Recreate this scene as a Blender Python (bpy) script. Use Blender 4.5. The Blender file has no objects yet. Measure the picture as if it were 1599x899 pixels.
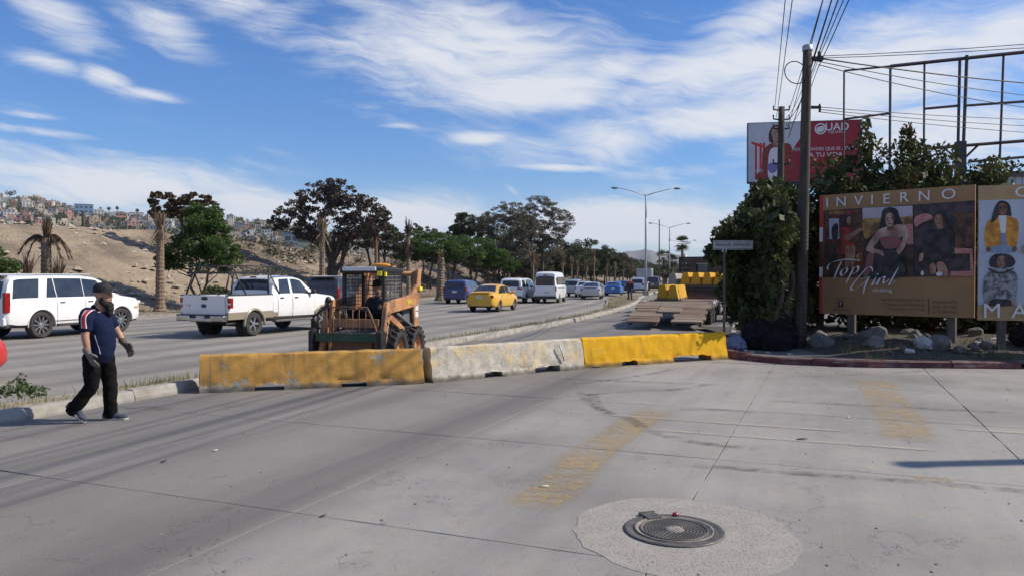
import bpy, bmesh, math, random
import numpy as np
from mathutils import Vector, Matrix, noise
from math import radians as R, sin, cos, pi, sqrt, atan2, tan
SC = bpy.context.scene
COL = SC.collection
random.seed(7)
rng = np.random.default_rng(7)

# ------------------------------------------------------------------ node helper
class G:
    def __init__(s, tree):
        s.t = tree
    def node(s, typ, ins=None, **props):
        n = s.t.nodes.new(typ)
        for k, v in props.items():
            setattr(n, k, v)
        for k, v in (ins or {}).items():
            s.put(n.inputs[k], v)
        return n
    def put(s, sock, v):
        if isinstance(v, bpy.types.NodeSocket):
            s.t.links.new(v, sock)
        elif v is not None:
            if isinstance(v, (tuple, list)) and sock.type == 'RGBA' and len(v) == 3:
                v = (*v, 1)
            sock.default_value = v
    def m(s, op, a, b=None, c=None, clamp=False):
        n = s.t.nodes.new('ShaderNodeMath'); n.operation = op; n.use_clamp = clamp
        s.put(n.inputs[0], a)
        if b is not None: s.put(n.inputs[1], b)
        if c is not None: s.put(n.inputs[2], c)
        return n.outputs[0]
    def mix(s, f, a, b, blend='MIX'):
        n = s.t.nodes.new('ShaderNodeMix'); n.data_type = 'RGBA'; n.blend_type = blend
        s.put(n.inputs[0], f); s.put(n.inputs[6], a); s.put(n.inputs[7], b)
        return n.outputs[2]
    def noise(s, vec, scale, detail=4, rough=.55, dist=0, out=0):
        n = s.node('ShaderNodeTexNoise', {'Scale': scale, 'Detail': detail, 'Roughness': rough, 'Distortion': dist})
        if vec is not None: s.put(n.inputs['Vector'], vec)
        return n.outputs[out]
    def ss(s, v, lo, hi, a=0., b=1.):
        n = s.t.nodes.new('ShaderNodeMapRange'); n.interpolation_type = 'SMOOTHSTEP'
        s.put(n.inputs[0], v)
        for i, x in enumerate((lo, hi, a, b)): s.put(n.inputs[i + 1], x)
        return n.outputs[0]
    def comb(s, x, y, z=0.):
        return s.node('ShaderNodeCombineXYZ', {0: x, 1: y, 2: z}).outputs[0]
    def sep(s, v):
        return s.node('ShaderNodeSeparateXYZ', {0: v}).outputs
    def vm(s, op, a, b):
        n = s.t.nodes.new('ShaderNodeVectorMath'); n.operation = op
        s.put(n.inputs[0], a); s.put(n.inputs[1], b)
        return n.outputs['Value'] if op == 'DOT_PRODUCT' else n.outputs[0]

# ------------------------------------------------------------------ camera
CAM_Z = 1.86
cam = bpy.data.cameras.new('camera'); co = bpy.data.objects.new('camera', cam); COL.objects.link(co)
cam.sensor_width = 36; cam.lens = 27.0; cam.clip_start = .1; cam.clip_end = 30000
co.location = (0, 0, CAM_Z); co.rotation_euler = (R(90 - .79), 0, 0)
SC.camera = co
SC.view_settings.view_transform = 'Standard'; SC.view_settings.look = 'None'
SC.view_settings.gamma = 1; SC.view_settings.exposure = 0.15
SC.render.film_transparent = False

# ------------------------------------------------------------------ sun and sky
SUN_EL, SUN_AZ = R(40), R(5)                       # azimuth from +X towards +Y
tosun = Vector((cos(SUN_EL) * cos(SUN_AZ), cos(SUN_EL) * sin(SUN_AZ), sin(SUN_EL)))
sl = bpy.data.lights.new('sun', 'SUN'); sl.energy = 5.0; sl.angle = R(.53); sl.color = (1, .90, .76)
so = bpy.data.objects.new('sun', sl); COL.objects.link(so)
so.rotation_euler = tosun.to_track_quat('Z', 'Y').to_euler(); so.location = tosun * 50

W = bpy.data.worlds.new('World'); SC.world = W; W.use_nodes = True
W.node_tree.nodes.clear()
g = G(W.node_tree)
sky = g.node('ShaderNodeTexSky', sky_type='NISHITA', sun_disc=False, sun_elevation=SUN_EL,
             sun_rotation=R(90) - SUN_AZ, air_density=1.0, dust_density=.6, ozone_density=2.2, altitude=30)
gen = g.node('ShaderNodeTexCoord').outputs['Generated']
dx, dy, dz = g.sep(gen)
az = g.m('ARCTAN2', dx, dy)                        # 0 = +Y, positive to +X
el = g.m('ARCSINE', dz)
def blob(azc, elc, ra, re, rot=0., w=1.):
    a = g.m('SUBTRACT', az, azc); e = g.m('SUBTRACT', el, elc)
    c_, s_ = cos(rot), sin(rot)
    p = g.m('DIVIDE', g.m('ADD', g.m('MULTIPLY', a, c_), g.m('MULTIPLY', e, s_)), ra)
    q = g.m('DIVIDE', g.m('SUBTRACT', g.m('MULTIPLY', e, c_), g.m('MULTIPLY', a, s_)), re)
    d = g.m('ADD', g.m('MULTIPLY', p, p), g.m('MULTIPLY', q, q))
    return g.m('MULTIPLY', g.m('EXPONENT', g.m('MULTIPLY', d, -1.)), w)
def pxdir(px, py):
    x, z = (px - 800) / 1200, (433 - py) / 1200
    return atan2(x, 1), atan2(z, sqrt(1 + x * x))
# warped, streaky cirrus noise in azimuth / elevation
warp = g.noise(g.comb(g.m('MULTIPLY', az, 3.2), g.m('MULTIPLY', el, 6.), 3.1), 1.0, 3, .5, out=1)
wx, wy, _ = g.sep(warp)
u_ = g.m('ADD', az, g.m('MULTIPLY', g.m('SUBTRACT', wx, .5), .30))
v_ = g.m('ADD', el, g.m('MULTIPLY', g.m('SUBTRACT', wy, .5), .13))
# streak direction dips slightly to the right of the frame
t1 = g.m('ADD', g.m('MULTIPLY', u_, .97), g.m('MULTIPLY', v_, -.2))
t2 = g.m('ADD', g.m('MULTIPLY', v_, .97), g.m('MULTIPLY', u_, .13))
fb = g.noise(g.comb(g.m('MULTIPLY', t1, 3.4), g.m('MULTIPLY', t2, 15.), 1.7), 1.0, 9, .62)
fine = g.noise(g.comb(g.m('MULTIPLY', t1, 11.), g.m('MULTIPLY', t2, 75.), 5.2), 1.0, 6, .65)
BL = [  # px, py, rx, ry (pixels), tilt, weight
 (730, 80, 200, 82, -.16, .52), (620, 110, 80, 40, -.5, .34), (860, 130, 170, 42, .12, .52), (620, 30, 120, 26, -.1, .22),
 (1130, 112, 190, 50, .12, .50), (1330, 125, 290, 105, .12, .56), (1130, 185, 280, 42, .1, .50), (1400, 215, 260, 66, .05, .48),
 (1220, 18, 130, 36, .3, .48), (1120, 262, 130, 14, .05, .26), (1560, 60, 180, 70, .2, .46),
 (95, 28, 125, 40, -.42, .54), (255, 52, 95, 38, -.35, .48), (168, 120, 48, 18, -.3, .49), (80, 98, 62, 15, -.1, .45), (40, 180, 60, 6, -.05, .37), (440, 22, 90, 26, .3, .32), (590, 12, 90, 22, -.1, .40),
 (230, 148, 62, 11, -.1, .46), (380, 8, 80, 32, .2, .34), (60, 206, 120, 9, -.05, .40),
 (160, 285, 290, 46, -.03, .52), (-150, 290, 200, 60, 0, .36), (400, 325, 180, 38, -.05, .50), (640, 335, 120, 30, -.1, .54), (960, 350, 190, 40, .04, .58), (1080, 340, 80, 12, .05, .3),
 (745, 217, 44, 11, 0, .42), (880, 263, 56, 6, -.05, .42), (620, 198, 28, 5, 0, .3), (800, 297, 22, 6, -.7, .28), (1150, 330, 60, 30, .05, .3), (960, 307, 24, 5, 0, .3)]
msk = None
for (px, py, rx, ry, tl, w) in BL:
    a0, e0 = pxdir(px, py)
    ca = cos(a0)
    b_ = blob(a0, e0, rx / 1200 * ca * ca * 1.05, ry / 1200 * ca, tl, w)
    msk = b_ if msk is None else g.m('MAXIMUM', msk, b_)
msk = g.m('MINIMUM', msk, .56)
# outside the frame the same broken cirrus goes on
off = g.ss(g.m('ABSOLUTE', az), .66, .9, 0., .16)
offe = g.ss(el, .40, .55, 0., .12)
msk = g.m('ADD', msk, g.m('MAXIMUM', off, offe))
field = g.m('ADD', g.m('ADD', g.m('MULTIPLY', fb, 1.05), g.m('MULTIPLY', fine, .50)), msk)
cl = g.ss(field, .82, 1.32)
cl = g.m('MULTIPLY', cl, g.ss(el, -.02, .02))
lowband = g.m('MULTIPLY', g.ss(el, .0, .15, 1., 0.), .42)
clo = g.m('MINIMUM', g.m('ADD', g.m('MULTIPLY', cl, .92), lowband), .97)
skyc = g.mix(1., g.node('ShaderNodeHueSaturation', {'Saturation': 1.2, 'Value': 1.0, 'Color': sky.outputs[0]}).outputs[0], (.62, .98, 1.42, 1), 'MULTIPLY')
skyb = g.mix(clo, skyc, (8.4, 8.6, 9.0))
bg = g.node('ShaderNodeBackground', {'Color': skyb, 'Strength': .09})
wo = g.node('ShaderNodeOutputWorld', {'Surface': bg.outputs[0]})
try:
    W.cycles.sampling_method = 'MANUAL'; W.cycles.sample_map_resolution = 512
except Exception: pass
# ------------------------------------------------------------------ object helpers
def link(o, parent=None):
    COL.objects.link(o)
    if parent is not None: o.parent = parent
    return o
def tag(o, label=None, cat=None, group=None, kind=None):
    if label: o['label'] = label
    if cat: o['category'] = cat
    if group: o['group'] = group
    if kind: o['kind'] = kind
    return o
def thing(name, label, cat, loc=(0, 0, 0), rotz=0, group=None):
    o = bpy.data.objects.new(name, None); COL.objects.link(o); o.empty_display_size = .3
    o.location = loc; o.rotation_euler = (0, 0, rotz)
    return tag(o, label, cat, group)
def copy_tree(o, parent=None):
    c = o.copy(); COL.objects.link(c); c.parent = parent
    for ch in o.children: copy_tree(ch, c)
    return c
def inst(name, mesh, parent=None, loc=(0, 0, 0), rot=(0, 0, 0), sc=1):
    o = bpy.data.objects.new(name, mesh); COL.objects.link(o); o.parent = parent
    o.location = loc; o.rotation_euler = rot
    o.scale = (sc, sc, sc) if isinstance(sc, (int, float)) else sc
    return o
class MB:
    def __init__(s): s.v = []; s.f = []; s.m = []; s.s = []
    def add(s, vs, fs, m=0, sm=False, M=None):
        b = len(s.v)
        for p in vs: s.v.append(tuple(M @ Vector(p)) if M is not None else tuple(p))
        for f in fs:
            s.f.append([b + i for i in f]); s.m.append(m); s.s.append(sm)
        return s
    def box(s, x0, x1, y0, y1, z0, z1, m=0, M=None):
        v = [(x, y, z) for x in (x0, x1) for y in (y0, y1) for z in (z0, z1)]
        return s.add(v, [(0, 1, 3, 2), (4, 6, 7, 5), (0, 4, 5, 1), (2, 3, 7, 6), (0, 2, 6, 4), (1, 5, 7, 3)], m, False, M)
    def tube(s, pts, rad, n=8, m=0, sm=True, up=None, M=None, caps=True):
        pts = [Vector(p) for p in pts]; N = len(pts)
        if not isinstance(rad, (list, tuple)): rad = [rad] * N
        vs = []; ref = Vector(up) if up else None
        for i, p in enumerate(pts):
            d = (pts[min(i + 1, N - 1)] - pts[max(i - 1, 0)])
            d = d.normalized() if d.length > 1e-9 else Vector((0, 0, 1))
            if ref is None: ref = Vector((0, 0, 1)) if abs(d.z) < .9 else Vector((1, 0, 0))
            a = (ref - d * ref.dot(d))
            if a.length < 1e-6: a = d.orthogonal()
            a.normalize(); b = d.cross(a)
            if up is None: ref = a
            r = rad[i]; ra, rb = (r if isinstance(r, (list, tuple)) else (r, r))
            for k in range(n):
                t = 2 * pi * k / n
                vs.append(p + a * (ra * cos(t)) + b * (rb * sin(t)))
        fs = [(i * n + k, i * n + (k + 1) % n, (i + 1) * n + (k + 1) % n, (i + 1) * n + k) for i in range(N - 1) for k in range(n)]
        if caps: fs += [tuple(reversed(range(n))), tuple((N - 1) * n + k for k in range(n))]
        return s.add(vs, fs, m, sm, M)
    def lathe(s, prof, n=24, m=0, M=None, sm=True, closed=False):
        vs = [(r * cos(2 * pi * k / n), r * sin(2 * pi * k / n), z) for r, z in prof for k in range(n)]
        N = len(prof); rngi = range(N) if closed else range(N - 1)
        fs = [(i * n + k, i * n + (k + 1) % n, ((i + 1) % N) * n + (k + 1) % n, ((i + 1) % N) * n + k) for i in rngi for k in range(n)]
        return s.add(vs, fs, m, sm, M)
    def prism(s, poly, y0, y1, m=0, M=None, sm=False):
        n = len(poly)
        vs = [(x, y0, z) for x, z in poly] + [(x, y1, z) for x, z in poly]
        fs = [tuple(range(n)), tuple(reversed(range(n, 2 * n)))] + [(i, i + n, (i + 1) % n + n, (i + 1) % n) for i in range(n)]
        return s.add(vs, fs, m, sm, M)
    def flat(s, poly, z0, z1, m=0, M=None):
        n = len(poly)
        vs = [(x, y, z0) for x, y in poly] + [(x, y, z1) for x, y in poly]
        fs = [tuple(reversed(range(n))), tuple(range(n, 2 * n))] + [(i, (i + 1) % n, (i + 1) % n + n, i + n) for i in range(n)]
        return s.add(vs, fs, m, False, M)
    def ell(s, c, rx, ry, rz, n=10, m=0, M=None):
        vs = []; k2 = n
        for i in range(1, n):
            th = pi * i / n
            for k in range(k2 * 2):
                ph = pi * k / k2
                vs.append((c[0] + rx * sin(th) * cos(ph), c[1] + ry * sin(th) * sin(ph), c[2] + rz * cos(th)))
        q = 2 * k2; fs = [(i * q + k, (i + 1) * q + k, (i + 1) * q + (k + 1) % q, i * q + (k + 1) % q) for i in range(n - 2) for k in range(q)]
        vs += [(c[0], c[1], c[2] + rz), (c[0], c[1], c[2] - rz)]
        t = len(vs) - 2
        fs += [(t, k, (k + 1) % q) for k in range(q)] + [(t + 1, (n - 2) * q + (k + 1) % q, (n - 2) * q + k) for k in range(q)]
        return s.add(vs, fs, m, True, M)
    def mesh(s, name, mats, ang=None):
        me = bpy.data.meshes.new(name); me.from_pydata(s.v, [], s.f)
        for mt in (mats if isinstance(mats, (list, tuple)) else [mats]): me.materials.append(mt)
        me.polygons.foreach_set('material_index', s.m); me.polygons.foreach_set('use_smooth', s.s)
        fixn(me)
        if ang: smooth(me, ang)
        return me
    def build(s, name, mats, parent=None, ang=None, bevel=0, loc=None, rot=None):
        o = bpy.data.objects.new(name, s.mesh(name, mats, ang)); link(o, parent)
        if loc: o.location = loc
        if rot: o.rotation_euler = rot
        if bevel:
            b = o.modifiers.new('bevel', 'BEVEL'); b.width = bevel; b.segments = 2; b.limit_method = 'ANGLE'; b.angle_limit = R(40)
        return o
def fixn(me):
    bm = bmesh.new(); bm.from_mesh(me); bmesh.ops.recalc_face_normals(bm, faces=bm.faces); bm.to_mesh(me); bm.free()
def smooth(me, ang):
    me.polygons.foreach_set('use_smooth', [True] * len(me.polygons)); me.set_sharp_from_angle(angle=R(ang)); me.update()
def npmesh(name, V, F, mats, sm=False, mi=None):
    me = bpy.data.meshes.new(name); k = F.shape[1]
    me.vertices.add(len(V)); me.vertices.foreach_set('co', V.astype(np.float32).ravel())
    me.loops.add(F.size); me.loops.foreach_set('vertex_index', F.astype(np.int32).ravel())
    me.polygons.add(len(F)); me.polygons.foreach_set('loop_start', np.arange(0, F.size, k, dtype=np.int32))
    if sm: me.polygons.foreach_set('use_smooth', np.ones(len(F), bool))
    for m in (mats if isinstance(mats, (list, tuple)) else [mats]): me.materials.append(m)
    if mi is not None: me.polygons.foreach_set('material_index', mi.astype(np.int32))
    me.update(calc_edges=True); me.validate(); return me
def baked(o):
    dg = bpy.context.evaluated_depsgraph_get(); dg.update()
    me = bpy.data.meshes.new_from_object(o.evaluated_get(dg), depsgraph=dg); return me
def boolean(o, cutters):
    cs = []
    for mb in cutters:
        c = mb.build('cutter', [], o.parent); cs.append(c)
        b = o.modifiers.new('b', 'BOOLEAN'); b.object = c; b.operation = 'DIFFERENCE'; b.solver = 'EXACT'
    me = baked(o); old = o.data; o.modifiers.clear(); o.data = me; bpy.data.meshes.remove(old)
    for c in cs: m_ = c.data; bpy.data.objects.remove(c); bpy.data.meshes.remove(m_)
def lettering(body, size, mat, parent, loc, rot=(R(90), 0, 0), align='CENTER', extr=.002, sx=1, name='lettering', spacing=1):
    cu = bpy.data.curves.new('txt', 'FONT'); cu.body = body; cu.size = size; cu.align_x = align; cu.align_y = 'CENTER'
    cu.extrude = extr; cu.space_character = spacing; cu.resolution_u = 3
    t = bpy.data.objects.new('txt', cu); COL.objects.link(t)
    me = baked(t); me.name = name; me.materials.clear(); me.materials.append(mat)
    bpy.data.objects.remove(t); bpy.data.curves.remove(cu)
    o = inst(name, me, parent, loc, rot); o.scale = (sx, 1, 1)
    return o
def pw(tab, x):
    if x <= tab[0][0]: return tab[0][1]
    for (a, b), (c, d) in zip(tab, tab[1:]):
        if x <= c: return b + (d - b) * (x - a) / (c - a) if c > a else d
    return tab[-1][1]

# ------------------------------------------------------------------ materials
def mat(name, c1, c2=None, scale=6., rough=.6, metal=0., bump=0., bscale=60., coat=0., coord='Object', detail=5, lo=.35, hi=.65,
        stretch=(1, 1, 1), dirt=None, dirt_amt=.5, dirt_scale=2.5, spec=.5, rvar=0., emis=None, alpha=None, trans=0., island=0., dirtlo=.45, dirthi=.7):
    m = bpy.data.materials.new(name); m.use_nodes = True; t = m.node_tree; q = G(t)
    p = t.nodes['Principled BSDF']
    if coord == 'World': vec = q.node('ShaderNodeNewGeometry').outputs['Position']
    else: vec = q.node('ShaderNodeTexCoord').outputs[coord]
    if stretch != (1, 1, 1): vec = q.vm('MULTIPLY', vec, stretch)
    col = c1
    if c2 is not None:
        col = q.mix(q.ss(q.noise(vec, scale, detail), lo, hi), c1, c2)
    if dirt is not None:
        col = q.mix(q.m('MULTIPLY', q.ss(q.noise(vec, dirt_scale, 7, .65), dirtlo, dirthi), dirt_amt), col, dirt)
    if island:
        rp = q.node('ShaderNodeNewGeometry').outputs['Random Per Island']
        f = q.m('ADD', 1 - island, q.m('MULTIPLY', rp, 2 * island))
        col = q.mix(1., col, q.comb(f, f, q.m('POWER', f, .7)), 'MULTIPLY')
    q.put(p.inputs['Base Color'], col)
    if rvar: q.put(p.inputs['Roughness'], q.ss(q.noise(vec, scale * 1.7, 4), .3, .7, rough - rvar, rough + rvar))
    else: p.inputs['Roughness'].default_value = rough
    p.inputs['Metallic'].default_value = metal
    p.inputs['Specular IOR Level'].default_value = spec
    if coat: p.inputs['Coat Weight'].default_value = coat; p.inputs['Coat Roughness'].default_value = .06
    if emis: q.put(p.inputs['Emission Color'], emis[0]); p.inputs['Emission Strength'].default_value = emis[1]
    if bump:
        b = q.node('ShaderNodeBump', {'Strength': bump, 'Distance': .02, 'Height': q.noise(vec, bscale, 6, .6)})
        q.put(p.inputs['Normal'], b.outputs[0])
    if trans:
        tr = q.node('ShaderNodeBsdfTranslucent'); q.put(tr.inputs[0], col)
        mx = q.node('ShaderNodeMixShader', {0: trans, 1: p.outputs[0], 2: tr.outputs[0]})
        q.put(t.nodes['Material Output'].inputs[0], mx.outputs[0])
    return m
def paint(name, c, dirt=(.25, .21, .17), amt=.25, rough=.28, metal=0.):
    """car paint with road dust gathering low on the body"""
    m = bpy.data.materials.new(name); m.use_nodes = True; q = G(m.node_tree); p = m.node_tree.nodes['Principled BSDF']
    ob = q.node('ShaderNodeTexCoord').outputs['Object']; x, y, z = q.sep(ob)
    low = q.ss(z, .25, 1.0, 1., .12)
    f = q.m('MULTIPLY', q.m('MULTIPLY', q.ss(q.noise(ob, 3.5, 6, .6), .3, .75), low), amt)
    q.put(p.inputs['Base Color'], q.mix(f, c, dirt)); q.put(p.inputs['Roughness'], q.m('ADD', rough, q.m('MULTIPLY', f, .8)))
    p.inputs['Metallic'].default_value = metal
    p.inputs['Coat Weight'].default_value = .6; p.inputs['Coat Roughness'].default_value = .05
    return m
K = {}
K['dark'] = mat('dark_plastic', (.02, .02, .022), (.035, .034, .033), 8, .55)
K['black'] = mat('black_metal', (.012, .012, .014), (.03, .028, .026), 10, .5)
K['under'] = mat('underbody', (.012, .012, .012), rough=.9)
K['tyre'] = mat('tyre_rubber', (.022, .022, .023), (.05, .047, .042), 5, .85, bump=.2, bscale=30)
K['alloy'] = mat('alloy_wheel', (.55, .56, .58), (.4, .4, .4), 9, .32, metal=.85)
K['chrome'] = mat('chrome', (.62, .63, .64), (.45, .44, .42), 4, .2, metal=1.)
K['glass'] = mat('tinted_glass', (.018, .022, .028), (.032, .037, .044), 3, .04, spec=.6, coat=.4)
K['glassb'] = mat('blue_glass', (.02, .035, .06), (.03, .05, .08), 3, .08, spec=.7)
K['red_lens'] = mat('red_lens', (.30, .010, .010), (.2, .008, .008), 20, .18, coat=.5)
K['clear_lens'] = mat('clear_lens', (.75, .75, .76), (.6, .6, .62), 25, .15, coat=.5)
K['amber'] = mat('amber_lens', (.8, .33, .02), rough=.2)
K['plate'] = mat('number_plate', (.62, .63, .6), (.5, .52, .55), 14, .5)
K['white'] = mat('white_paint', (.78, .78, .77), (.7, .69, .66), 5, .5)
K['steel'] = mat('galvanised_steel', (.42, .44, .45), (.33, .35, .36), 7, .5, metal=.4)
K['seam'] = mat('panel_gap', (.02, .02, .02), rough=.8)
# ------------------------------------------------------------------ road geometry
def catmull(P, step):
    P = [Vector((p[0], p[1], 0)) for p in P]; P = [2 * P[0] - P[1]] + P + [2 * P[-1] - P[-2]]; out = []
    for i in range(1, len(P) - 2):
        a, b, c, d = P[i - 1:i + 3]; n = max(2, int((c - b).length / step))
        for k in range(n):
            t = k / n
            out.append(.5 * ((2 * b) + (c - a) * t + (2 * a - 5 * b + 4 * c - d) * t * t + (3 * b - a - 3 * c + d) * t ** 3))
    out.append(P[-2]); return out
MED = catmull([(-40, -70), (-23.1, -30), (-14.7, -10), (-6.5, 9.65), (-5.3, 12.5), (-2.2, 20), (1.25, 28.3), (5.3, 40.6), (9.2, 56), (12.9, 74.4), (24.7, 121), (43, 195), (70, 300), (120, 470)], 1.2)
MS = [0.]
for a, b in zip(MED, MED[1:]): MS.append(MS[-1] + (b - a).length)
def mtan(i):
    return (MED[min(i + 1, len(MED) - 1)] - MED[max(i - 1, 0)]).normalized()
def moff(i, w, z=0):                                 # w metres to the left of the median's right kerb
    t = mtan(i); n = Vector((-t.y, t.x, 0)); p = MED[i] + n * w; return Vector((p.x, p.y, z))
def heading_at(Y):
    i = min(range(len(MED)), key=lambda k: abs(MED[k].y - Y)); t = mtan(i); return atan2(t.y, t.x)
def near(X, Y):
    return min(range(len(MED)), key=lambda k: (MED[k].x - X) ** 2 + (MED[k].y - Y) ** 2)
def medw(i): return 1.0 + 1.7 * min(1, max(0, (MED[i].y - 42) / 18))
def farw(i): return 21.5 - 3.5 * min(1, max(0, (MED[i].y - 25) / 28))
U = Vector((.38, .925, 0)).normalized(); V = Vector((U.y, -U.x, 0))
def tv(t, v, z=0): p = U * t + V * v; return Vector((p.x, p.y, z))

# concrete with its joints, tyre bands, hairline cracks and oil
def concrete(name, base, dark, bands=None, uv=False, streak=.5):
    m = bpy.data.materials.new(name); m.use_nodes = True; q = G(m.node_tree); p = m.node_tree.nodes['Principled BSDF']
    if uv:
        U_, V_, _ = q.sep(q.node('ShaderNodeTexCoord').outputs['UV']); t, v = V_, U_
        pos = q.node('ShaderNodeNewGeometry').outputs['Position']
    else:
        pos = q.node('ShaderNodeNewGeometry').outputs['Position']
        t = q.vm('DOT_PRODUCT', pos, tuple(U)); v = q.vm('DOT_PRODUCT', pos, tuple(V))
    n1 = q.noise(pos, .55, 5, .6); n2 = q.noise(pos, 3.2, 6, .6); n3 = q.noise(pos, 70, 3, .6); n4 = q.noise(pos, 260, 2, .5)
    st = q.noise(q.comb(q.m('MULTIPLY', t, .16), q.m('MULTIPLY', v, 3.6), 0), 1., 5, .6)
    st2 = q.noise(q.comb(q.m('MULTIPLY', t, .5), q.m('MULTIPLY', v, 13.), 4), 1., 4, .6)
    c = q.mix(q.ss(n1, .3, .7), base, tuple(x * .86 for x in base))
    c = q.mix(q.m('MULTIPLY', q.ss(n2, .42, .72), .5), c, (base[0] * 1.1, base[1] * 1.0, base[2] * .86))
    c = q.mix(q.m('MULTIPLY', q.ss(q.noise(pos, 8.5, 7, .7), .5, .72), .42), c, (base[0] * .68, base[1] * .66, base[2] * .63))
    c = q.mix(q.m('MULTIPLY', q.ss(q.noise(pos, .75, 6, .7, 1.2), .54, .68), .34), c, (base[0] * 1.2, base[1] * 1.16, base[2] * 1.1))
    bsum = None
    for (v0, w, a) in (bands or []):
        d = q.m('DIVIDE', q.m('SUBTRACT', v, v0), w); e = q.m('MULTIPLY', q.m('EXPONENT', q.m('MULTIPLY', q.m('MULTIPLY', d, d), -1.)), a)
        bsum = e if bsum is None else q.m('ADD', bsum, e)
    f = q.m('MULTIPLY', q.ss(st, .34, .72), streak)
    if bsum is not None: f = q.m('ADD', q.m('MULTIPLY', f, .35), q.m('MULTIPLY', bsum, q.ss(st, .2, .62, .35, 1.)))
    f = q.m('ADD', f, q.m('MULTIPLY', q.ss(st2, .55, .8), .12), clamp=True)
    if not uv: c = q.mix(q.m('MULTIPLY', q.ss(v, -4.1, -3.5, 1., 0.), .7), c, (.19, .173, .155))
    c = q.mix(f, c, dark)
    c = q.mix(1., c, q.mix(q.node('ShaderNodeObjectInfo').outputs['Random'], (.95, .95, .95, 1), (1.04, 1.04, 1.04, 1)), 'MULTIPLY')
    big = q.noise(pos, .22, 4, .6)
    c = q.mix(q.m('MULTIPLY', q.ss(big, .42, .68), .52), c, dark)
    # sparse oil drops and hairline cracks
    vo = q.node('ShaderNodeTexVoronoi', {'Vector': pos, 'Scale': 1.6, 'Randomness': 1.}).outputs['Distance']
    c = q.mix(q.m('MULTIPLY', q.ss(q.m('ADD', vo, q.m('MULTIPLY', n2, .06)), .045, .085, 1., 0.), .6), c, (.1, .1, .1))
    cr = q.m('ABSOLUTE', q.m('SUBTRACT', q.noise(pos, .38, 7, .62), .5))
    crack = q.m('MULTIPLY', q.ss(cr, .0012, .0035, 1., 0.), q.ss(n1, .46, .58))
    c = q.mix(q.m('MULTIPLY', crack, .35), c, (.07, .065, .06))
    c = q.mix(1., c, q.mix(q.ss(n3, .3, .7), (.88, .88, .88, 1), (1.09, 1.09, 1.09, 1)), 'MULTIPLY')
    c = q.mix(1., c, q.mix(q.ss(n4, .3, .7), (.80, .80, .80, 1), (1.15, 1.15, 1.15, 1)), 'MULTIPLY')
    q.put(p.inputs['Base Color'], c); q.put(p.inputs['Roughness'], q.m('SUBTRACT', .9, q.m('MULTIPLY', f, .12)))
    p.inputs['Specular IOR Level'].default_value = .3
    sc_ = q.noise(q.comb(q.m('MULTIPLY', t, 1.1), q.m('MULTIPLY', v, 38.), 9), 1., 4, .6)
    c = q.mix(q.m('MULTIPLY', q.m('MULTIPLY', q.ss(sc_, .60, .74), q.ss(n1, .4, .6)), .4), c, (base[0] * .55, base[1] * .53, base[2] * .5)); q.put(p.inputs['Base Color'], c)
    h = q.m('ADD', q.m('MULTIPLY', n3, .4), q.m('ADD', n4, q.m('MULTIPLY', crack, -3.)))
    b = q.node('ShaderNodeBump', {'Strength': .3, 'Distance': .006, 'Height': h}); q.put(p.inputs['Normal'], b.outputs[0])
    return m
K['slab'] = concrete('road_concrete', (.325, .314, .292), (.118, .113, .108), [(-4.35, .42, .75), (-6.3, .36, .5), (-7.35, .36, .6), (-8.9, .3, .45), (-2.2, .5, .12)], streak=.4)
K['highway'] = concrete('highway_concrete', (.34, .32, .285), (.145, .137, .127), [(2.0 + 1.75 + k * 3.4 + o, .5, .7) for k in range(5) for o in (-.85, .85)], uv=True, streak=.5)
K['joint'] = mat('joint_filler', (.12, .11, .097), (.24, .22, .19), 3, .95, coord='World')
K['kerbc'] = mat('kerb_concrete', (.36, .34, .30), (.27, .25, .22), 4, .9, bump=.5, bscale=40, dirt=(.2, .17, .13), dirt_amt=.6)
K['kerbr'] = mat('worn_red_kerb_paint', (.12, .03, .033), (.09, .026, .028), 5, .8, bump=.4, bscale=40, dirt=(.2, .16, .14), dirt_amt=.75, dirt_scale=4)
K['dirt'] = mat('dry_dirt', (.30, .235, .165), (.22, .17, .12), .8, .95, bump=.7, bscale=9, coord='World', dirt=(.38, .31, .23), dirt_amt=.6, dirt_scale=4)
K['medsoil'] = mat('median_soil', (.30, .25, .17), (.2, .165, .11), 2.2, .95, bump=.8, bscale=20, coord='World')
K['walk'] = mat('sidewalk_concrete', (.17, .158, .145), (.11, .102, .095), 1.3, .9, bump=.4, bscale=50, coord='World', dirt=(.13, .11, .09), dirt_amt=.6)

# ground sheet to the horizon
mb = MB(); N_ = 48
rings = [0, 60, 200, 600, 1800, 6400]
vs = [(0, 0, -.10)]; fs = []
for r in rings[1:]:
    vs += [(r * cos(2 * pi * k / N_), r * sin(2 * pi * k / N_), -.10) for k in range(N_)]
for k in range(N_): fs.append((0, 1 + k, 1 + (k + 1) % N_))
for j in range(len(rings) - 2):
    for k in range(N_): fs.append((1 + j * N_ + k, 1 + (j + 1) * N_ + k, 1 + (j + 1) * N_ + (k + 1) % N_, 1 + j * N_ + (k + 1) % N_))
mb.add(vs, fs); tag(mb.build('ground', K['dirt']), kind='structure', label='dry bare ground around and beyond the roads')

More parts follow.
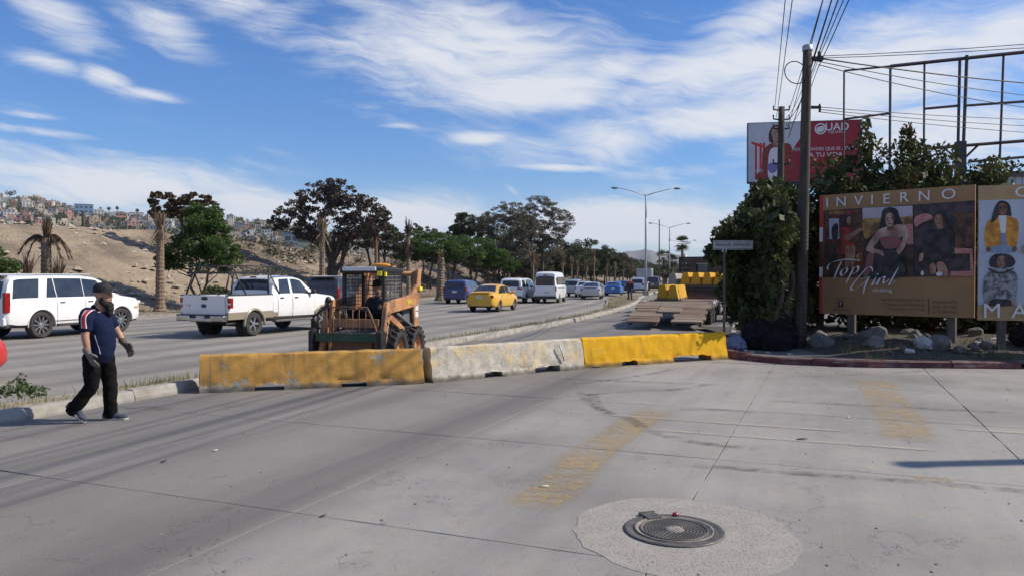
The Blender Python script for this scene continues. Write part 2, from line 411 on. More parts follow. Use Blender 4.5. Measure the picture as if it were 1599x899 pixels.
# intersection and frontage road: concrete slabs on a dark base, open joints
T0, DT, V0, DV = 4.95 - 3.1 * 5, 3.1, -9.65, 2.87
NT, NV = 15, 10
mb = MB(); mb.add([tv(T0 - 1, V0 - .3, -.011), tv(T0 + NT * DT, V0 - .3, -.011), tv(T0 + NT * DT, V0 + NV * DV + 1, -.011), tv(T0 - 1, V0 + NV * DV + 1, -.011)], [(0, 1, 2, 3)])
road = tag(mb.build('road', K['joint']), 'concrete frontage road and junction in the foreground', kind='structure')
def slab_outline(w, l, seed):
    rr = random.Random(seed); pts = []
    def side(ax, ay, bx, by):
        for k in range(9):
            t = k / 9; n = rr.gauss(0, .003) if k else 0
            if rr.random() < .08: n -= .012
            dx_, dy_ = bx - ax, by - ay; L_ = sqrt(dx_ * dx_ + dy_ * dy_)
            pts.append((ax + dx_ * t - dy_ / L_ * n * -1, ay + dy_ * t + dx_ / L_ * n * -1))
    side(0, 0, l, 0); side(l, 0, l, w); side(l, w, 0, w); side(0, w, 0, 0); return pts
slabs = []
for s_ in range(6):
    mb = MB(); o_ = slab_outline(DV - .009, DT - .009, s_)
    o2 = [(x * .9975 + .004, y * .9975 + .0035) for x, y in o_]; n = len(o_)
    vs = [(x, y, -.028) for x, y in o_] + [(x, y, -.005) for x, y in o_] + [(x, y, 0) for x, y in o2]
    fs = [(i + a * n, (i + 1) % n + a * n, (i + 1) % n + (a + 1) * n, i + (a + 1) * n) for a in (0, 1) for i in range(n)] + [tuple(2 * n + i for i in range(n))]
    mb.add(vs, fs); slabs.append(mb.mesh('slab', K['slab']))
ang_u = atan2(U.y, U.x)
for i in range(NT):
    for j in range(NV):
        p = tv(T0 + i * DT + .006, V0 + j * DV + .007)
        # local x along U, local y to the left => flip so slabs run to +V
        o = inst('slab', slabs[(i * 7 + j * 3 + i * j) % 6], road, (p.x + V.x * (DV - .014), p.y + V.y * (DV - .014), random.uniform(-.0022, .0005)), (0, 0, ang_u))
TEND = T0 + NT * DT
# frontage road beyond the slabs
RK = catmull([(5.9, 16.4), (5.1, 17.4), (5.05, 18.5), (6.0, 21.4), (8.95, 31), (13.6, 45), (17.6, 60), (21.2, 75), (33, 121), (51.5, 195), (79, 300), (130, 470)], 1.5)
def ribbon(name, L, Rr, z, m, uvx=None):
    n = len(L); V_ = []; F_ = []
    for a, b in zip(L, Rr): V_ += [(a.x, a.y, z), (b.x, b.y, z)]
    for i in range(n - 1): F_.append((2 * i, 2 * i + 1, 2 * i + 3, 2 * i + 2))
    me = bpy.data.meshes.new(name); me.from_pydata(V_, [], F_); me.materials.append(m)
    if uvx:
        uv = me.uv_layers.new(name='UVMap'); s = [0.]
        for a, b in zip(L, L[1:]): s.append(s[-1] + (b - a).length)
        for lp in me.loops:
            i, k = divmod(lp.vertex_index, 2); uv.data[lp.index].uv = (uvx[k][i], s[i])
    return inst(name, me)
idx = [i for i in range(len(MED)) if (MED[i].dot(U)) > TEND - 1.2]
Lp = [MED[i] for i in idx]; Rp = [moff(i, -8.6) for i in idx]
tag(ribbon('road', Lp, Rp, -.006, K['slab']), 'far stretch of the concrete frontage road', kind='structure')
idx = [i for i in range(len(MED)) if MED[i].y > -60]
WL = [medw(i) - .1 for i in idx]; WR = [farw(i) + .3 for i in idx]
hw_ = ribbon('highway', [moff(i, w) for i, w in zip(idx, WL)], [moff(i, w) for i, w in zip(idx, WR)], -.012, K['highway'], (WL, WR))
tag(hw_, 'wide concrete highway beyond the median', kind='structure')

# kerbs
def kerb_run(parent, P, w, h, m, seg=3.0, name='kerb_stone', z0=-.03, top=.04, jit=.012):
    """P: polyline along the road-side face, body lies to the left of travel"""
    s = [0.]
    for a, b in zip(P, P[1:]): s.append(s[-1] + (b - a).length)
    def at(d):
        d = min(max(d, 0), s[-1] - 1e-4); i = max(k for k in range(len(s)) if s[k] <= d); i = min(i, len(P) - 2)
        t = (d - s[i]) / (s[i + 1] - s[i]); tg = (P[i + 1] - P[i]).normalized(); return P[i].lerp(P[i + 1], t), Vector((-tg.y, tg.x, 0))
    d = 0
    while d < s[-1] - .3:
        L_ = min(seg * random.uniform(.85, 1.1), s[-1] - d); k = max(2, int(L_ / .35) + 1); mb = MB(); vs = []
        dz, dn = random.uniform(-jit, jit), random.uniform(-jit, jit)
        for j in range(k):
            p, n = at(d + .008 + (L_ - .016) * j / (k - 1)); r_ = lambda a: random.uniform(-a, a)
            for (a, z) in ((0, z0), (.0, h * .25), (.03, h * .8), (top + .02, h), (w, h), (w, z0)):
                q = p + n * (a + dn + (r_(.009) if z > 0 else 0)); vs.append((q.x, q.y, z + (dz + r_(.007) if z > z0 else 0)))
        fs = [(j * 6 + a, j * 6 + (a + 1) % 6, (j + 1) * 6 + (a + 1) % 6, (j + 1) * 6 + a) for j in range(k - 1) for a in range(6)] + [tuple(range(6)), tuple((k - 1) * 6 + a for a in reversed(range(6)))]
        mb.add(vs, fs); mb.build(name, m, parent); d += L_
i0 = [i for i in range(len(MED)) if -8 < MED[i].y < 330]
med = ribbon('median', [moff(i, .12) for i in i0], [moff(i, medw(i) - .05) for i in i0], .10, K['medsoil'])
tag(med, 'narrow raised median strip with dry soil', kind='structure')
kerb_run(med, [MED[i] for i in i0 if MED[i].y < 130], .2, .16, K['kerbc'], 3.0)
kerb_run(med, [moff(i, medw(i)) for i in reversed(i0) if MED[i].y < 130], .16, .11, K['kerbc'], 4.0)

# right-hand pavement behind the red kerb
RKK = [Vector((15, 15.35, 0)), Vector((10.4, 15.6, 0)), Vector((9.2, 15.7, 0)), Vector((7.3, 15.85, 0))] + [p for p in RK if p.y < 140]
V_ = []; F_ = []
for k, p in enumerate(RKK):
    q = Vector((max(p.x + 22, 30), max(p.y, 15.3) + (0 if k > 3 else 6 * k / 3 * 0), 0))
    V_ += [(p.x + .02, p.y + .01, .115), (q.x, q.y, .115)]
for k in range(len(RKK) - 1): F_.append((2 * k, 2 * k + 2, 2 * k + 3, 2 * k + 1))
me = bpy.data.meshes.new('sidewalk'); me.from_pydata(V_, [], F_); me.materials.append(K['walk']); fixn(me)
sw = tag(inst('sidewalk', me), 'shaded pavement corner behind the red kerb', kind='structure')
kerb_run(sw, list(reversed([p for p in RKK if p.y < 24 and p.x < 10.5])), -.2 * -1, .15, K['kerbr'], 1.5, jit=.02)
kerb_run(sw, list(reversed([p for p in RKK if 23.4 < p.y < 130])), .2, .14, K['kerbc'], 3.0)

# earth bank along the far side of the highway
def emb_h(w, i):
    s = MED[i].y
    H = 5.15 - .9 * min(1, max(0, (s - 30) / 60)) 
    if w < 2.2: return .12
    if w < 14: t = (w - 2.2) / 11.8; return .12 + (H - .12) * (t * .75 + .25 * t * t * (3 - 2 * t))
    if w < 22: return H
    return H - (w - 22) * .35
wsamp = [-.2, 0, .4, 1, 1.7, 2.2] + [2.2 + k * .5 for k in range(1, 25)] + [15, 16.5, 18, 20, 22, 26, 32, 38]
idx = [i for i in range(len(MED)) if -45 < MED[i].y < 330]
V_ = []; F_ = []
for i in idx:
    for w in wsamp:
        p = moff(i, farw(i) + w); h = emb_h(w, i)
        if w < 0: h = -.05
        if w > 2.2:
            a = min(1, (w - 2.2) / 3)
            h += a * (.38 * noise.fractal(Vector((p.x * .22, p.y * .22, 0)), .9, 2.1, 5) + .17 * noise.noise(Vector((p.x * 1.3, p.y * 1.3, 3))))
            h -= a * .34 * abs(noise.noise(Vector((MS[i] * .34 + .5 * noise.noise(Vector((p.x * .2, p.y * .2, 5))), w * .06, 7)))) * min(1, max(.2, (15 - w) / 4))
            if 12 < w < 20: h += .22 * max(0, noise.noise(Vector((p.x * .35, p.y * .35, 9)))) 
        elif w > .3: h += .03 * noise.noise(Vector((p.x, p.y, 1)))
        V_.append((p.x, p.y, h))
nw = len(wsamp)
for a in range(len(idx) - 1):
    for b in range(nw - 1): F_.append((a * nw + b, (a + 1) * nw + b, (a + 1) * nw + b + 1, a * nw + b + 1))
EMB = dict(V=V_, nw=nw, idx=idx)
def bank(name):
    m = bpy.data.materials.new(name); m.use_nodes = True; q = G(m.node_tree); p = m.node_tree.nodes['Principled BSDF']
    pos = q.node('ShaderNodeNewGeometry').outputs['Position']; X_, Y_, Z_ = q.sep(pos)
    vv = q.comb(X_, Y_, q.m('MULTIPLY', Z_, 2.))
    n1 = q.noise(vv, .35, 6, .6); n2 = q.noise(vv, 2.2, 6, .65); n3 = q.noise(vv, 14, 4, .6)
    lay = q.noise(q.comb(q.m('MULTIPLY', X_, .25), q.m('MULTIPLY', Y_, .25), q.m('MULTIPLY', Z_, 3.2)), 1.6, 5, .6)
    c = q.mix(q.ss(n1, .3, .7), (.405, .325, .232), (.305, .242, .172))
    c = q.mix(q.m('MULTIPLY', q.ss(lay, .5, .7), .5), c, (.48, .405, .31))
    c = q.mix(q.m('MULTIPLY', q.ss(n2, .5, .72), .55), c, (.185, .155, .12))
    c = q.mix(q.m('MULTIPLY', q.ss(n3, .5, .7), .4), c, (.45, .38, .3))
    c = q.mix(q.m('MULTIPLY', q.ss(q.noise(pos, .9, 8, .72, 1.5), .52, .66), .5), c, (.215, .175, .13))
    # ash and burnt scrub from the middle of the bank on
    c = q.mix(q.m('MULTIPLY', q.ss(q.m('ADD', q.noise(pos, .11, 5, .6), q.m('MULTIPLY', q.ss(Y_, 36., 90.), .2)), .5, .62), .62), c, (.13, .105, .085))
    q.put(p.inputs['Base Color'], c); p.inputs['Roughness'].default_value = .96; p.inputs['Specular IOR Level'].default_value = .15
    b = q.node('ShaderNodeBump', {'Strength': 1., 'Distance': .22, 'Height': q.m('ADD', n2, q.m('MULTIPLY', n3, .5))}); q.put(p.inputs['Normal'], b.outputs[0])
    return m
K['bank'] = bank('sandy_bank_earth')
me = bpy.data.meshes.new('embankment'); me.from_pydata(V_, [], F_); me.materials.append(K['bank']); me.polygons.foreach_set('use_smooth', [True] * len(F_)); fixn(me)
emb = tag(inst('embankment', me), 'sandy earth bank rising beyond the highway', kind='structure')
kerb_run(emb, [moff(i, farw(i) - .12) for i in reversed(idx) if 5 < MED[i].y < 130], -.18, .15, K['kerbc'], 4.0)
def bank_z(X, Y):
    i = near(X, Y); t = mtan(i); w = (Vector((X, Y, 0)) - MED[i]).dot(Vector((-t.y, t.x, 0))) - farw(i); return emb_h(max(w, 0), i), w

# far hills with the town on them
def ytop(px):
    return pw([(-700, 318), (-300, 300), (-60, 309), (0, 313), (55, 312), (100, 323), (130, 336), (200, 342), (260, 342), (340, 342), (420, 350), (480, 357), (560, 371), (650, 388), (800, 410), (900, 433)], px)
def hill_z(px, d):                                   # d = depth along +Y
    top = (433 - ytop(px)) / 1200 * 820 + 1.86; base = -1
    t = min(1, max(0, (d - 260) / 560)); bump_ = 5 * noise.noise(Vector((px * .012, d * .006, 0)))
    if d > 820: return top - (d - 820) * .10
    return base + (top - base) * (t ** 1.05) + bump_ * t * (1 - t) * 3
K['hill'] = mat('far_hillside', (.17, .135, .10), (.085, .085, .06), .03, .95, coord='World', detail=8, dirt=(.26, .21, .16), dirt_amt=.6, dirt_scale=.06)
V_ = []; F_ = []; PX = list(range(-700, 921, 20)); DD = [240, 300, 360, 420, 480, 540, 600, 660, 720, 770, 820, 900, 1100]
for px in PX:
    for d in DD: V_.append(((px - 800) / 1200 * d, d, hill_z(px, d) if d > 240 else -2))
for a in range(len(PX) - 1):
    for b in range(len(DD) - 1): F_.append((a * len(DD) + b, (a + 1) * len(DD) + b, (a + 1) * len(DD) + b + 1, a * len(DD) + b + 1))
me = bpy.data.meshes.new('hills'); me.from_pydata(V_, [], F_); me.materials.append(K['hill']); me.polygons.foreach_set('use_smooth', [True] * len(F_)); fixn(me)
tag(inst('hills', me), 'hillside with a town behind the earth bank', kind='structure')
# far mountains
K['mount'] = mat('mountain_rock', (.10, .095, .085), (.15, .13, .11), .004, .95, coord='World', detail=8)
def mountain(D, prof, label, seed):
    V_ = []; F_ = []; x0, x1 = prof[0][0], prof[-1][0]; n = 110; rows = [(-.35, .0), (-.25, .35), (-.12, .75), (0, 1.), (.2, .6), (.4, 0)]
    for k in range(n + 1):
        px = x0 + (x1 - x0) * k / n
        for (dd, hh) in rows:
            d = D + dd * 1500 + 120 * noise.noise(Vector((k * .11, dd * 3, seed)))
            h = (433 - pw(prof, px)) / 1200 * D; h = max(0, h * hh + (.06 * h * noise.fractal(Vector((k * .16, dd * 4, seed)), .8, 2, 5) if 0 < hh else 0))
            V_.append(((px - 800) / 1200 * d, d, h - .5))
    r = len(rows)
    for a in range(n):
        for b in range(r - 1): F_.append((a * r + b, (a + 1) * r + b, (a + 1) * r + b + 1, a * r + b + 1))
    me = bpy.data.meshes.new('mountain'); me.from_pydata(V_, [], F_); me.materials.append(K['mount']); me.polygons.foreach_set('use_smooth', [True] * len(F_)); fixn(me)
    tag(inst('mountain', me), label, kind='structure')
mountain(5000, [(840, 433), (880, 418), (925, 404), (960, 396), (985, 391), (1010, 390), (1035, 394), (1060, 399), (1095, 407), (1130, 420), (1180, 433)], 'hazy blue mountain at the end of the road', 2)
mountain(5400, [(-500, 345), (-200, 330), (40, 322), (90, 319), (150, 326), (200, 334), (300, 345), (420, 360), (600, 395), (760, 433)], 'faint blue ridge far behind the hillside town', 5)

# overpass across the road far away
K['ocon'] = mat('overpass_concrete', (.27, .26, .25), (.2, .19, .18), .3, .9)
ov = thing('overpass', 'grey concrete overpass crossing the road far away', 'bridge', (92, 400, 0), R(-14))
mb = MB(); mb.box(-90, 60, -4, 4, 6.6, 7.6); mb.box(-90, 60, -3.2, 3.2, 5.5, 6.6); mb.build('deck', K['ocon'], ov)
mb = MB(); mb.box(-90, 60, -4.2, -3.9, 7.6, 8.5); mb.build('parapet', K['ocon'], ov)
mb = MB(); mb.box(-90, 60, 3.9, 4.2, 7.6, 8.5); mb.build('parapet', K['ocon'], ov)
for x in (-62, -34, -8, 16, 44):
    mb = MB(); mb.tube([(x, -2, -.1), (x, -2, 5.6)], .7, 12); mb.tube([(x, 2, -.1), (x, 2, 5.6)], .7, 12); mb.build('pier', K['ocon'], ov)
for k in range(28):
    mb = MB(); x = -89 + k * 5.4; mb.box(x - .06, x + .06, -4.1, -3.98, 8.5, 9.2)
    if k < 27: mb.box(x, x + 5.4, -4.09, -4.02, 8.8, 8.86); mb.box(x, x + 5.4, -4.09, -4.02, 9.12, 9.2)
    mb.build('railing', K['steel'], ov)
# ------------------------------------------------------------------ town on the hillside
HC = {'pale': (.55, .53, .5), 'cream': (.5, .43, .33), 'grey': (.3, .29, .28), 'brick': (.24, .14, .105), 'tan': (.36, .28, .2), 'blue': (.22, .29, .36), 'pink': (.38, .22, .18), 'green': (.24, .28, .22)}
HM = {k: mat('house_' + k, v, tuple(x * .8 for x in v), .4, .85) for k, v in HC.items()}
K['hroof'] = mat('house_roof', (.34, .32, .3), (.2, .17, .15), .5, .9)
K['hwin'] = mat('house_window', (.03, .035, .045), rough=.15)
def house_mesh(w, d, h, colr, floors, seed):
    rr = random.Random(seed); mb = MB(); mb.box(-w / 2, w / 2, -d / 2, d / 2, -6, h, 0)
    mb.box(-w / 2 - .15, w / 2 + .15, -d / 2 - .15, d / 2 + .15, h, h + .3, 1)
    if rr.random() < .6: mb.box(-w * .1, w * .35, -d * .2, d * .4, h + .3, h + rr.uniform(1.6, 2.6), 0)
    if rr.random() < .5: mb.lathe([(0, 0), (.55, 0), (.55, 1.1), (0, 1.3)], 8, 2, Matrix.Translation((-w * .3, 0, h + .3)))
    nwin = max(2, int(w / 2.6))
    for f in range(floors):
        for k in range(nwin):
            if rr.random() < .15: continue
            x = -w / 2 + w * (k + .5) / nwin; z = h - (floors - f) * (h / floors) + h / floors * .35
            mb.box(x - .6, x + .6, -d / 2 - .05, -d / 2 + .02, z, z + 1.2, 2); mb.box(x - .75, x + .75, -d / 2 - .18, -d / 2, z - .15, z, 1)
            if k == 0: mb.box(w / 2 - .02, w / 2 + .05, -.7, .7, z, z + 1.2, 2)
    return mb.mesh('house', [HM[colr], K['hroof'], K['hwin']])
hm = []
for sd, (w, d, h, cn, fl) in enumerate([(8, 8, 5.5, 'pale', 2), (11, 8, 3.2, 'cream', 1), (7, 8, 5.8, 'grey', 2), (9, 7, 3.2, 'brick', 1), (10, 9, 6, 'tan', 2), (7, 7, 3.2, 'pale', 1), (13, 9, 6.4, 'pale', 2), (8, 8, 3.4, 'tan', 1), (9, 8, 5.8, 'pink', 2), (8, 7, 3.2, 'blue', 1), (10, 8, 8.6, 'pale', 3), (9, 8, 3.2, 'grey', 1), (8, 8, 5.6, 'cream', 2), (8, 7, 5.4, 'green', 2)]):
    fn = {1: 'single-storey', 2: 'two-storey', 3: 'three-storey'}[fl]
    hm.append((house_mesh(w, d, h, cn, fl, sd), '%s %s flat-roofed house' % (cn, fn)))
rr = random.Random(11); cnt = 0
for k in range(330):
    px = rr.uniform(-40, 500); d = rr.choice([400, 460, 520, 580, 640, 690, 740, 780, 812]) + rr.uniform(-22, 8)
    z = hill_z(px, d); yy = 433 - (z - 1.86) / d * 1200
    lim = pw([(0, 352), (250, 362), (460, 388), (520, 394)], px)
    if yy > lim + 4: continue
    m_, lab = rr.choice(hm); sc = rr.uniform(.65, 1.0) * (.75 if px > 330 else 1)
    o = inst('house', m_, None, ((px - 800) / 1200 * d, d, z), (0, 0, atan2(-(px - 800) / 1200, 1) + rr.uniform(-.35, .35)), sc)
    hrow = 'high on the hillside' if d > 700 else 'halfway up the hillside' if d > 540 else 'low on the hillside'
    hcol = next(b for a, b in ((62, 'at the left end of town'), (112, 'left of the blue office block'), (160, 'below the blue office block'), (212, 'near the salmon pink building'), (330, 'beyond the dry brown tree'), (999, 'left of the burnt tree')) if px < a)
    tag(o, '%s %s, %s' % (lab, hrow, hcol), 'house', 'houses on the distant hillside'); cnt += 1
# the few buildings of the town that stand out
def far_building(name, label, cat, px, yb, d, w, h, c, roofc=None):
    z = 1.86 + (433 - yb) / 1200 * d; t = thing(name, label, cat, ((px - 800) / 1200 * d, d, z), atan2(-(px - 800) / 1200, 1))
    mb = MB(); mb.box(-w / 2, w / 2, -6, 6, -8, h); mb.build('wall', c, t)
    mb = MB(); mb.box(-w / 2 - .3, w / 2 + .3, -6.3, 6.3, h, h + .6); mb.build('roof', roofc or K['hroof'], t)
    n = max(3, int(w / 4)); fl = max(1, int(h / 3.4)); wm = MB(); wm.box(-1.1, 1.1, -.08, 0, 0, 1.7); wm = wm.mesh('window', K['hwin'])
    for f in range(fl):
        for k in range(n): inst('window', wm, t, (-w / 2 + w * (k + .5) / n, -6, f * h / fl + 1))
    return t
K['bgl'] = mat('blue_curtain_wall', (.16, .25, .38), (.13, .21, .34), .3, .3)
far_building('office_building', 'blue glass office block on the skyline of the hillside town', 'building', 132, 334, 800, 17, 9, K['bgl'], HM['blue'])
far_building('apartment_building', 'salmon pink building standing among pale houses on the hillside', 'building', 190, 345, 780, 8.5, 7.5, mat('salmon_wall', (.5, .22, .17)))
far_building('apartment_building', 'long white building with flat grey roof right of the pink one', 'building', 214, 341, 800, 13, 5, HM['pale'])
far_building('warehouse', 'pale blue low building behind the bank beside the big burnt tree', 'building', 462, 380, 330, 9, 4.4, HM['blue'])
far_building('warehouse', 'low grey building just above the bank left of the big burnt tree', 'building', 475, 383, 300, 4, 4.0, HM['green'])

# ------------------------------------------------------------------ foliage helpers
def leafmat(name, c1, c2, trans=.25, isl=.35):
    m = mat(name, c1, c2, 1.4, .6, coord='World', spec=.25, trans=trans, island=isl, detail=3); return m
L = {}
L['green'] = leafmat('leaf_green', (.05, .11, .022), (.09, .15, .035), .35)
L['olive'] = leafmat('leaf_olive', (.055, .075, .026), (.085, .095, .04))
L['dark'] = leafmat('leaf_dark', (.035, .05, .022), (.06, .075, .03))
L['burnt'] = leafmat('leaf_burnt', (.055, .042, .034), (.095, .07, .054), .12)
L['brown'] = leafmat('leaf_brown', (.105, .075, .045), (.075, .055, .035), .15)
L['grey'] = leafmat('leaf_grey', (.145, .13, .09), (.10, .105, .065), .25)
L['greyd'] = leafmat('leaf_grey_dry', (.15, .12, .085), (.105, .088, .068), .25)
L['hedge'] = leafmat('leaf_hedge', (.045, .065, .018), (.085, .10, .028), .2, .45)
L['hedgeb'] = leafmat('leaf_hedge_brown', (.11, .06, .025), (.09, .065, .025), .2)
L['straw'] = leafmat('dry_straw', (.26, .19, .11), (.18, .125, .07), .2)
L['frond'] = leafmat('dead_frond', (.13, .085, .055), (.085, .055, .038), .15)
L['grass'] = leafmat('dry_grass', (.24, .2, .10), (.15, .16, .06), .3)
L['weed'] = leafmat('weed_green', (.06, .11, .03), (.1, .14, .04), .3)
L['scrub'] = leafmat('burnt_scrub', (.06, .045, .035), (.10, .08, .055), .15)
K['bark'] = mat('tree_bark', (.13, .10, .075), (.07, .055, .042), 5, .95, bump=.8, bscale=18, stretch=(1, 1, .3))
K['barkd'] = mat('burnt_bark', (.04, .032, .028), (.075, .06, .05), 5, .95, bump=.8, bscale=18, stretch=(1, 1, .3))
K['palm'] = mat('palm_trunk', (.24, .175, .12), (.15, .11, .08), 6, .95, bump=1., bscale=14, stretch=(1, 1, 2.5))
def leaves(clumps, n, size, aspect=.45, out=.35, shell=.55, seed=0, droop=0., fold=.0):
    """n diamond leaves spread through ellipsoid clumps (cx,cy,cz,rx,ry,rz[,weight])"""
    r = np.random.default_rng(seed); C = np.array([c[:6] for c in clumps], float); w = np.array([(c[6] if len(c) > 6 else 1) * (c[3] * c[4] * c[5]) ** .72 for c in clumps]); w /= w.sum()
    k = r.choice(len(C), n, p=w); d = r.normal(size=(n, 3)); d /= np.linalg.norm(d, axis=1)[:, None]
    rad = (shell + (1 - shell) * r.random(n)) ** 1.; rad = np.where(r.random(n) < .3, r.random(n) ** .6, rad)
    P = C[k, :3] + d * C[k, 3:] * rad[:, None]
    a = r.normal(size=(n, 3)) + d * out * 2; a[:, 2] -= droop; a /= np.linalg.norm(a, axis=1)[:, None]
    b = np.cross(a, r.normal(size=(n, 3))); b /= np.linalg.norm(b, axis=1)[:, None]
    s = size * (.55 + .9 * r.random(n))[:, None]
    V_ = np.empty((n, 4, 3)); V_[:, 0] = P - a * s * .5; V_[:, 1] = P + b * s * aspect * .5; V_[:, 2] = P + a * s * .5; V_[:, 3] = P - b * s * aspect * .5
    return V_.reshape(-1, 3)
def quads(V_): return np.arange(len(V_)).reshape(-1, 4)
def crown_mesh(name, clumps, n, size, m, seed=0, aspect=.45, droop=0., mats=None, frac=None, shell=.55):
    V_ = leaves(clumps, n, size, aspect, seed=seed, droop=droop, shell=shell)
    mi = None
    if mats is not None:
        r = np.random.default_rng(seed + 5); mi = (r.random(n) < frac).astype(int)
    return npmesh(name, V_, quads(V_), mats or m, mi=mi)
def subclumps(main, k, seed, f=.45):
    """break big ellipsoids into many small clumps so that the outline is uneven and gaps show"""
    rr = random.Random(seed); out = []
    for c in main:
        for _ in range(k):
            while True:
                d = Vector((rr.uniform(-1, 1), rr.uniform(-1, 1), rr.uniform(-1, 1)))
                if .3 < d.length < 1: break
            s = f * rr.uniform(.6, 1.15)
            out.append((c[0] + d.x * c[3] * .85, c[1] + d.y * c[4] * .85, c[2] + d.z * c[5] * .85, c[3] * s, c[4] * s, c[5] * s * .8))
    return out
def trunk_mb(base, top, r0, r1, targets, seed=0, bend=.15, n=8, wig=.05):
    rr = random.Random(seed); mb = MB(); base = Vector(base); top = Vector(top); pts = []
    for k in range(6):
        t = k / 5; p = base.lerp(top, t) + Vector((rr.uniform(-1, 1), rr.uniform(-1, 1), 0)) * wig * (top - base).length * (0 < k < 5); pts.append(p)
    mb.tube(pts, [r0 * (1.25 if k == 0 else 1) + (r1 - r0) * k / 5 for k in range(6)], n)
    for tg in targets:
        tg = Vector(tg); s = pts[rr.choice([3, 4, 5, 5])]; mid = s.lerp(tg, .5) + Vector((rr.uniform(-1, 1), rr.uniform(-1, 1), rr.uniform(-.3, 1))) * bend * (tg - s).length
        rb = r1 * rr.uniform(.45, .75); q = [s, s.lerp(mid, .55), mid, mid.lerp(tg, .5) + Vector((rr.uniform(-.1, .1), 0, .05)), tg]
        mb.tube(q, [rb, rb * .85, rb * .65, rb * .45, rb * .2], 6)
        for _ in range(2):
            e = mid.lerp(tg, rr.uniform(.1, .7)); f = e + Vector((rr.uniform(-1, 1), rr.uniform(-1, 1), rr.uniform(.0, 1))) * .35 * (tg - s).length
            mb.tube([e, e.lerp(f, .5) + Vector((0, 0, .08)), f], [rb * .4, rb * .28, rb * .1], 5)
    return mb
def tree(name, label, loc, trunks, main, nleaf, lsize, leaf, bark, seed=0, ksub=7, group=None, rotz=0, aspect=.45, droop=0., cat='tree', fsub=.45, ntarget=9, mats=None, frac=None, shell=.55):
    t = thing(name, label, cat, loc, rotz, group); sub = subclumps(main, ksub, seed, fsub); rr = random.Random(seed)
    for j, (b, e, r0, r1) in enumerate(trunks):
        near_ = sorted(sub, key=lambda c: (Vector(c[:3]) - Vector(e)).length)[: max(ntarget * 2, 4)]
        trunk_mb(b, e, r0, r1, [c[:3] for c in rr.sample(near_, min(ntarget, len(near_)))], seed + j).build('trunk', bark, t)
    inst('crown', crown_mesh('crown', sub, nleaf, lsize, leaf, seed, aspect, droop, mats, frac, shell), t)
    return t
# ------------------------------------------------------------------ concrete barriers
def barrier_mat(name, pc, pc2, wear, bare=(.42, .385, .32), grime=.5):
    m = bpy.data.materials.new(name); m.use_nodes = True; q = G(m.node_tree); p = m.node_tree.nodes['Principled BSDF']
    ob = q.node('ShaderNodeTexCoord').outputs['Object']; x, y, z = q.sep(ob)
    n1 = q.noise(ob, 2.2, 7, .65); n2 = q.noise(ob, 11, 6, .65); n3 = q.noise(ob, 60, 4, .6)
    drip = q.noise(q.comb(q.m('MULTIPLY', x, 9.), y, q.m('MULTIPLY', z, .8)), 1., 5, .6)
    c = q.mix(q.ss(q.noise(ob, 1.3, 5, .6), .3, .7), pc, pc2)
    edge = q.ss(z, .02, .16, .09, 0.)
    wearf = q.ss(q.m('ADD', q.m('ADD', q.m('MULTIPLY', n1, .62), q.m('MULTIPLY', n2, .38)), edge), wear, wear + .05)
    scr = q.noise(q.comb(q.m('MULTIPLY', x, 1.3), y, q.m('MULTIPLY', z, 26.)), 1., 6, .7)
    wearf = q.m('MAXIMUM', wearf, q.m('MULTIPLY', q.m('MULTIPLY', q.ss(scr, .60, .66), q.ss(n1, .46, .56)), .8))
    b2 = q.mix(q.ss(n2, .35, .7), bare, tuple(v * .68 for v in bare))
    c = q.mix(wearf, c, b2)
    c = q.mix(q.m('MULTIPLY', q.ss(drip, .48, .75), grime), c, (.16, .12, .08))
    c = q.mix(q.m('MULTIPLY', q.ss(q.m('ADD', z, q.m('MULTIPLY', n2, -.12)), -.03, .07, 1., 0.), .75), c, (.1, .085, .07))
    q.put(p.inputs['Base Color'], c); p.inputs['Roughness'].default_value = .88; p.inputs['Specular IOR Level'].default_value = .25
    b = q.node('ShaderNodeBump', {'Strength': .8, 'Distance': .012, 'Height': q.m('ADD', q.m('ADD', n2, q.m('MULTIPLY', n3, .5)), q.m('MULTIPLY', wearf, -.5))})
    q.put(p.inputs['Normal'], b.outputs[0]); return m
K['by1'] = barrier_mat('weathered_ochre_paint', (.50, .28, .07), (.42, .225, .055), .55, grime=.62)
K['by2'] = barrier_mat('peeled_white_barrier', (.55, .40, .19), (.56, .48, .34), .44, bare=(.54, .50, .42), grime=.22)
K['by3'] = barrier_mat('bright_yellow_paint', (.74, .41, .012), (.68, .36, .012), .70, grime=.3)
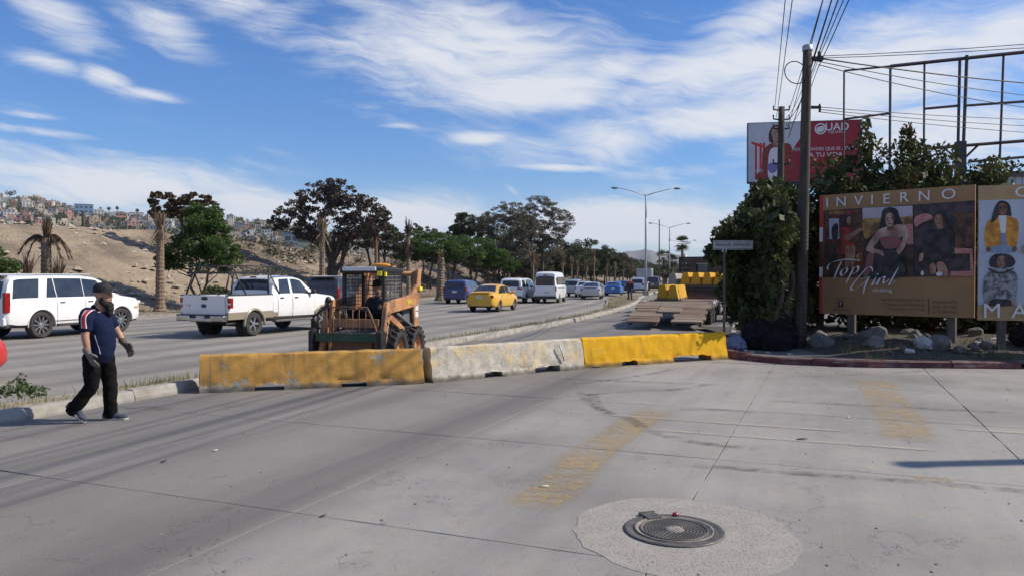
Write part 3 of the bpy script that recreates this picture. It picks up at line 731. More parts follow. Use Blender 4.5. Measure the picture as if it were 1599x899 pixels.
def barrier_mesh(Lb, h, notches, mt, seed, rough=1.):
    xs = set(k * .045 for k in range(int(Lb / .045) + 1)); xs.add(Lb)
    for (a, b, hh) in notches: xs |= {a - .004, a + .004, b - .004, b + .004}
    xs = sorted(x for x in xs if 0 <= x <= Lb); w0, w1 = .225, .115; vs = []; fs = []
    prof = [(-w0, 0), (-w0, .05), (-w0 + .012, .10)] + [(-w0 + .02 + (w0 - w1 - .02) * k / 8, .12 + (h - .14) * k / 8) for k in range(9)] + [(-w1 + .03, h)]
    prof += [(-.03, h + .003), (.03, h + .003)] + [(-y, z) for y, z in reversed(prof)]
    n = len(prof)
    for x in xs:
        zb = 0; 
        for (a, b, hh) in notches:
            if a < x < b: zb = hh * (.86 + .3 * noise.noise(Vector((x * 6, seed, 2)))) * (1 - .25 * abs((x - (a + b) / 2) / ((b - a) / 2)) ** 3)
        endt = min(x, Lb - x)
        for (y, z) in prof:
            z2 = max(z, zb + z * .02); v = Vector((x, y, z2)); q = v * 5 + Vector((seed * 7.1, 0, 0))
            d = .008 * noise.fractal(q, .7, 2, 4) * rough + .004 * noise.noise(v * 26)
            ch = max(0, noise.noise(v * 3.1 + Vector((seed, 5, 1))) - .12) * .055 * (1 if z < .14 else .5 if z > h - .06 else .12)
            s = -1 if y < 0 else 1
            yy = y - s * (ch - d) * (abs(y) > .05); zz = z2 - (ch if z > h - .06 else 0) + (d if z > .1 else 0)
            if z < .01 and zb == 0: zz += max(0, noise.noise(Vector((x * 2.3, y, seed))) - .1) * .09
            xx = x
            if endt < .03: xx += (1 if x < .1 else -1) * max(0, .012 + .03 * noise.noise(Vector((y * 7, z * 7, seed + x))))
            vs.append((xx, yy, zz))
    for i in range(len(xs) - 1):
        for k in range(n): fs.append((i * n + k, i * n + (k + 1) % n, (i + 1) * n + (k + 1) % n, (i + 1) * n + k))
    fs += [tuple(reversed(range(n))), tuple((len(xs) - 1) * n + k for k in range(n))]
    me = MB().add(vs, fs, 0, True).mesh('concrete_barrier', mt); smooth(me, 38); return me
def put_barrier(A, B, h, notches, mt, seed, label, group, z=0., tilt=0, rough=1.):
    A, B = Vector(A), Vector(B); L_ = (B - A).length
    o = inst('concrete_barrier', barrier_mesh(L_, h, notches, mt, seed, rough), None, (A.x, A.y, z), (tilt, 0, atan2(B.y - A.y, B.x - A.x)))
    return tag(o, label, 'barrier', group)
GB = 'barriers laid across the closed lane'
b1 = put_barrier((-5.10, 12.50), (-1.60, 13.65), .60, [(.86, 1.32, .13), (2.26, 2.68, .10)], K['by1'], 1, 'ochre yellow weathered concrete barrier with flaking paint nearest the walking man', GB, rough=1.1)
b2 = put_barrier((-1.54, 13.72), (1.36, 15.82), .61, [(1.12, 1.52, .13), (2.30, 2.92, .15)], K['by2'], 2, 'peeled whitish concrete barrier between the two yellow ones', GB, rough=1.5)
b3 = put_barrier((1.40, 15.93), (4.84, 17.68), .61, [(.92, 1.32, .12), (2.30, 3.35, .17)], K['by3'], 3, 'bright yellow concrete barrier beside the red kerb', GB, rough=1.3)
# small white steel lifting eye on the whitish barrier
mb = MB(); mb.tube([(2.92, -.2, .52), (2.97, -.222, .36), (3.02, -.235, .2)], .014, 6); mb.build('lifting_bar', K['steel'], b2)

# ------------------------------------------------------------------ vehicles
def wheel(parent, x, y, r, w, side, spokes=6, rimf=.66, rim=None, name='wheel', tw=.0, double=False):
    mb = MB(); hw = w / 2
    prof = [(r * rimf, -hw * .9), (r * .9, -hw), (r * .98, -hw * .8), (r, -hw * .5), (r, hw * .5), (r * .98, hw * .8), (r * .9, hw), (r * rimf, hw * .9), (r * rimf * .97, 0)]
    mb.lathe(prof, 28, 0, closed=True)
    wo_ = mb.build(name, K['tyre'], parent, ang=40, loc=(x, y, r), rot=(R(-90) if side > 0 else R(90), 0, 0))
    mb = MB(); rr_ = r * rimf
    mb.lathe([(rr_, hw * .86), (rr_ * .93, hw * .84), (rr_ * .88, hw * .45), (rr_ * .3, hw * .3), (0, hw * .3)], 24, 1)
    for k in range(spokes):
        a = 2 * pi * k / spokes
        for da in ((-.13, .13) if double else (0,)):
            M = Matrix.Rotation(a + da, 4, 'Z')
            ws = .18 / spokes * r / .4; mb.add([(rr_ * .12, -.02, hw * .72), (rr_ * .12, .02, hw * .72), (rr_ * .92, ws, hw * .8), (rr_ * .92, -ws, hw * .8),
                    (rr_ * .12, -.02, hw * .45), (rr_ * .12, .02, hw * .45), (rr_ * .92, ws * 1.3, hw * .5), (rr_ * .92, -ws * 1.3, hw * .5)],
                   [(0, 1, 2, 3), (7, 6, 5, 4), (0, 3, 7, 4), (1, 5, 6, 2), (3, 2, 6, 7), (0, 4, 5, 1)], 0, False, M)
    mb.lathe([(rr_ * .2, hw * .4), (rr_ * .2, hw * .74), (rr_ * .1, hw * .8), (0, hw * .8)], 14, 0)
    mb.build('rim', [rim or K['alloy'], K['dark']], wo_, ang=30)
    return wo_
class Body:
    def __init__(s, sp): s.sp = sp
    def f(s, tab, x, h=.05):
        return (pw(tab, x - h) + 2 * pw(tab, x) + pw(tab, x + h)) / 4
    def sec(s, x):
        sp = s.sp; hw = s.f(sp['plan'], x); be = s.f(sp['belt'], x); tp = max(s.f(sp['top'], x), be + .03); zb = pw(sp['bot'], x)
        g_ = tp - be; tum = sp.get('tum', .28); hb = be - zb
        y7 = hw - .05 - tum * max(g_ - .06, 0); rr_ = min(1, g_ / .3)
        y8 = y7 - .03 - .09 * rr_
        return [(0, zb), (hw - .12, zb), (hw - .025, zb + .08), (hw + .004, zb + .3 * hb), (hw, zb + .72 * hb), (hw - .012, be - .07), (hw - .045, be), (y7, tp - .025 - .035 * rr_), (y8, tp - .006), (y8 * .5, tp + .012), (0, tp + .018)]
    def P(s, x, k):
        sec = s.sec(x); i = min(int(k), 9); t = k - i; a, b = sec[i], sec[i + 1]
        return Vector((x, a[0] + (b[0] - a[0]) * t, a[1] + (b[1] - a[1]) * t))
    def T(s, x, u):
        sec = s.sec(x); y8, z8 = sec[8]; z10 = sec[10][1]; return Vector((x, u * y8, z10 + (z8 - z10) * u * u))
    def panel(s, mb, fn, u0, u1, nu, v0, v1, nv, off, m=0, flip=1):
        """fn(u,v)->point on the body; a panel pushed out along the surface normal by off, with folded edges"""
        vs = []; e = 1e-3
        for i in range(nu + 1):
            for j in range(nv + 1):
                u = u0 + (u1 - u0) * i / nu; v = v0 + (v1 - v0) * j / nv
                p = fn(u, v); n = (fn(u + e, v) - fn(u - e, v)).cross(fn(u, v + e) - fn(u, v - e))
                n = n.normalized() * flip if n.length > 1e-12 else Vector((0, 0, 1)); vs.append(p + n * off)
        q = nv + 1; mb.add(vs, [(i * q + j, (i + 1) * q + j, (i + 1) * q + j + 1, i * q + j + 1) for i in range(nu) for j in range(nv)], m, True)
def car(name, label, cat, sp, pm, loc, heading, group=None):
    t = thing(name, label, cat, (loc[0], loc[1], loc[2] if len(loc) > 2 else -.01), heading, group); B = Body(sp)
    x0, x1 = sp['plan'][0][0], sp['plan'][-1][0]; xs = set()
    for tab in ('plan', 'top', 'belt'): xs |= {p[0] for p in sp[tab]}
    xs |= {x0 + (x1 - x0) * k / 44 for k in range(45)}; xs = sorted(x for x in xs if x0 <= x <= x1); xs = [xs[0]] + [b for a, b in zip(xs, xs[1:]) if b - a > .012]
    mb = MB(); vs = []; n = 20
    for x in xs:
        sec = B.sec(x); ring = [(y, z) for y, z in sec] + [(-y, z) for y, z in reversed(sec[1:10])]
        vs += [(x, y, z) for y, z in ring]
    lo = sp.get('clad', 1)
    def fm(k): kk = k if k < 10 else 19 - k; return 1 if kk < 1 else 2 if kk < lo else 0
    for i in range(len(xs) - 1):
        for k in range(n): mb.add([], []); mb.f.append([i * n + k, i * n + (k + 1) % n, (i + 1) * n + (k + 1) % n, (i + 1) * n + k]); mb.m.append(fm(k)); mb.s.append(True)
    mb.f += [list(reversed(range(n))), [(len(xs) - 1) * n + k for k in range(n)]]; mb.m += [0, 0]; mb.s += [False, False]; mb.v = vs
    body = mb.build('body', [pm, K['under'], sp.get('cladmat', K['dark'])], t)
    cut = []
    for xw in sp['axles']:
        for s in (1, -1):
            c = MB(); yc = s * (sp['hw'] - .05); c.tube([(xw, yc - .3, sp['r'] * 1.02), (xw, yc + .3, sp['r'] * 1.02)], sp['r'] * 1.17, 28, sm=False); cut.append(c)
    boolean(body, cut); smooth(body.data, 32)
    for xw in sp['axles']:
        for s in (1, -1): wheel(t, xw, s * (sp['hw'] - sp.get('ww', .22) / 2 - .01), sp['r'], sp.get('ww', .22), s, sp.get('spokes', 6), sp.get('rimf', .66), sp.get('rim'), double=sp.get('dbl', False))
    # arch lips
    for xw in sp['axles']:
        for s in (1, -1):
            mb = MB(); pts = [(xw + sp['r'] * 1.17 * cos(a), s * (sp['hw'] - .005), max(.2, sp['r'] * 1.02 + sp['r'] * 1.17 * sin(a))) for a in [R(-8 + 196 * k / 18) for k in range(19)]]
            mb.tube(pts, sp.get('lip', .018), 6); mb.build('arch_trim', sp.get('lipmat', pm), t)
    for w in sp['win']:
        for s in (1, -1):
            m_ = MB(); k0, k1 = 6.12, 6.93
            def fn(u, v, s=s, w=w):
                xb = w[0] + (w[1] - w[0]) * u; xt = w[2] + (w[3] - w[2]) * u; p = B.P(xb + (xt - xb) * v, k0 + (k1 - k0) * v); return Vector((p.x, s * p.y, p.z))
            B.panel(m_, fn, 0, 1, 6, 0, 1, 4, .007, 0, -s); m_.build('window', sp.get('glass', K['glass']), t)
    for nm in ('windshield', 'rear_window'):
        if nm in sp:
            a, b = sp[nm]; m_ = MB(); B.panel(m_, lambda u, v: B.T(u, v), a, b, 6, -.93, .93, 8, .008, 0, 1); m_.build(nm, sp.get('glass', K['glass']), t)
    for (a, b) in sp.get('doors', []):                  # shut lines and handles
        for s in (1, -1):
            m_ = MB()
            fn = lambda u, v, s=s: Vector((B.P(u, v).x, s * B.P(u, v).y, B.P(u, v).z))
            B.panel(m_, fn, a - .007, b + .007, 8, 1.95, 5.97, 10, .0025, 1, -s); B.panel(m_, fn, a + .004, b - .004, 8, 2.05, 5.93, 10, .006, 0, -s)
            d = m_.build('door', [pm, K['seam']], t)
            hx = a + .12; p = fn(hx, 5.0); m_ = MB(); m_.box(hx - .02, hx + .16, p.y - .012, p.y + s * .03, p.z - .02, p.z + .022); m_.build('handle', sp.get('handmat', pm), d, bevel=.008)
    for (nm, c, sz, mt, mir) in sp.get('bits', []):
        for s in ((1, -1) if mir else (1,)):
            m_ = MB(); m_.box(c[0] - sz[0] / 2, c[0] + sz[0] / 2, s * c[1] - sz[1] / 2, s * c[1] + sz[1] / 2, c[2] - sz[2] / 2, c[2] + sz[2] / 2)
            m_.build(nm, K[mt] if mt in K else pm, t, bevel=min(sz) * .3)
    mx, mz = sp['mirror']; p = B.P(mx, 6.1)
    for s in (1, -1):
        m_ = MB(); m_.ell((mx, s * (p.y + .13), p.z + .09), .07, .11, .085, 6); m_.tube([(mx, s * (p.y - .03), p.z + .02), (mx, s * (p.y + .1), p.z + .05)], .03, 6); m_.build('mirror', sp.get('mirmat', pm), t)
    return t
P_ = {}
P_['white'] = paint('car_white', (.80, .80, .79)); P_['white2'] = paint('car_white_plain', (.76, .76, .75), amt=.35)
P_['yellow'] = paint('car_yellow', (.72, .40, .02), amt=.3); P_['blue'] = paint('car_dark_blue', (.018, .03, .14), amt=.3)
P_['azure'] = paint('car_bright_blue', (.02, .13, .42)); P_['silver'] = paint('car_silver', (.46, .47, .49), metal=.5)
P_['navy'] = paint('car_navy', (.015, .02, .045)); P_['black'] = paint('car_black', (.012, .012, .014)); P_['red'] = paint('car_red', (.52, .012, .014), amt=.1); P_['greydk'] = paint('car_dark_grey', (.05, .052, .056))
K['tan'] = paint('pickup_tan', (.27, .23, .165), amt=.3)

SUVL = dict(plan=[(-2.69, .86), (-2.62, .95), (-2.3, 1.0), (1.6, 1.0), (2.2, .97), (2.44, .87), (2.53, .72)], hw=1.0,
 top=[(-2.69, 1.12), (-2.64, 1.3), (-2.52, 1.72), (-2.44, 1.86), (-2.2, 1.92), (-1.2, 1.95), (0, 1.945), (.6, 1.88), (.85, 1.79), (1.42, 1.30), (1.6, 1.25), (2.3, 1.15), (2.48, 1.03), (2.53, .9)],
 belt=[(-2.69, 1.1), (-2.4, 1.16), (0, 1.16), (1.42, 1.18), (1.6, 1.19), (2.3, 1.09), (2.48, .97), (2.53, .84)], bot=[(-2.69, .42), (-2.3, .36), (-1.2, .34), (1.2, .34), (2.2, .34), (2.53, .40)],
 axles=(-1.535, 1.535), r=.41, ww=.27, rimf=.72, spokes=10, dbl=False, tum=.22,
 win=[(-2.46, -1.62, -2.34, -1.5), (-1.34, -.98, -1.2, -1.04), (-.95, .04, -1.0, .02), (.07, 1.12, .05, .62)], windshield=(.78, 1.36), rear_window=(-2.66, -2.5), doors=[(-1.0, .05), (.06, 1.2)], handmat=K['chrome'], clad=2, cladmat=K['dark'],
 mirror=(1.0, 1.2), bits=[('tail_light', (-2.635, .90, 1.12), (.20, .12, .62), 'red_lens', 1), ('bumper', (-2.66, 0, .56), (.16, 1.80, .26), '', 0), ('lower_bumper', (-2.6, 0, .42), (.2, 1.84, .12), 'dark', 0), ('plate', (-2.715, 0, .98), (.03, .36, .17), 'plate', 0), ('running_board', (0, .97, .38), (2.0, .16, .05), 'dark', 1), ('roof_rail', (-.8, .70, 1.965), (2.6, .04, .04), 'steel', 1), ('head_light', (2.40, .78, 1.0), (.22, .2, .12), 'clear_lens', 1), ('marker_lamp', (2.2, .985, .84), (.16, .03, .05), 'amber', 1), ('grille', (2.53, 0, .85), (.05, 1.1, .4), 'dark', 0), ('spoiler', (-2.5, 0, 1.9), (.22, 1.3, .05), 'dark', 0), ('side_trim', (0, 1.006, .52), (2.3, .02, .025), 'chrome', 1), ('front_bumper', (2.47, 0, .5), (.16, 1.5, .2), '', 0)])
def scaled(sp, sx, sz, sy=1., **kw):
    q = dict(sp); 
    for k in ('plan', 'top', 'belt', 'bot'):
        q[k] = [(x * sx, v * (sy if k == 'plan' else sz)) for x, v in sp[k]]
    q['axles'] = tuple(a * sx for a in sp['axles']); q['win'] = [tuple(x * sx for x in w) for w in sp['win']]; q['hw'] = sp['hw'] * sy; q['doors'] = [(a * sx, b * sx) for a, b in sp['doors']]
    for k in ('windshield', 'rear_window'): q[k] = (sp[k][0] * sx, sp[k][1] * sx)
    q['mirror'] = (sp['mirror'][0] * sx, sp['mirror'][1] * sz)
    q['bits'] = [(n, (c[0] * sx, c[1] * sy, c[2] * sz), (s[0], s[1] * sy, s[2] * sz), m, i) for n, c, s, m, i in sp['bits']]
    q.update(kw); return q
SEDAN = dict(plan=[(-2.2, .66), (-2.12, .76), (-1.8, .84), (1.3, .85), (1.8, .82), (2.05, .7), (2.15, .5)], hw=.85,
 top=[(-2.2, .86), (-2.16, .98), (-2.0, 1.03), (-1.62, 1.06), (-1.5, 1.09), (-.85, 1.41), (-.4, 1.485), (.1, 1.48), (.42, 1.42), (1.12, 1.0), (1.28, .95), (1.95, .82), (2.1, .68), (2.15, .56)],
 belt=[(-2.2, .84), (-1.6, .98), (-.5, .95), (1.1, .92), (1.3, .9), (1.95, .77), (2.1, .63), (2.15, .5)], bot=[(-2.2, .34), (-1.8, .24), (1.6, .22), (2.15, .3)],
 axles=(-1.25, 1.3), r=.31, ww=.19, rimf=.68, spokes=8, tum=.36, win=[(-1.38, -.92, -1.1, -.92), (-.9, -.12, -.9, -.12), (-.06, .98, -.06, .42)], windshield=(.42, 1.08), rear_window=(-1.47, -.86), doors=[(-.98, -.1), (-.1, .95)],
 mirror=(.72, .95), bits=[('tail_light', (-2.1, .63, .84), (.18, .28, .17), 'red_lens', 1), ('plate', (-2.205, 0, .80), (.03, .34, .14), 'plate', 0), ('bumper', (-2.14, 0, .5), (.14, 1.44, .2), '', 0), ('lower_bumper', (-2.05, 0, .34), (.22, 1.4, .1), 'dark', 0), ('head_light', (2.0, .6, .7), (.2, .26, .13), 'clear_lens', 1), ('spoiler', (-2.1, 0, 1.045), (.14, 1.2, .03), '', 0)])
JEEP = scaled(SUVL, .9, .93, .95, spokes=5, dbl=False, rimf=.62, r=.37, bits=[('tail_light', (-2.4, .70, 1.06), (.16, .38, .14), 'red_lens', 1), ('bumper', (-2.4, 0, .62), (.14, 1.66, .18), '', 0), ('lower_bumper', (-2.36, 0, .44), (.18, 1.7, .18), 'dark', 0), ('plate', (-2.44, 0, .86), (.03, .36, .17), 'plate', 0), ('head_light', (2.2, .74, .93), (.2, .2, .1), 'clear_lens', 1), ('roof_rail', (-.7, .66, 1.83), (2.2, .04, .04), 'dark', 1)])
CUV = scaled(SUVL, .83, .86, .90, spokes=6, dbl=False, rimf=.62, r=.34, ww=.22, bits=[('tail_light', (-2.17, .80, 1.04), (.2, .14, .3), 'red_lens', 1), ('bumper', (-2.2, 0, .5), (.14, 1.6, .2), '', 0), ('lower_bumper', (-2.16, 0, .36), (.18, 1.6, .12), 'dark', 0), ('plate', (-2.26, 0, .86), (.03, .34, .15), 'plate', 0), ('head_light', (2.04, .72, .86), (.2, .2, .12), 'clear_lens', 1)])
VAN = dict(plan=[(-2.5, .80), (-2.44, .85), (-2.2, .86), (1.6, .86), (2.2, .8), (2.42, .66), (2.5, .5)], hw=.86,
 top=[(-2.5, 1.5), (-2.46, 1.95), (-2.38, 2.18), (-2.1, 2.26), (-1., 2.28), (.9, 2.26), (1.25, 2.14), (2.05, 1.28), (2.2, 1.2), (2.42, 1.0), (2.5, .8)],
 belt=[(-2.5, 1.22), (1.5, 1.22), (2.05, 1.2), (2.2, 1.12), (2.42, .94), (2.5, .75)], bot=[(-2.5, .36), (-2.2, .3), (2.0, .3), (2.5, .36)],
 axles=(-1.3, 1.3), r=.32, ww=.2, rimf=.62, spokes=8, tum=.13, win=[(-2.3, -1.1, -2.3, -1.1), (-1.0, .1, -1.0, .1), (.2, 1.5, .2, 1.1)], windshield=(1.3, 2.0), rear_window=(-2.497, -2.44), doors=[(.2, 1.3)],
 mirror=(1.5, 1.3), mirmat=K['dark'], bits=[('tail_light', (-2.46, .79, 1.02), (.1, .1, .34), 'red_lens', 1), ('plate', (-2.515, -.1, .80), (.03, .34, .16), 'plate', 0), ('bumper', (-2.5, 0, .42), (.14, 1.66, .22), 'dark', 0), ('brake_lamp', (-2.42, 0, 2.02), (.06, .3, .06), 'red_lens', 0), ('side_trim', (-.4, .868, 1.1), (3.6, .012, .04), 'dark', 1), ('back_glass', (-2.505, 0, 1.58), (.03, 1.34, .62), 'glass', 0), ('head_light', (2.34, .66, .84), (.2, .2, .2), 'clear_lens', 1), ('side_glass', (-.4, .825, 1.62), (3.5, .03, .56), 'glass', 1)])
VAN['win'] = []
PCAB = dict(plan=[(-.86, .97), (1.4, .97), (2.3, .95), (2.7, .86), (2.85, .7)], hw=.98, top=[(-.86, 1.36), (-.82, 1.5), (-.68, 1.84), (-.5, 1.9), (0, 1.925), (.4, 1.91), (.75, 1.83), (1.35, 1.36), (1.55, 1.3), (2.5, 1.2), (2.78, 1.06), (2.85, .9)],
 belt=[(-.86, 1.26), (1.35, 1.26), (1.55, 1.25), (2.5, 1.14), (2.78, 1.0), (2.85, .84)], bot=[(-.86, .50), (1., .48), (2.85, .46)], axles=(-1.75, 1.75), r=.39, ww=.26, rimf=.6, spokes=5, tum=.22,
 win=[(-.50, .06, -.42, .04), (.18, 1.18, .16, .66)], windshield=(.76, 1.3), rear_window=(-.845, -.69), doors=[(-.62, .1), (.12, 1.28)], handmat=K['dark'], mirror=(1.12, 1.3), mirmat=K['dark'], clad=3, cladmat=K['tan'], lip=.045, lipmat=K['tan'],
 bits=[('running_board', (.2, .98, .44), (2.1, .22, .07), 'greyb', 1), ('head_light', (2.74, .74, .95), (.16, .3, .2), 'clear_lens', 1), ('bumper', (2.82, 0, .62), (.16, 1.8, .22), 'chrome', 0), ('brake_lamp', (-.71, 0, 1.875), (.06, .28, .05), 'red_lens', 0)])
K['greyb'] = mat('grey_plastic', (.11, .11, .11), (.08, .08, .08), 6, .55)
def pickup(label, pm, loc, heading, group=None, rack=True, sp=PCAB, lower=None):
    lower = lower or K['tan']; t = car('pickup_truck', label, 'pickup', sp, pm, loc, heading, group); xa, xb = -2.9, -.88; r = .47; ax = -1.75
    arch = [(ax + r * cos(a), .40 + r * sin(a)) for a in [R(180 - 180 * k / 16) for k in range(17)]]
    arch = [(x, max(z, .56)) for x, z in arch]
    for s in (1, -1):
        y0, y1 = s * .87, s * .98
        mb = MB(); mb.prism([(xa, .78), (xa, 1.30), (xb, 1.30), (xb, .78)] + [(ax + r * cos(a), .40 + r * sin(a)) for a in [R(k) for k in range(54, 127, 8)]][0:10], min(y0, y1), max(y0, y1), 0)
        mb.prism([(xa, .56), (xa, .777), (ax - .28, .777), (ax - r * .93, .56)], min(y0, y1), max(y0, y1), 1); mb.prism([(ax + r * .93, .56), (ax + .28, .777), (xb, .777), (xb, .56)], min(y0, y1), max(y0, y1), 1)
        mb.box(xa, xb, s * .925 - .07, s * .925 + .07, 1.30, 1.335, 2)
        mb.build('bed_side', [pm, lower, K['dark']], t, bevel=.012)
        mb = MB(); mb.tube([(ax + r * cos(a), s * .975, .40 + r * sin(a)) for a in [R(18 + 144 * k / 16) for k in range(17)]], .035, 6); mb.build('arch_trim', lower, t)
        mb = MB(); mb.lathe([(r * .98, -.2), (r, .02)], 20, 0, Matrix.Translation((ax, s * .8, .40)) @ Matrix.Rotation(R(90), 4, 'X')); mb.build('wheel_well', K['under'], t)
    mb = MB(); mb.box(xa + .05, xb, -.87, .87, .72, .76); mb.box(xb - .04, xb, -.87, .87, .76, 1.29); mb.build('bed_floor', K['dark'], t)
    mb = MB(); mb.box(-2.7, 2.4, -.55, .55, .42, .56); mb.box(-1.85, -1.65, -.75, .75, .3, .48); mb.build('chassis', K['under'], t)
    mb = MB(); mb.tube([(-2.6, -.62, .44), (-2.0, -.6, .44)], .04, 8); mb.build('exhaust', K['steel'], t)
    mb = MB(); mb.box(xa - .035, xa + .03, -.86, .86, .72, 1.31); tg = mb.build('tailgate', pm, t, bevel=.015)
    mb = MB(); mb.box(xa - .06, xa - .03, -.17, .0 + .06, 1.17, 1.27); mb.build('handle', K['dark'], tg, bevel=.01)
    mb = MB(); mb.lathe([(0, 0), (.06, 0), (.055, .02), (0, .025)], 20, 0, Matrix.Translation((xa - .034, -.02, .99)) @ Matrix.Scale(1.9, 4, (0, 1, 0)) @ Matrix.Rotation(R(-90), 4, 'Y')); mb.build('emblem', K['navyb'], tg)
    lettering('F-150', .075, K['dark'], tg, (xa - .037, .62, 1.0), (R(90), 0, R(-90)), extr=.003, sx=1.2)
    for s in (1, -1):
        mb = MB(); mb.box(xa - .03, xa + .10, s * .975 - .115, s * .975 + .012, .92, 1.24); tl = mb.build('tail_light', K['red_lens'], t, bevel=.015)
        mb = MB(); mb.box(xa - .036, xa + .09, s * .975 - .11, s * .975 + .016, 1.03, 1.08); mb.build('reverse_lamp', K['clear_lens'], tl)
    mb = MB(); mb.box(xa - .2, xa - .02, -.98, -.42, .52, .70); mb.box(xa - .2, xa - .02, .42, .98, .52, .70); mb.box(xa - .18, xa - .02, -.42, .42, .50, .62); bp = mb.build('bumper', K['chrome'], t, bevel=.03)
    mb = MB(); mb.box(xa - .19, xa - .05, -.98, .98, .70, .725); mb.box(xa - .15, xa - .02, -.42, .42, .6, .70); mb.build('bumper_pad', K['dark'], bp)
    mb = MB(); mb.box(xa - .175, xa - .155, -.17, .17, .58, .69); mb.build('plate', K['plate'], bp)
    if rack:
        mb = MB(); H = 2.03
        for s in (1, -1):
            mb.box(-2.75, 1.15, s * .82 - .03, s * .82 + .03, H - .05, H + .02)
            for x, dx in ((-2.62, .28), (-1.05, .0)):
                mb.tube([(x - dx * .4, s * .92, 1.32), (x + .12, s * .83, H)], .03, 6); mb.tube([(x + .55, s * .92, 1.32), (x + .15, s * .83, H)], .024, 6)
            mb.tube([(-2.7, s * .82, H + .0), (-2.7, s * .82, H + .2)], .016, 6)
            mb.tube([(-2.7, s * .82, H + .2), (-.3, s * .82, H + .2), (.9, s * .82, H + .02)], .016, 6)
            for x in (-2.1, -1.5, -.9, -.3): mb.tube([(x, s * .82, H), (x, s * .82, H + .2)], .014, 6)
        for x in (-2.7, -1.0, 1.1): mb.box(x - .03, x + .03, -.82, .82, H - .04, H + .01)
        mb.tube([(-2.7, -.82, H + .2), (-2.7, .82, H + .2)], .016, 6)
        for y in (-.4, 0, .4): mb.tube([(-2.7, y, H), (-2.7, y, H + .2)], .014, 6)
        mb.build('ladder_rack', K['black'], t)
    return t
K['navyb'] = mat('navy_emblem', (.015, .03, .12), rough=.3)
def hd(x, y): return heading_at(y)
H0 = atan2(.925, .40)
# two large vehicles in front
car('suv', 'large white SUV with silver multi-spoke wheels beside the walking man', 'SUV', SUVL, P_['white'], (-14.95, 25.45), H0 + R(5))
pickup('white pickup truck with tan lower panels and black ladder rack', P_['white2'], (-8.45, 26.6), H0)
car('suv', 'dark large SUV half hidden between white pickup and loader', 'SUV', scaled(SUVL, 1, .98), P_['greydk'], (-8.1, 38.0), hd(0, 40))
RED = scaled(SEDAN, 1, .95); RED['bits'] = [b if b[0] != 'head_light' else ('head_light', (2.05, .36, .66), (.16, .24, .12), 'clear_lens', 1) for b in RED['bits']]
rc = car('car', 'red car whose front corner just shows at the edge of the frame', 'car', RED, P_['red'], (-10.56, 12.25), H0)
BIT = dict
car('suv', 'dark blue compact SUV driving left of the yellow sedan', 'SUV', CUV, P_['blue'], (-3.55, 56.2), hd(0, 55))
car('sedan', 'yellow sedan with clear tail lamps in the middle lanes', 'car', dict(SEDAN, lipmat=P_['yellow']), P_['yellow'], (-1.05, 43.3), hd(0, 34))
car('suv', 'white mid-size SUV with black lower bumper beside yellow sedan', 'SUV', JEEP, P_['white'], (.55, 58.0), hd(0, 40))
car('van', 'white high-roof passenger van driving away', 'van', VAN, P_['white2'], (2.95, 57.8), hd(0, 54))
car('suv', 'small silver white SUV just right of the high-roof van', 'SUV', CUV, P_['silver'], (6.2, 76), hd(0, 74))
car('sedan', 'white sedan half hidden behind silver sedan', 'car', SEDAN, P_['white2'], (7.1, 74), hd(0, 70))
car('sedan', 'silver sedan with two red tail lamps ahead of the van', 'car', scaled(SEDAN, 1.05, .98, 1.04), P_['silver'], (7.05, 67.4), hd(0, 60))
car('sedan', 'bright blue sedan left of the pedestrian', 'car', scaled(SEDAN, 1.05, .97, 1.04), P_['azure'], (10.5, 78.8), hd(0, 68))
car('sedan', 'navy sedan just behind the pedestrian in the distance', 'car', SEDAN, P_['navy'], (13.7, 95), hd(0, 95))
P2 = scaled(PCAB, 1, 1); P2['bits'] = PCAB['bits']; P2['clad'] = 1; P2['lipmat'] = P_['white']
car('suv', 'white SUV seen between the pedestrian and the lamp post', 'SUV', JEEP, P_['white'], (15.2, 92), hd(0, 92))
car('suv', 'dark grey SUV furthest along the road, right of the lamp post', 'SUV', scaled(JEEP, 1.05, 1.1), P_['greydk'], (19.2, 104), hd(0, 104))
K['boxw'] = mat('box_truck_body', (.5, .52, .53), (.42, .44, .45), 1, .5)
bt = thing('box_truck', 'pale box truck far away between lamp post and pedestrian', 'truck', (22.2, 128, 0), hd(0, 128))
mb = MB(); mb.box(-3.2, 1.6, -1.2, 1.2, .95, 3.3); mb.build('cargo_box', K['boxw'], bt, bevel=.04)
mb = MB(); mb.prism([(1.65, .6), (1.65, 2.3), (2.6, 2.3), (3.3, 1.5), (3.5, 1.3), (3.5, .6)], -1.05, 1.05); mb.build('cab', P_['white2'], bt, bevel=.05)
mb = MB(); mb.box(-3.0, 3.2, -.5, .5, .55, .95); mb.box(-3.25, -3.15, -1.1, 1.1, .5, .7); mb.build('chassis', K['under'], bt)
for x in (-2.2, 2.5):
    for s in (1, -1): wheel(bt, x, s * .95, .42, .3, s, 6, .55)
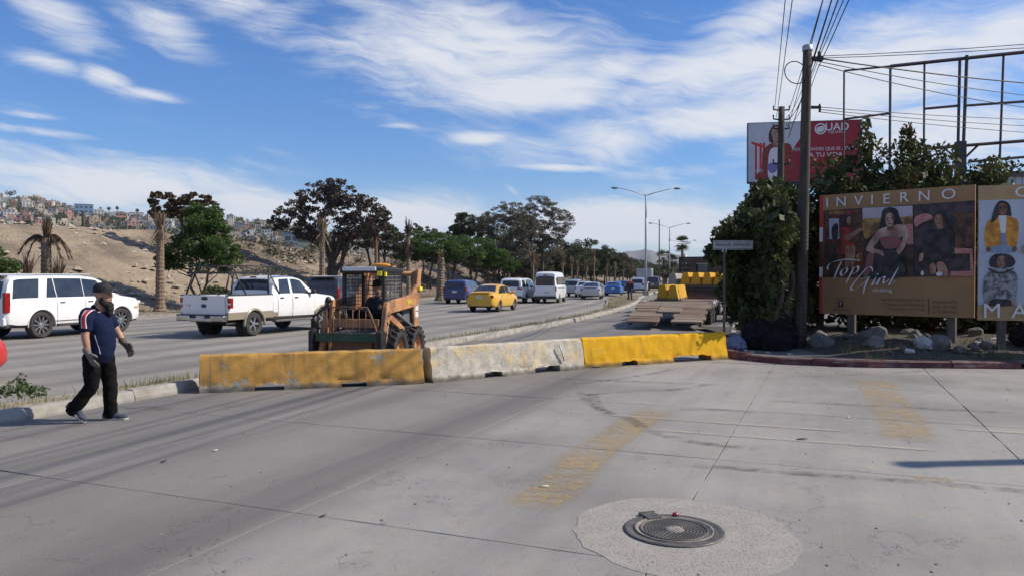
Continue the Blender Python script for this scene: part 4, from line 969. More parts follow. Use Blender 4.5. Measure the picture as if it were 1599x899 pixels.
# ------------------------------------------------------------------ skid-steer loader
K['or'] = mat('loader_orange_paint', (.52, .25, .105), (.43, .20, .085), 5, .6, bump=.25, bscale=30, dirt=(.13, .09, .06), dirt_amt=.65, dirt_scale=3.5, dirtlo=.46, dirthi=.62)
K['ord'] = mat('rusty_brown_steel', (.22, .10, .05), (.13, .07, .045), 7, .75, bump=.3, bscale=30)
K['grn'] = mat('green_steel_bar', (.015, .07, .035), (.02, .05, .03), 6, .55, dirt=(.1, .09, .06), dirt_amt=.6)
K['lgrey'] = mat('grey_loader_panel', (.15, .155, .16), (.10, .105, .11), 6, .6, dirt=(.1, .09, .08), dirt_amt=.5)
K['yref'] = mat('yellow_reflector', (.85, .75, .02), rough=.35)
K['sticker'] = mat('white_sticker', (.72, .72, .7), (.6, .6, .58), 30, .5)
K['skin'] = mat('skin', (.42, .22, .14), (.36, .18, .115), 30, .55)
ldr = thing('skid_steer_loader', 'orange skid steer loader with raised arms behind the concrete barriers', 'loader', (-2.97, 16.35, -.01), atan2(-.98, -.235))
def tyre_lug(parent, x, y, r, w, side):
    mb = MB(); hw = w / 2
    mb.lathe([(r * .52, -hw * .85), (r * .8, -hw), (r * .93, -hw * .9), (r * .94, 0), (r * .93, hw * .9), (r * .8, hw), (r * .52, hw * .85), (r * .5, 0)], 30, 0, closed=True)
    for k in range(18):
        for s in (1, -1):
            a = 2 * pi * (k + (.5 if s > 0 else 0)) / 18; M = Matrix.Rotation(a, 4, 'Z')
            y0, y1 = (0, hw) if s > 0 else (-hw, 0)
            c0, c1 = (0, .10) if s > 0 else (.10, 0)
            mb.add([(r * .9, c0 - .028, y0), (r * .9, c0 + .028, y0), (r, c0 + .022, y0), (r, c0 - .022, y0), (r * .84, c1 - .035, y1), (r * .84, c1 + .035, y1), (r * .99, c1 + .028, y1), (r * .99, c1 - .028, y1)],
                   [(0, 1, 2, 3), (7, 6, 5, 4), (0, 3, 7, 4), (1, 5, 6, 2), (3, 2, 6, 7)], 0, False, M)
    w_ = mb.build('wheel', K['tyre'], parent, loc=(x, y, r), rot=(R(-90) if side > 0 else R(90), 0, 0))
    mb = MB(); mb.lathe([(r * .54, hw * .8), (r * .5, hw * .7), (r * .42, hw * .2), (r * .18, hw * .15), (r * .16, hw * .4), (0, hw * .4)], 20, 0)
    for k in range(8): mb.lathe([(0, 0), (.018, 0), (.018, .03), (0, .03)], 6, 0, Matrix.Translation((r * .3 * cos(k * pi / 4), r * .3 * sin(k * pi / 4), hw * .17)))
    mb.build('rim', K['or'], w_, ang=30)
for x in (.50, -.50):
    for s in (1, -1): tyre_lug(ldr, x, s * .71, .41, .31, s)
mb = MB(); mb.prism([(-1.05, .28), (-1.15, .5), (-1.15, 1.15), (-.5, 1.2), (-.5, .95), (.8, .72), (.85, .3), (.7, .2), (-.95, .2)], -.5, .5); mb.build('chassis', K['lgrey'], ldr, bevel=.02)
mb = MB(); mb.prism([(.35, .42), (.95, .42), (.95, .6), (.7, .74), (.35, .74)], -.55, .55); mb.build('front_plate', K['or'], ldr, bevel=.015)
mb = MB(); mb.box(-1.2, -.5, -.46, .46, 1.0, 1.32); mb.box(-1.22, -1.19, -.4, .4, .5, 1.1); mb.build('engine_hood', K['lgrey'], ldr, bevel=.04)
# cab: posts, roof, mesh side screens, floor, seat
mb = MB()
for s in (1, -1):
    mb.box(.40, .47, s * .44 - .035, s * .44 + .035, .72, 1.98); mb.box(-.52, -.46, s * .44 - .03, s * .44 + .03, 1.1, 1.95)
    mb.box(-.5, .45, s * .44 - .03, s * .44 + .03, 1.92, 1.99); mb.box(-.5, .45, s * .44 - .02, s * .44 + .02, 1.12, 1.2)
mb.build('cab_post', K['black'], ldr, bevel=.01)
mb = MB(); mb.prism([(-.56, 1.97), (-.56, 2.05), (.42, 2.08), (.56, 2.04), (.56, 1.95), (.45, 1.97)], -.49, .49); mb.build('cab_roof', K['black'], ldr, bevel=.02)
mb = MB(); mb.box(.55, .60, -.41, .33, 2.0, 2.085); mb.build('light_bar', K['clear_lens'], ldr, bevel=.015)
mb = MB(); mb.box(-.2, .0, -.12, .46, 2.075, 2.11); mb.build('beacon_base', K['or'], ldr, bevel=.01)
mb = MB(); mb.ell((-.1, .15, 2.125), .09, .22, .05, 8); mb.build('beacon', K['amber'], ldr)
for s in (1, -1):
    mb = MB(); y = s * .452
    for k in range(12): x = -.44 + k * .075; mb.box(x - .008, x + .008, y - .005, y + .005, 1.2, 1.93)
    for k in range(10): z = 1.22 + k * .075; mb.box(-.46, .42, y - .004, y + .004, z - .008, z + .008)
    mb.build('side_screen', K['lgrey'], ldr)
mb = MB()
for k in range(9): y = -.4 + k * .1; mb.box(-.5, -.49, y - .008, y + .008, 1.2, 1.9)
for k in range(8): z = 1.24 + k * .09; mb.box(-.5, -.49, -.42, .42, z - .008, z + .008)
mb.build('rear_screen', K['lgrey'], ldr)
for y in (-.43, .43): mb = MB(); mb.box(-.5, .45, y - .02, y + .02, .75, 1.14); mb.build('cab_side', K['black'], ldr, bevel=.01)
mb = MB(); mb.box(-.42, .06, -.26, .26, .82, .98); mb.box(-.46, -.34, -.26, .26, .95, 1.45); mb.build('seat', K['dark'], ldr, bevel=.04)
for s in (1, -1):
    mb = MB(); mb.tube([(.25, s * .33, .75), (.28, s * .32, 1.05), (.22, s * .31, 1.22)], .016, 8); mb.ell((.22, s * .31, 1.25), .03, .03, .05, 6); mb.build('control_lever', K['dark'], ldr)
# lift arms with rear towers
def armside(s):
    y0, y1 = sorted((s * .60, s * .68)); mb = MB()
    mb.prism([(-1.22, .62), (-.98, .62), (-.86, 1.25), (-.98, 2.0), (-1.10, 2.03), (-1.2, 1.9)], *sorted((s * .53, s * .592))); mb.build('arm_tower', K['or'], ldr, bevel=.012)
    mb = MB()
    mb.prism([(-1.16, 2.06), (-.98, 2.05), (-.86, 1.72), (-.62, 1.52), (-.2, 1.46), (.62, 1.40), (.82, 1.30), (.80, 1.2), (.62, 1.14), (-.30, 1.20), (-.92, 1.24), (-1.08, 1.4)], y0, y1)
    mb.prism([(.58, 1.34), (.80, 1.38), (.86, 1.28), (1.14, .34), (1.10, .12), (.98, .12), (.94, .34)], y0 - .008, y1 + .008)
    a = mb.build('lift_arm', K['or'], ldr, bevel=.015)
    o_ = y1 + .012 if s > 0 else y0 - .012; rz = R(180) if s > 0 else 0
    lettering('1840', .15, K['yref'], a, (-.35, o_, 1.34), (R(90), 0, rz), sx=.9, extr=.003)
    for k, ch in enumerate('CASE'):
        lettering(ch, .13, K['black'], a, (.765 + k * .066 + .0, o_ + s * .008, 1.13 - k * .19), (R(90), R(-16 * s), rz), extr=.003)
    mb = MB(); mb.prism([(-.75, .62), (-.62, .56), (.62, 1.06), (.62, 1.17), (.5, 1.17)], *sorted((s * .545, s * .595))); mb.build('lift_link', K['or'], ldr, bevel=.01)
    mb = MB(); mb.tube([(-.95, s * .57, .75), (.1, s * .57, 1.12)], .045, 10); mb.build('cylinder_barrel', K['lgrey'], ldr)
    mb = MB(); mb.tube([(.1, s * .57, 1.12), (.62, s * .57, 1.26)], .024, 8); mb.build('cylinder_rod', K['chrome'], ldr)
    return a
armL = armside(1); armR = armside(-1)
mb = MB(); mb.tube([(-1.08, -.6, 1.95), (-1.08, .6, 1.95)], .05, 10); mb.build('arm_cross_tube', K['or'], ldr)
for (x, y, z, mt, sx, sz, nm) in ((.50, .50, 1.93, 'yref', .03, .09, 'reflector'), (-1.0, .70, 1.62, 'yref', .08, .08, 'reflector')):
    mb = MB(); mb.box(x - sx, x + sx, y - .012, y + .03, z - sz / 2, z + sz / 2); mb.build(nm, K[mt], ldr, bevel=.006)
mb = MB(); mb.box(.565, .585, .36, .46, 1.9, 2.0); mb.build('reflector', K['yref'], ldr)
mb = MB(); mb.box(-1.15, -.97, .593, .601, .98, 1.5); st_ = mb.build('warning_sticker', K['sticker'], ldr)
lettering('818', .085, K['black'], st_, (-1.06, .605, 1.28), (R(90), 0, R(180))); lettering('NO RIDERS', .03, K['red_lens'], st_, (-1.06, .605, 1.12), (R(90), 0, R(180)))
mb = MB(); mb.box(-1.12, -1.04, .593, .603, .7, .78); mb.build('tail_light', K['red_lens'], ldr)
# coupler frame in front: green bar, side brackets, guard rods, loop handles
mb = MB(); mb.box(1.14, 1.22, -.70, .62, .60, .77); mb.build('cross_bar', K['grn'], ldr, bevel=.01)
for y in (-.78, .68):
    mb = MB(); mb.prism([(.98, .12), (1.26, .12), (1.26, .80), (1.12, .86), (.98, .74)], y - .05, y + .05); mb.build('side_bracket', K['black'], ldr, bevel=.012)
mb = MB(); mb.box(1.0, 1.2, -.72, .62, .13, .30); mb.prism([(.95, .3), (1.05, .3), (1.0, .62), (.92, .62)], -.5, .45); mb.build('lower_plate', K['ord'], ldr, bevel=.015)
mb = MB(); mb.box(.92, .99, -.56, .56, .86, 1.04); mb.build('arm_cross_beam', K['or'], ldr, bevel=.015)
for y in (-.60, -.47):
    mb = MB(); mb.prism([(1.0, .35), (1.08, .35), (.98, 1.25), (.94, 1.42), (.84, 1.42), (.84, 1.2)], y - .03, y + .03); mb.build('hinge_arm', K['or'], ldr, bevel=.01)
for k in range(7):
    y = -.50 + k * .14; mb = MB(); mb.tube([(1.12, y, .64), (1.10, y, 1.28)], .010, 6); mb.build('guard_rod', K['ord'], ldr)
mb = MB(); mb.tube([(1.10, -.52, 1.28), (1.10, .36, 1.28)], .012, 6); mb.build('guard_rod', K['ord'], ldr)
mb = MB(); mb.tube([(1.10, .36, 1.28), (1.14, .44, 1.18), (1.16, .52, 1.0), (1.16, .60, .8), (1.16, .62, .2)], .022, 8); mb.build('hose', K['ord'], ldr)
mb = MB(); mb.tube([(1.05, -.84, .5), (1.05, -.86, .95), (1.05, -.82, 1.08), (.98, -.55, 1.30)], .022, 8); mb.tube([(1.05, -.72, 1.17), (1.05, -.72, .75)], .018, 8); mb.build('loop_handle', K['black'], ldr)
mb = MB(); mb.ell((1.0, -.52, 1.42), .07, .06, .07, 8); mb.tube([(1.0, -.52, 1.38), (.95, -.5, 1.2)], .03, 8); mb.build('work_lamp', K['black'], ldr)
for k in range(3):
    mb = MB(); mb.tube([(.9, -.2 + k * .05, .9), (1.0, -.22 + k * .05, 1.1), (.85, -.3 + k * .04, 1.3), (.6, -.4, 1.2)], .014, 6); mb.build('hose', K['black'], ldr)

# ------------------------------------------------------------------ low-bed trailer with its tractor
K['plank'] = mat('worn_brown_plank', (.23, .155, .105), (.13, .088, .062), 3, .9, bump=.6, bscale=22, stretch=(1, .18, 1), dirt=(.28, .23, .18), dirt_amt=.5, dirt_scale=2)
K['plank2'] = mat('grey_dusty_plank', (.25, .19, .14), (.16, .12, .09), 3, .9, bump=.6, bscale=22, stretch=(1, .18, 1), dirt=(.3, .26, .21), dirt_amt=.5, dirt_scale=2)
K['rust'] = mat('rusty_frame', (.12, .08, .06), (.07, .05, .04), 6, .8, bump=.4, bscale=20)
K['skirt'] = mat('dusty_white_fender', (.5, .48, .44), (.38, .35, .31), 4, .75, dirt=(.16, .13, .1), dirt_amt=.7)
K['wood'] = mat('dark_headboard_plank', (.075, .062, .052), (.045, .04, .035), 4, .85, bump=.5, bscale=20, stretch=(.2, 1, 1))
TH = atan2(.943, .335)
trl = thing('lowbed_trailer', 'rusty low-bed trailer with plank ramps lowered, carrying yellow barriers', 'trailer', (6.42, 30.1, 0), TH)
DK = .86
# local x forward; ramps from x=-3.2 (edge) to -.6
def plank(x0, x1, y0, y1, z0, z1, th, m):
    mb = MB(); mb.add([(x0, y0, z0 - th), (x1, y0, z1 - th), (x1, y1, z1 - th), (x0, y1, z0 - th), (x0, y0, z0), (x1, y0, z1), (x1, y1, z1), (x0, y1, z0)],
        [(3, 2, 1, 0), (4, 5, 6, 7), (0, 1, 5, 4), (1, 2, 6, 5), (2, 3, 7, 6), (3, 0, 4, 7)]); mb.build('plank', m, trl)
rr = random.Random(3)
for (ya, yb) in ((.24, 1.34), (-1.34, -.24)):
    for k in range(7):
        x0 = -3.1 + k * .37; zz = lambda x: .30 + (x + 3.1) / 2.6 * (DK - .30)
        plank(x0, x0 + .345, ya + rr.uniform(-.06, .06), yb + rr.uniform(-.06, .06), zz(x0) + rr.uniform(-.01, .015), zz(x0 + .345) + rr.uniform(-.01, .015), .06, rr.choice([K['plank'], K['plank2'], K['plank']]))
    mb = MB()
    for y in (ya + .1, yb - .1): mb.add([(-3.05, y - .05, .14), (-.45, y - .05, .6), (-.45, y + .05, .6), (-3.05, y + .05, .14), (-3.05, y - .05, .235), (-.45, y - .05, .79), (-.45, y + .05, .79), (-3.05, y + .05, .235)], [(3, 2, 1, 0), (4, 5, 6, 7), (0, 1, 5, 4), (1, 2, 6, 5), (2, 3, 7, 6), (3, 0, 4, 7)])
    mb.build('ramp_beam', K['rust'], trl)
plank(-1.95, -.5, -.42, .42, .60, .90, .06, K['plank2'])
for k in range(17):
    x0 = -.5 + k * .40; plank(x0, x0 + .375, -1.32 + rr.uniform(-.05, .03), 1.32 + rr.uniform(-.03, .05), DK + rr.uniform(-.012, .012), DK + rr.uniform(-.012, .012), .06, rr.choice([K['plank'], K['plank2']]))
mb = MB()
for y in (-.55, .55): mb.box(-.6, 7.5, y - .1, y + .1, .42, .79)
for k in range(8): mb.box(-.4 + k, -.28 + k, -1.25, 1.25, .6, .79)
mb.build('frame', K['rust'], trl)
for s in (1, -1):
    mb = MB(); mb.box(-.55, 6.4, s * 1.33 - .03, s * 1.33 + .03, .66, .90); mb.build('side_rail', K['rust'], trl)
for k in range(3):
    for s in (1, -1):
        x = .9 + k * 1.05; w_ = wheel(trl, x, s * 1.16, .40, .28, s, 5, .55)
        x0 = 3.9 + k * .9
        if s < 0 or k < 3:
            mb = MB(); mb.prism([(x0 - .1, .28), (x0 + .62, .28), (x0 + .62, .88), (x0 - .1, .88)], s * 1.37 - .015, s * 1.37 + .015); mb.build('skirt_panel', K['skirt'], trl, bevel=.01)
    for s in (1, -1):
        mb = MB(); x = .9 + k * 1.05; mb.prism([(x - .42, .70), (x - .45, .92), (x + .45, .92), (x + .42, .70), (x + .2, .84), (x - .2, .84)], s * 1.37 - .02, s * 1.37 + .02); mb.build('fender', K['skirt'], trl)
# gooseneck
mb = MB(); mb.prism([(6.3, .5), (6.3, .95), (7.0, 1.36), (10.6, 1.42), (10.6, 1.22), (7.3, 1.14), (6.8, .5)], -1.2, 1.2); mb.build('gooseneck', K['rust'], trl, bevel=.03)
for k in range(9):
    x0 = 7.0 + k * .4; plank(x0, x0 + .375, -1.28 + rr.uniform(-.03, .03), 1.28 + rr.uniform(-.03, .03), 1.44 + rr.uniform(-.01, .01), 1.44 + rr.uniform(-.01, .01), .05, K['plank'])
for k in range(3):
    mb = MB(); z = .98 + k * .15; mb.box(6.36 + k * .17, 6.42 + k * .17, -1.25, 1.25, z - .07, z + .065); mb.build('plank', K['wood'], trl)
# tractor unit ahead of the gooseneck
trk = thing('tractor_truck', 'dark truck tractor with planked headboard and small rear window, seen from behind', 'truck', (6.42 + cos(TH) * 13.0, 30.1 + sin(TH) * 13.0, 0), TH)
for k in range(7):
    z = 1.20 + k * .235; mb = MB()
    if k in (4, 5): mb.box(-2.08, -2.0, .45, 1.25, z, z + .225); mb.build('plank', K['wood'], trk); mb = MB(); mb.box(-2.08, -2.0, -1.25, -.25, z, z + .225)
    else: mb.box(-2.08, -2.0, -1.25, 1.25, z, z + .225)
    mb.build('plank', K['wood'], trk)
mb = MB()
for y in (-1.25, .45, -.25, 1.25): mb.box(-2.0, -1.92, y - .05, y + .05, 1.1, 2.9)
mb.box(-2.0, -1.92, -1.3, 1.3, 2.84, 2.94); mb.build('headboard_frame', K['black'], trk)
mb = MB(); mb.prism([(-1.5, 1.0), (-1.55, 2.75), (-1.2, 2.95), (.4, 2.9), (.9, 1.9), (2.3, 1.7), (2.5, 1.0)], -1.05, 1.05); mb.build('cab', P_['white2'], trk, bevel=.06)
mb = MB(); mb.box(-1.57, -1.5, -.25, .45, 2.12, 2.56); mb.build('rear_window', K['glassb'], trk)
for s in (1, -1):
    mb = MB(); mb.prism([(-.3, 1.9), (-.3, 2.6), (.35, 2.6), (.6, 1.95)], s * 1.06 - .01, s * 1.06 + .01); mb.build('window', K['glass'], trk)
    mb = MB(); mb.box(.5, .56, s * 1.38 - .09, s * 1.38 + .09, 2.1, 2.75); mb.tube([(.5, s * 1.0, 2.7), (.53, s * 1.38, 2.7)], .02, 6); mb.build('mirror', K['chrome'], trk)
    mb = MB(); mb.tube([(-1.75, s * 1.0, 1.0), (-1.75, s * 1.0, 3.1)], .07, 10); mb.build('exhaust_stack', K['steel'], trk)
    for x in (-3.4, -2.15): wheel(trk, x, s * .92, .5, .5, s, 5, .5)
    wheel(trk, 1.7, s * 1.0, .5, .28, s, 5, .55)
    mb = MB(); mb.box(-2.0, -.3, s * .95 - .18, s * .95 + .18, .55, .95); mb.build('fuel_tank', K['steel'], trk, bevel=.06)
mb = MB(); mb.box(-4.0, 2.4, -.45, .45, .65, .95); mb.build('chassis', K['under'], trk)
mb = MB(); mb.lathe([(0, 0), (.5, 0), (.5, .08), (0, .1)], 18, 0, Matrix.Translation((-2.9, 0, .97))); mb.build('fifth_wheel', K['black'], trk)
# barriers carried on the trailer
K['by4'] = barrier_mat('carried_yellow_paint', (.60, .345, .04), (.52, .29, .035), .60, grime=.35)
K['by5'] = barrier_mat('bare_grey_barrier', (.36, .34, .31), (.3, .28, .26), .5, grime=.5)
cu, su = cos(TH), sin(TH)
def on_trailer(x, y): return (6.42 + cu * x - su * y, 30.1 + su * x + cu * y)
bm_ = barrier_mesh(3.6, .64, [(.75, 1.1, .12), (2.4, 2.8, .12)], K['by4'], 5, .8)
GT = 'barriers carried on the trailer'
for (x, y, z, lab) in ((3.3, 1.02, DK + .02, 'yellow barrier lying on the low trailer deck, left one of the pair'), (2.75, .50, DK + .02, 'yellow barrier lying on the low trailer deck, right one with its end in the sun'),
                       (7.15, .50, 1.45, 'yellow barrier end on the gooseneck, next to the bare grey one'), (7.1, .0, 1.45, 'yellow barrier end on the gooseneck, second from the bare grey one'), (7.15, -.52, 1.45, 'yellow barrier end on the gooseneck, third from the bare grey one'), (7.1, -1.06, 1.45, 'yellow barrier end on the gooseneck, nearest the truck mirror')):
    p = on_trailer(x, y); sc = 1 if z < 1 else .92
    o = inst('concrete_barrier', bm_, None, (p[0], p[1], z), (0, 0, TH + rr.uniform(-.02, .02)), (sc, 1.12, 1)); tag(o, lab, 'barrier', GT)
p = on_trailer(7.3, 1.12); o = inst('concrete_barrier', barrier_mesh(3.3, .60, [(.75, 1.1, .12)], K['by5'], 6, .8), None, (p[0], p[1], 1.45), (0, 0, TH), (1, 1.1, 1))
tag(o, 'bare grey concrete barrier end on the gooseneck left of the yellow ones', 'barrier', GT)
# ------------------------------------------------------------------ people: each surface is one continuous remeshed skin
def remeshed(mb, voxel, name, mats, parent, smooth_it=4, fac=.5, disp=None):
    o = mb.build(name, mats, None)
    r = o.modifiers.new('r', 'REMESH'); r.mode = 'VOXEL'; r.voxel_size = voxel
    s = o.modifiers.new('s', 'SMOOTH'); s.iterations = smooth_it; s.factor = fac
    me = baked(o); old = o.data; o.modifiers.clear(); o.data = me; bpy.data.meshes.remove(old)
    if disp:
        n_ = [v.normal.copy() for v in me.vertices]
        for v, n in zip(me.vertices, n_): v.co += n * disp(v.co)
    me.materials.clear()
    for m in (mats if isinstance(mats, list) else [mats]): me.materials.append(m)
    me.polygons.foreach_set('use_smooth', [True] * len(me.polygons)); me.update(); o.parent = parent; return o
def limb(mb, pts, rad, n=14, up=(0, 1, 0)):
    """a limb through pts with (radius across y, radius along the other axis), rounded at both ends"""
    P = [Vector(p) for p in pts]; Rr_ = [r if isinstance(r, tuple) else (r, r) for r in rad]
    d0 = (P[0] - P[1]).normalized(); d1 = (P[-1] - P[-2]).normalized(); a, b = Rr_[0], Rr_[-1]
    Q = [P[0] + d0 * min(a) * .8, P[0] + d0 * min(a) * .5]; q = [(a[0] * .4, a[1] * .4), (a[0] * .82, a[1] * .82)]
    for i in range(len(P) - 1):
        for k in range(4):
            t = k / 4; u = t * t * (3 - 2 * t); Q.append(P[i].lerp(P[i + 1], t)); q.append(tuple(Rr_[i][j] + (Rr_[i + 1][j] - Rr_[i][j]) * u for j in (0, 1)))
    Q += [P[-1], P[-1] + d1 * min(b) * .5, P[-1] + d1 * min(b) * .8]; q += [b, (b[0] * .82, b[1] * .82), (b[0] * .4, b[1] * .4)]
    mb.tube(Q, q, n, up=up)
def hand(mb, wrist, d, palm_n, thumb, L=.19, curl=.5, thick=1.):
    """d: hand direction, palm_n: palm normal (fingers curl that way), thumb: side of the thumb"""
    w = Vector(wrist); d = Vector(d).normalized(); n = Vector(palm_n).normalized(); s = Vector(thumb); s = (s - d * s.dot(d) - n * s.dot(n)).normalized()
    limb(mb, [w - d * .02, w + d * .03, w + d * L * .5], [(.026 * thick, .032 * thick), (.022 * thick, .040 * thick), (.019 * thick, .045 * thick)], 12, up=tuple(n))
    for k, (off, ln) in enumerate(((.033, .43), (.012, .48), (-.010, .45), (-.031, .36))):
        b = w + d * L * .46 + s * off * thick; c = curl * (1 + .18 * k); p = [b]; dd = d.copy()
        for j, f in enumerate((.45, .32, .25)):
            dd = (d * cos(c * (j + .45)) + n * sin(c * (j + .45)) + s * off * .8).normalized(); p.append(p[-1] + dd * L * ln * f * 1.1)
        limb(mb, p, [.0115 * thick, .0105 * thick, .0095 * thick, .008 * thick], 8)
    b = w + d * .035 + s * .036 * thick; t1_ = (d * .7 + s * .75 + n * .35).normalized(); t2_ = (d * .9 + s * .3 + n * .5).normalized()
    limb(mb, [b, b + t1_ * .045, b + t1_ * .045 + t2_ * .04], [.015 * thick, .013 * thick, .010 * thick], 8)
def head(mb, c, f, s=1., pitch=0):
    """c: centre, f: facing angle about z; a skull with jaw, nose, lips, brows and ears"""
    M = Matrix.Translation(c) @ Matrix.Rotation(f, 4, 'Z') @ Matrix.Rotation(pitch, 4, 'Y') @ Matrix.Scale(s, 4)
    mb.ell((-.01, 0, .03), .098, .076, .098, 10, 0, M); mb.ell((.03, 0, -.045), .066, .06, .07, 10, 0, M); mb.ell((.052, 0, -.085), .036, .04, .03, 8, 0, M)
    mb.ell((.092, 0, -.018), .022, .015, .024, 8, 0, M); mb.ell((.085, 0, .008), .014, .012, .024, 8, 0, M)
    mb.ell((.078, 0, .034), .016, .046, .010, 8, 0, M); mb.ell((.083, 0, -.055), .012, .024, .008, 8, 0, M); mb.ell((.083, 0, -.067), .012, .021, .008, 8, 0, M)
    for y in (.078, -.078): mb.ell((-.012, y, -.012), .022, .011, .032, 8, 0, M)
K['tat'] = mat('tattooed_skin', (.44, .225, .14), (.38, .19, .12), 18, .55, dirt=(.12, .09, .08), dirt_amt=.4, dirt_scale=16)
K['shirt'] = mat('navy_sports_shirt', (.007, .012, .038), (.009, .015, .046), 30, .9, spec=.15)
K['shred'] = mat('red_shoulder_panel', (.36, .02, .025), rough=.7)
K['shwhite'] = mat('white_piping', (.7, .7, .72), rough=.7)
K['trous'] = mat('black_trousers', (.0065, .006, .006), (.010, .009, .0085), 14, .95, spec=.12, bump=.3, bscale=20)
K['glove'] = mat('worn_work_glove', (.19, .16, .15), (.12, .105, .095), 16, .9)
K['glove2'] = mat('dark_glove_palm', (.10, .088, .07), (.07, .06, .05), 16, .9)
K['shoe'] = mat('slate_blue_canvas_shoe', (.035, .045, .07), (.05, .06, .085), 16, .8)
K['sole'] = mat('pale_shoe_sole', (.42, .40, .35), (.3, .28, .25), 16, .8)
K['beard'] = mat('black_beard', (.008, .007, .007), (.016, .013, .012), 60, .8, bump=.9, bscale=110)
K['cap'] = mat('black_cap', (.009, .009, .010), (.014, .014, .015), 40, .8)
K['eye'] = mat('eye', (.02, .015, .012), rough=.2)
man = thing('person', 'bearded man in black cap and navy T-shirt with work gloves walking beside the kerb', 'person', (-5.33, 9.93, 0), R(2))
# x forward, y left. joints
shR, elR, wrR = (-.085, -.185, 1.40), (-.07, -.235, 1.10), (-.03, -.235, .895)
shL, elL, wrL = (-.02, .185, 1.40), (.11, .235, 1.14), (.215, .215, .985)
hpR, knR, anR = (-.06, -.095, .84), (-.055, -.11, .475), (-.285, -.12, .17)
hpL, knL, anL = (.02, .095, .84), (.075, .10, .455), (.075, .10, .085)
mb = MB(); head(mb, (.045, 0, 1.625), 0, 1.06)
limb(mb, [(-.035, 0, 1.40), (.01, 0, 1.54)], [(.075, .075), (.066, .068)], up=(0, 1, 0))
limb(mb, [(-.01, 0, .86), (.0, 0, 1.1), (-.03, 0, 1.36)], [(.16, .13), (.165, .145), (.16, .11)])
for a, b, c in ((shR, elR, wrR), (shL, elL, wrL)): limb(mb, [a, b, c], [.062, .047, .034])
for a, b, c in ((hpR, knR, anR), (hpL, knL, anL)): limb(mb, [a, b, c], [.09, .06, .042])
hand(mb, wrR, (.45, .05, -1), (.6, .7, -.1), (1, .1, .3), curl=.35); hand(mb, wrL, (.75, -.1, -.9), (0, -.6, -.6), (1, -.3, .3), curl=.4)
remeshed(mb, .0085, 'body', [K['tat']], man, 3)
mb = MB()                                            # shirt: broad torso with belly, sleeves to above the elbow
limb(mb, [(-.012, 0, .87), (.0, 0, .98), (.008, 0, 1.12), (-.02, 0, 1.28), (-.045, 0, 1.40), (-.04, 0, 1.455)], [(.172, .172), (.176, .182), (.178, .178), (.185, .158), (.158, .115), (.085, .085)], 24)
for a, b in ((shR, elR), (shL, elL)):
    a, b = Vector(a), Vector(b); limb(mb, [a + Vector((.0, -.05 * (1 if a.y > 0 else -1), .01)), a.lerp(b, .15), a.lerp(b, .62)], [(.085, .085), (.085, .085), (.074, .074)])
def wrinkle(v): return .007 * noise.noise(Vector((v.x * 7, v.y * 7, v.z * 11))) + .003 * noise.noise(Vector((v.x * 25, v.y * 25, v.z * 30)))
sh = remeshed(mb, .0105, 'shirt', [K['shirt'], K['shred'], K['shwhite']], man, 4, disp=wrinkle)
def on_shirt(x, z, sgn):
    ok, loc, nrm, _ = sh.ray_cast(Vector((x, sgn * .7, z)), Vector((0, -sgn, 0)))
    return loc + nrm * .0035 if ok else None
def stripe(name, fx, z0, z1, hw, m, sgn, n=26):
    vs = []; fs = []; rows = []
    for k in range(n + 1):
        z = z0 + (z1 - z0) * k / n; row = [on_shirt(fx(z) + hw * j / 3, z, sgn) for j in range(-3, 4)]
        if any(p is None for p in row): continue
        rows.append(len(vs)); vs += row
    for a_, b_ in zip(rows, rows[1:]): fs += [(a_ + j, a_ + j + 1, b_ + j + 1, b_ + j) for j in range(6)]
    me = bpy.data.meshes.new(name); me.from_pydata(vs, [], fs); me.materials.append(m); me.polygons.foreach_set('use_smooth', [True] * len(fs)); inst(name, me, sh)
for sg_ in (-1, 1):                                  # raglan stripe from the collar over the shoulder to the sleeve hem, white piping, side line
    sx_ = -.085 if sg_ < 0 else -.02
    fx = lambda z: sx_ + .045 * ((z - 1.22) / .23) ** 2 + (.05 if sg_ < 0 else .04) * max(0, (1.36 - z) / .14) * .55
    stripe('shoulder_stripe', fx, 1.448, 1.222, .021, K['shred'], sg_)
    stripe('piping', lambda z: fx(z) + .025, 1.448, 1.222, .004, K['shwhite'], sg_); stripe('piping', lambda z: fx(z) - .025, 1.448, 1.222, .004, K['shwhite'], sg_)
    stripe('piping', lambda z: .075 - .06 * ((z - .88) / .26) ** 1.5 if z > .88 else .075, 1.13, .885, .004, K['shwhite'], sg_)
mb = MB()
limb(mb, [(-.012, 0, .83), (-.01, 0, .93)], [(.165, .15), (.17, .155)])
for h, k, a in ((hpR, knR, anR), (hpL, knL, anL)):
    h, k, a = Vector(h), Vector(k), Vector(a); limb(mb, [h, h.lerp(k, .5), k, k.lerp(a, .5), a + (a - k).normalized() * .01], [(.105, .115), (.098, .105), (.085, .088), (.080, .084), (.078, .088)], 18)
remeshed(mb, .011, 'trousers', [K['trous']], man, 3, disp=lambda v: .010 * noise.noise(Vector((v.x * 6, v.y * 8, v.z * 10))) + .005 * noise.noise(Vector((v.x * 17, v.y * 17, v.z * 26))))
for w_, d, pn, th, cl, cuff in ((wrR, (.45, .05, -1), (.6, .7, -.1), (1, .1, .3), .35, 1), (wrL, (.75, -.1, -.9), (0, -.6, -.6), (1, -.3, .3), .4, 0)):
    mb = MB(); hand(mb, w_, d, pn, th, L=.205, curl=cl, thick=1.28)
    dv = Vector(d).normalized(); limb(mb, [Vector(w_) - dv * .06, Vector(w_) - dv * .01], [.050, .042])
    gl = remeshed(mb, .006, 'glove', [K['glove'] if cuff else K['glove2']], man, 2)
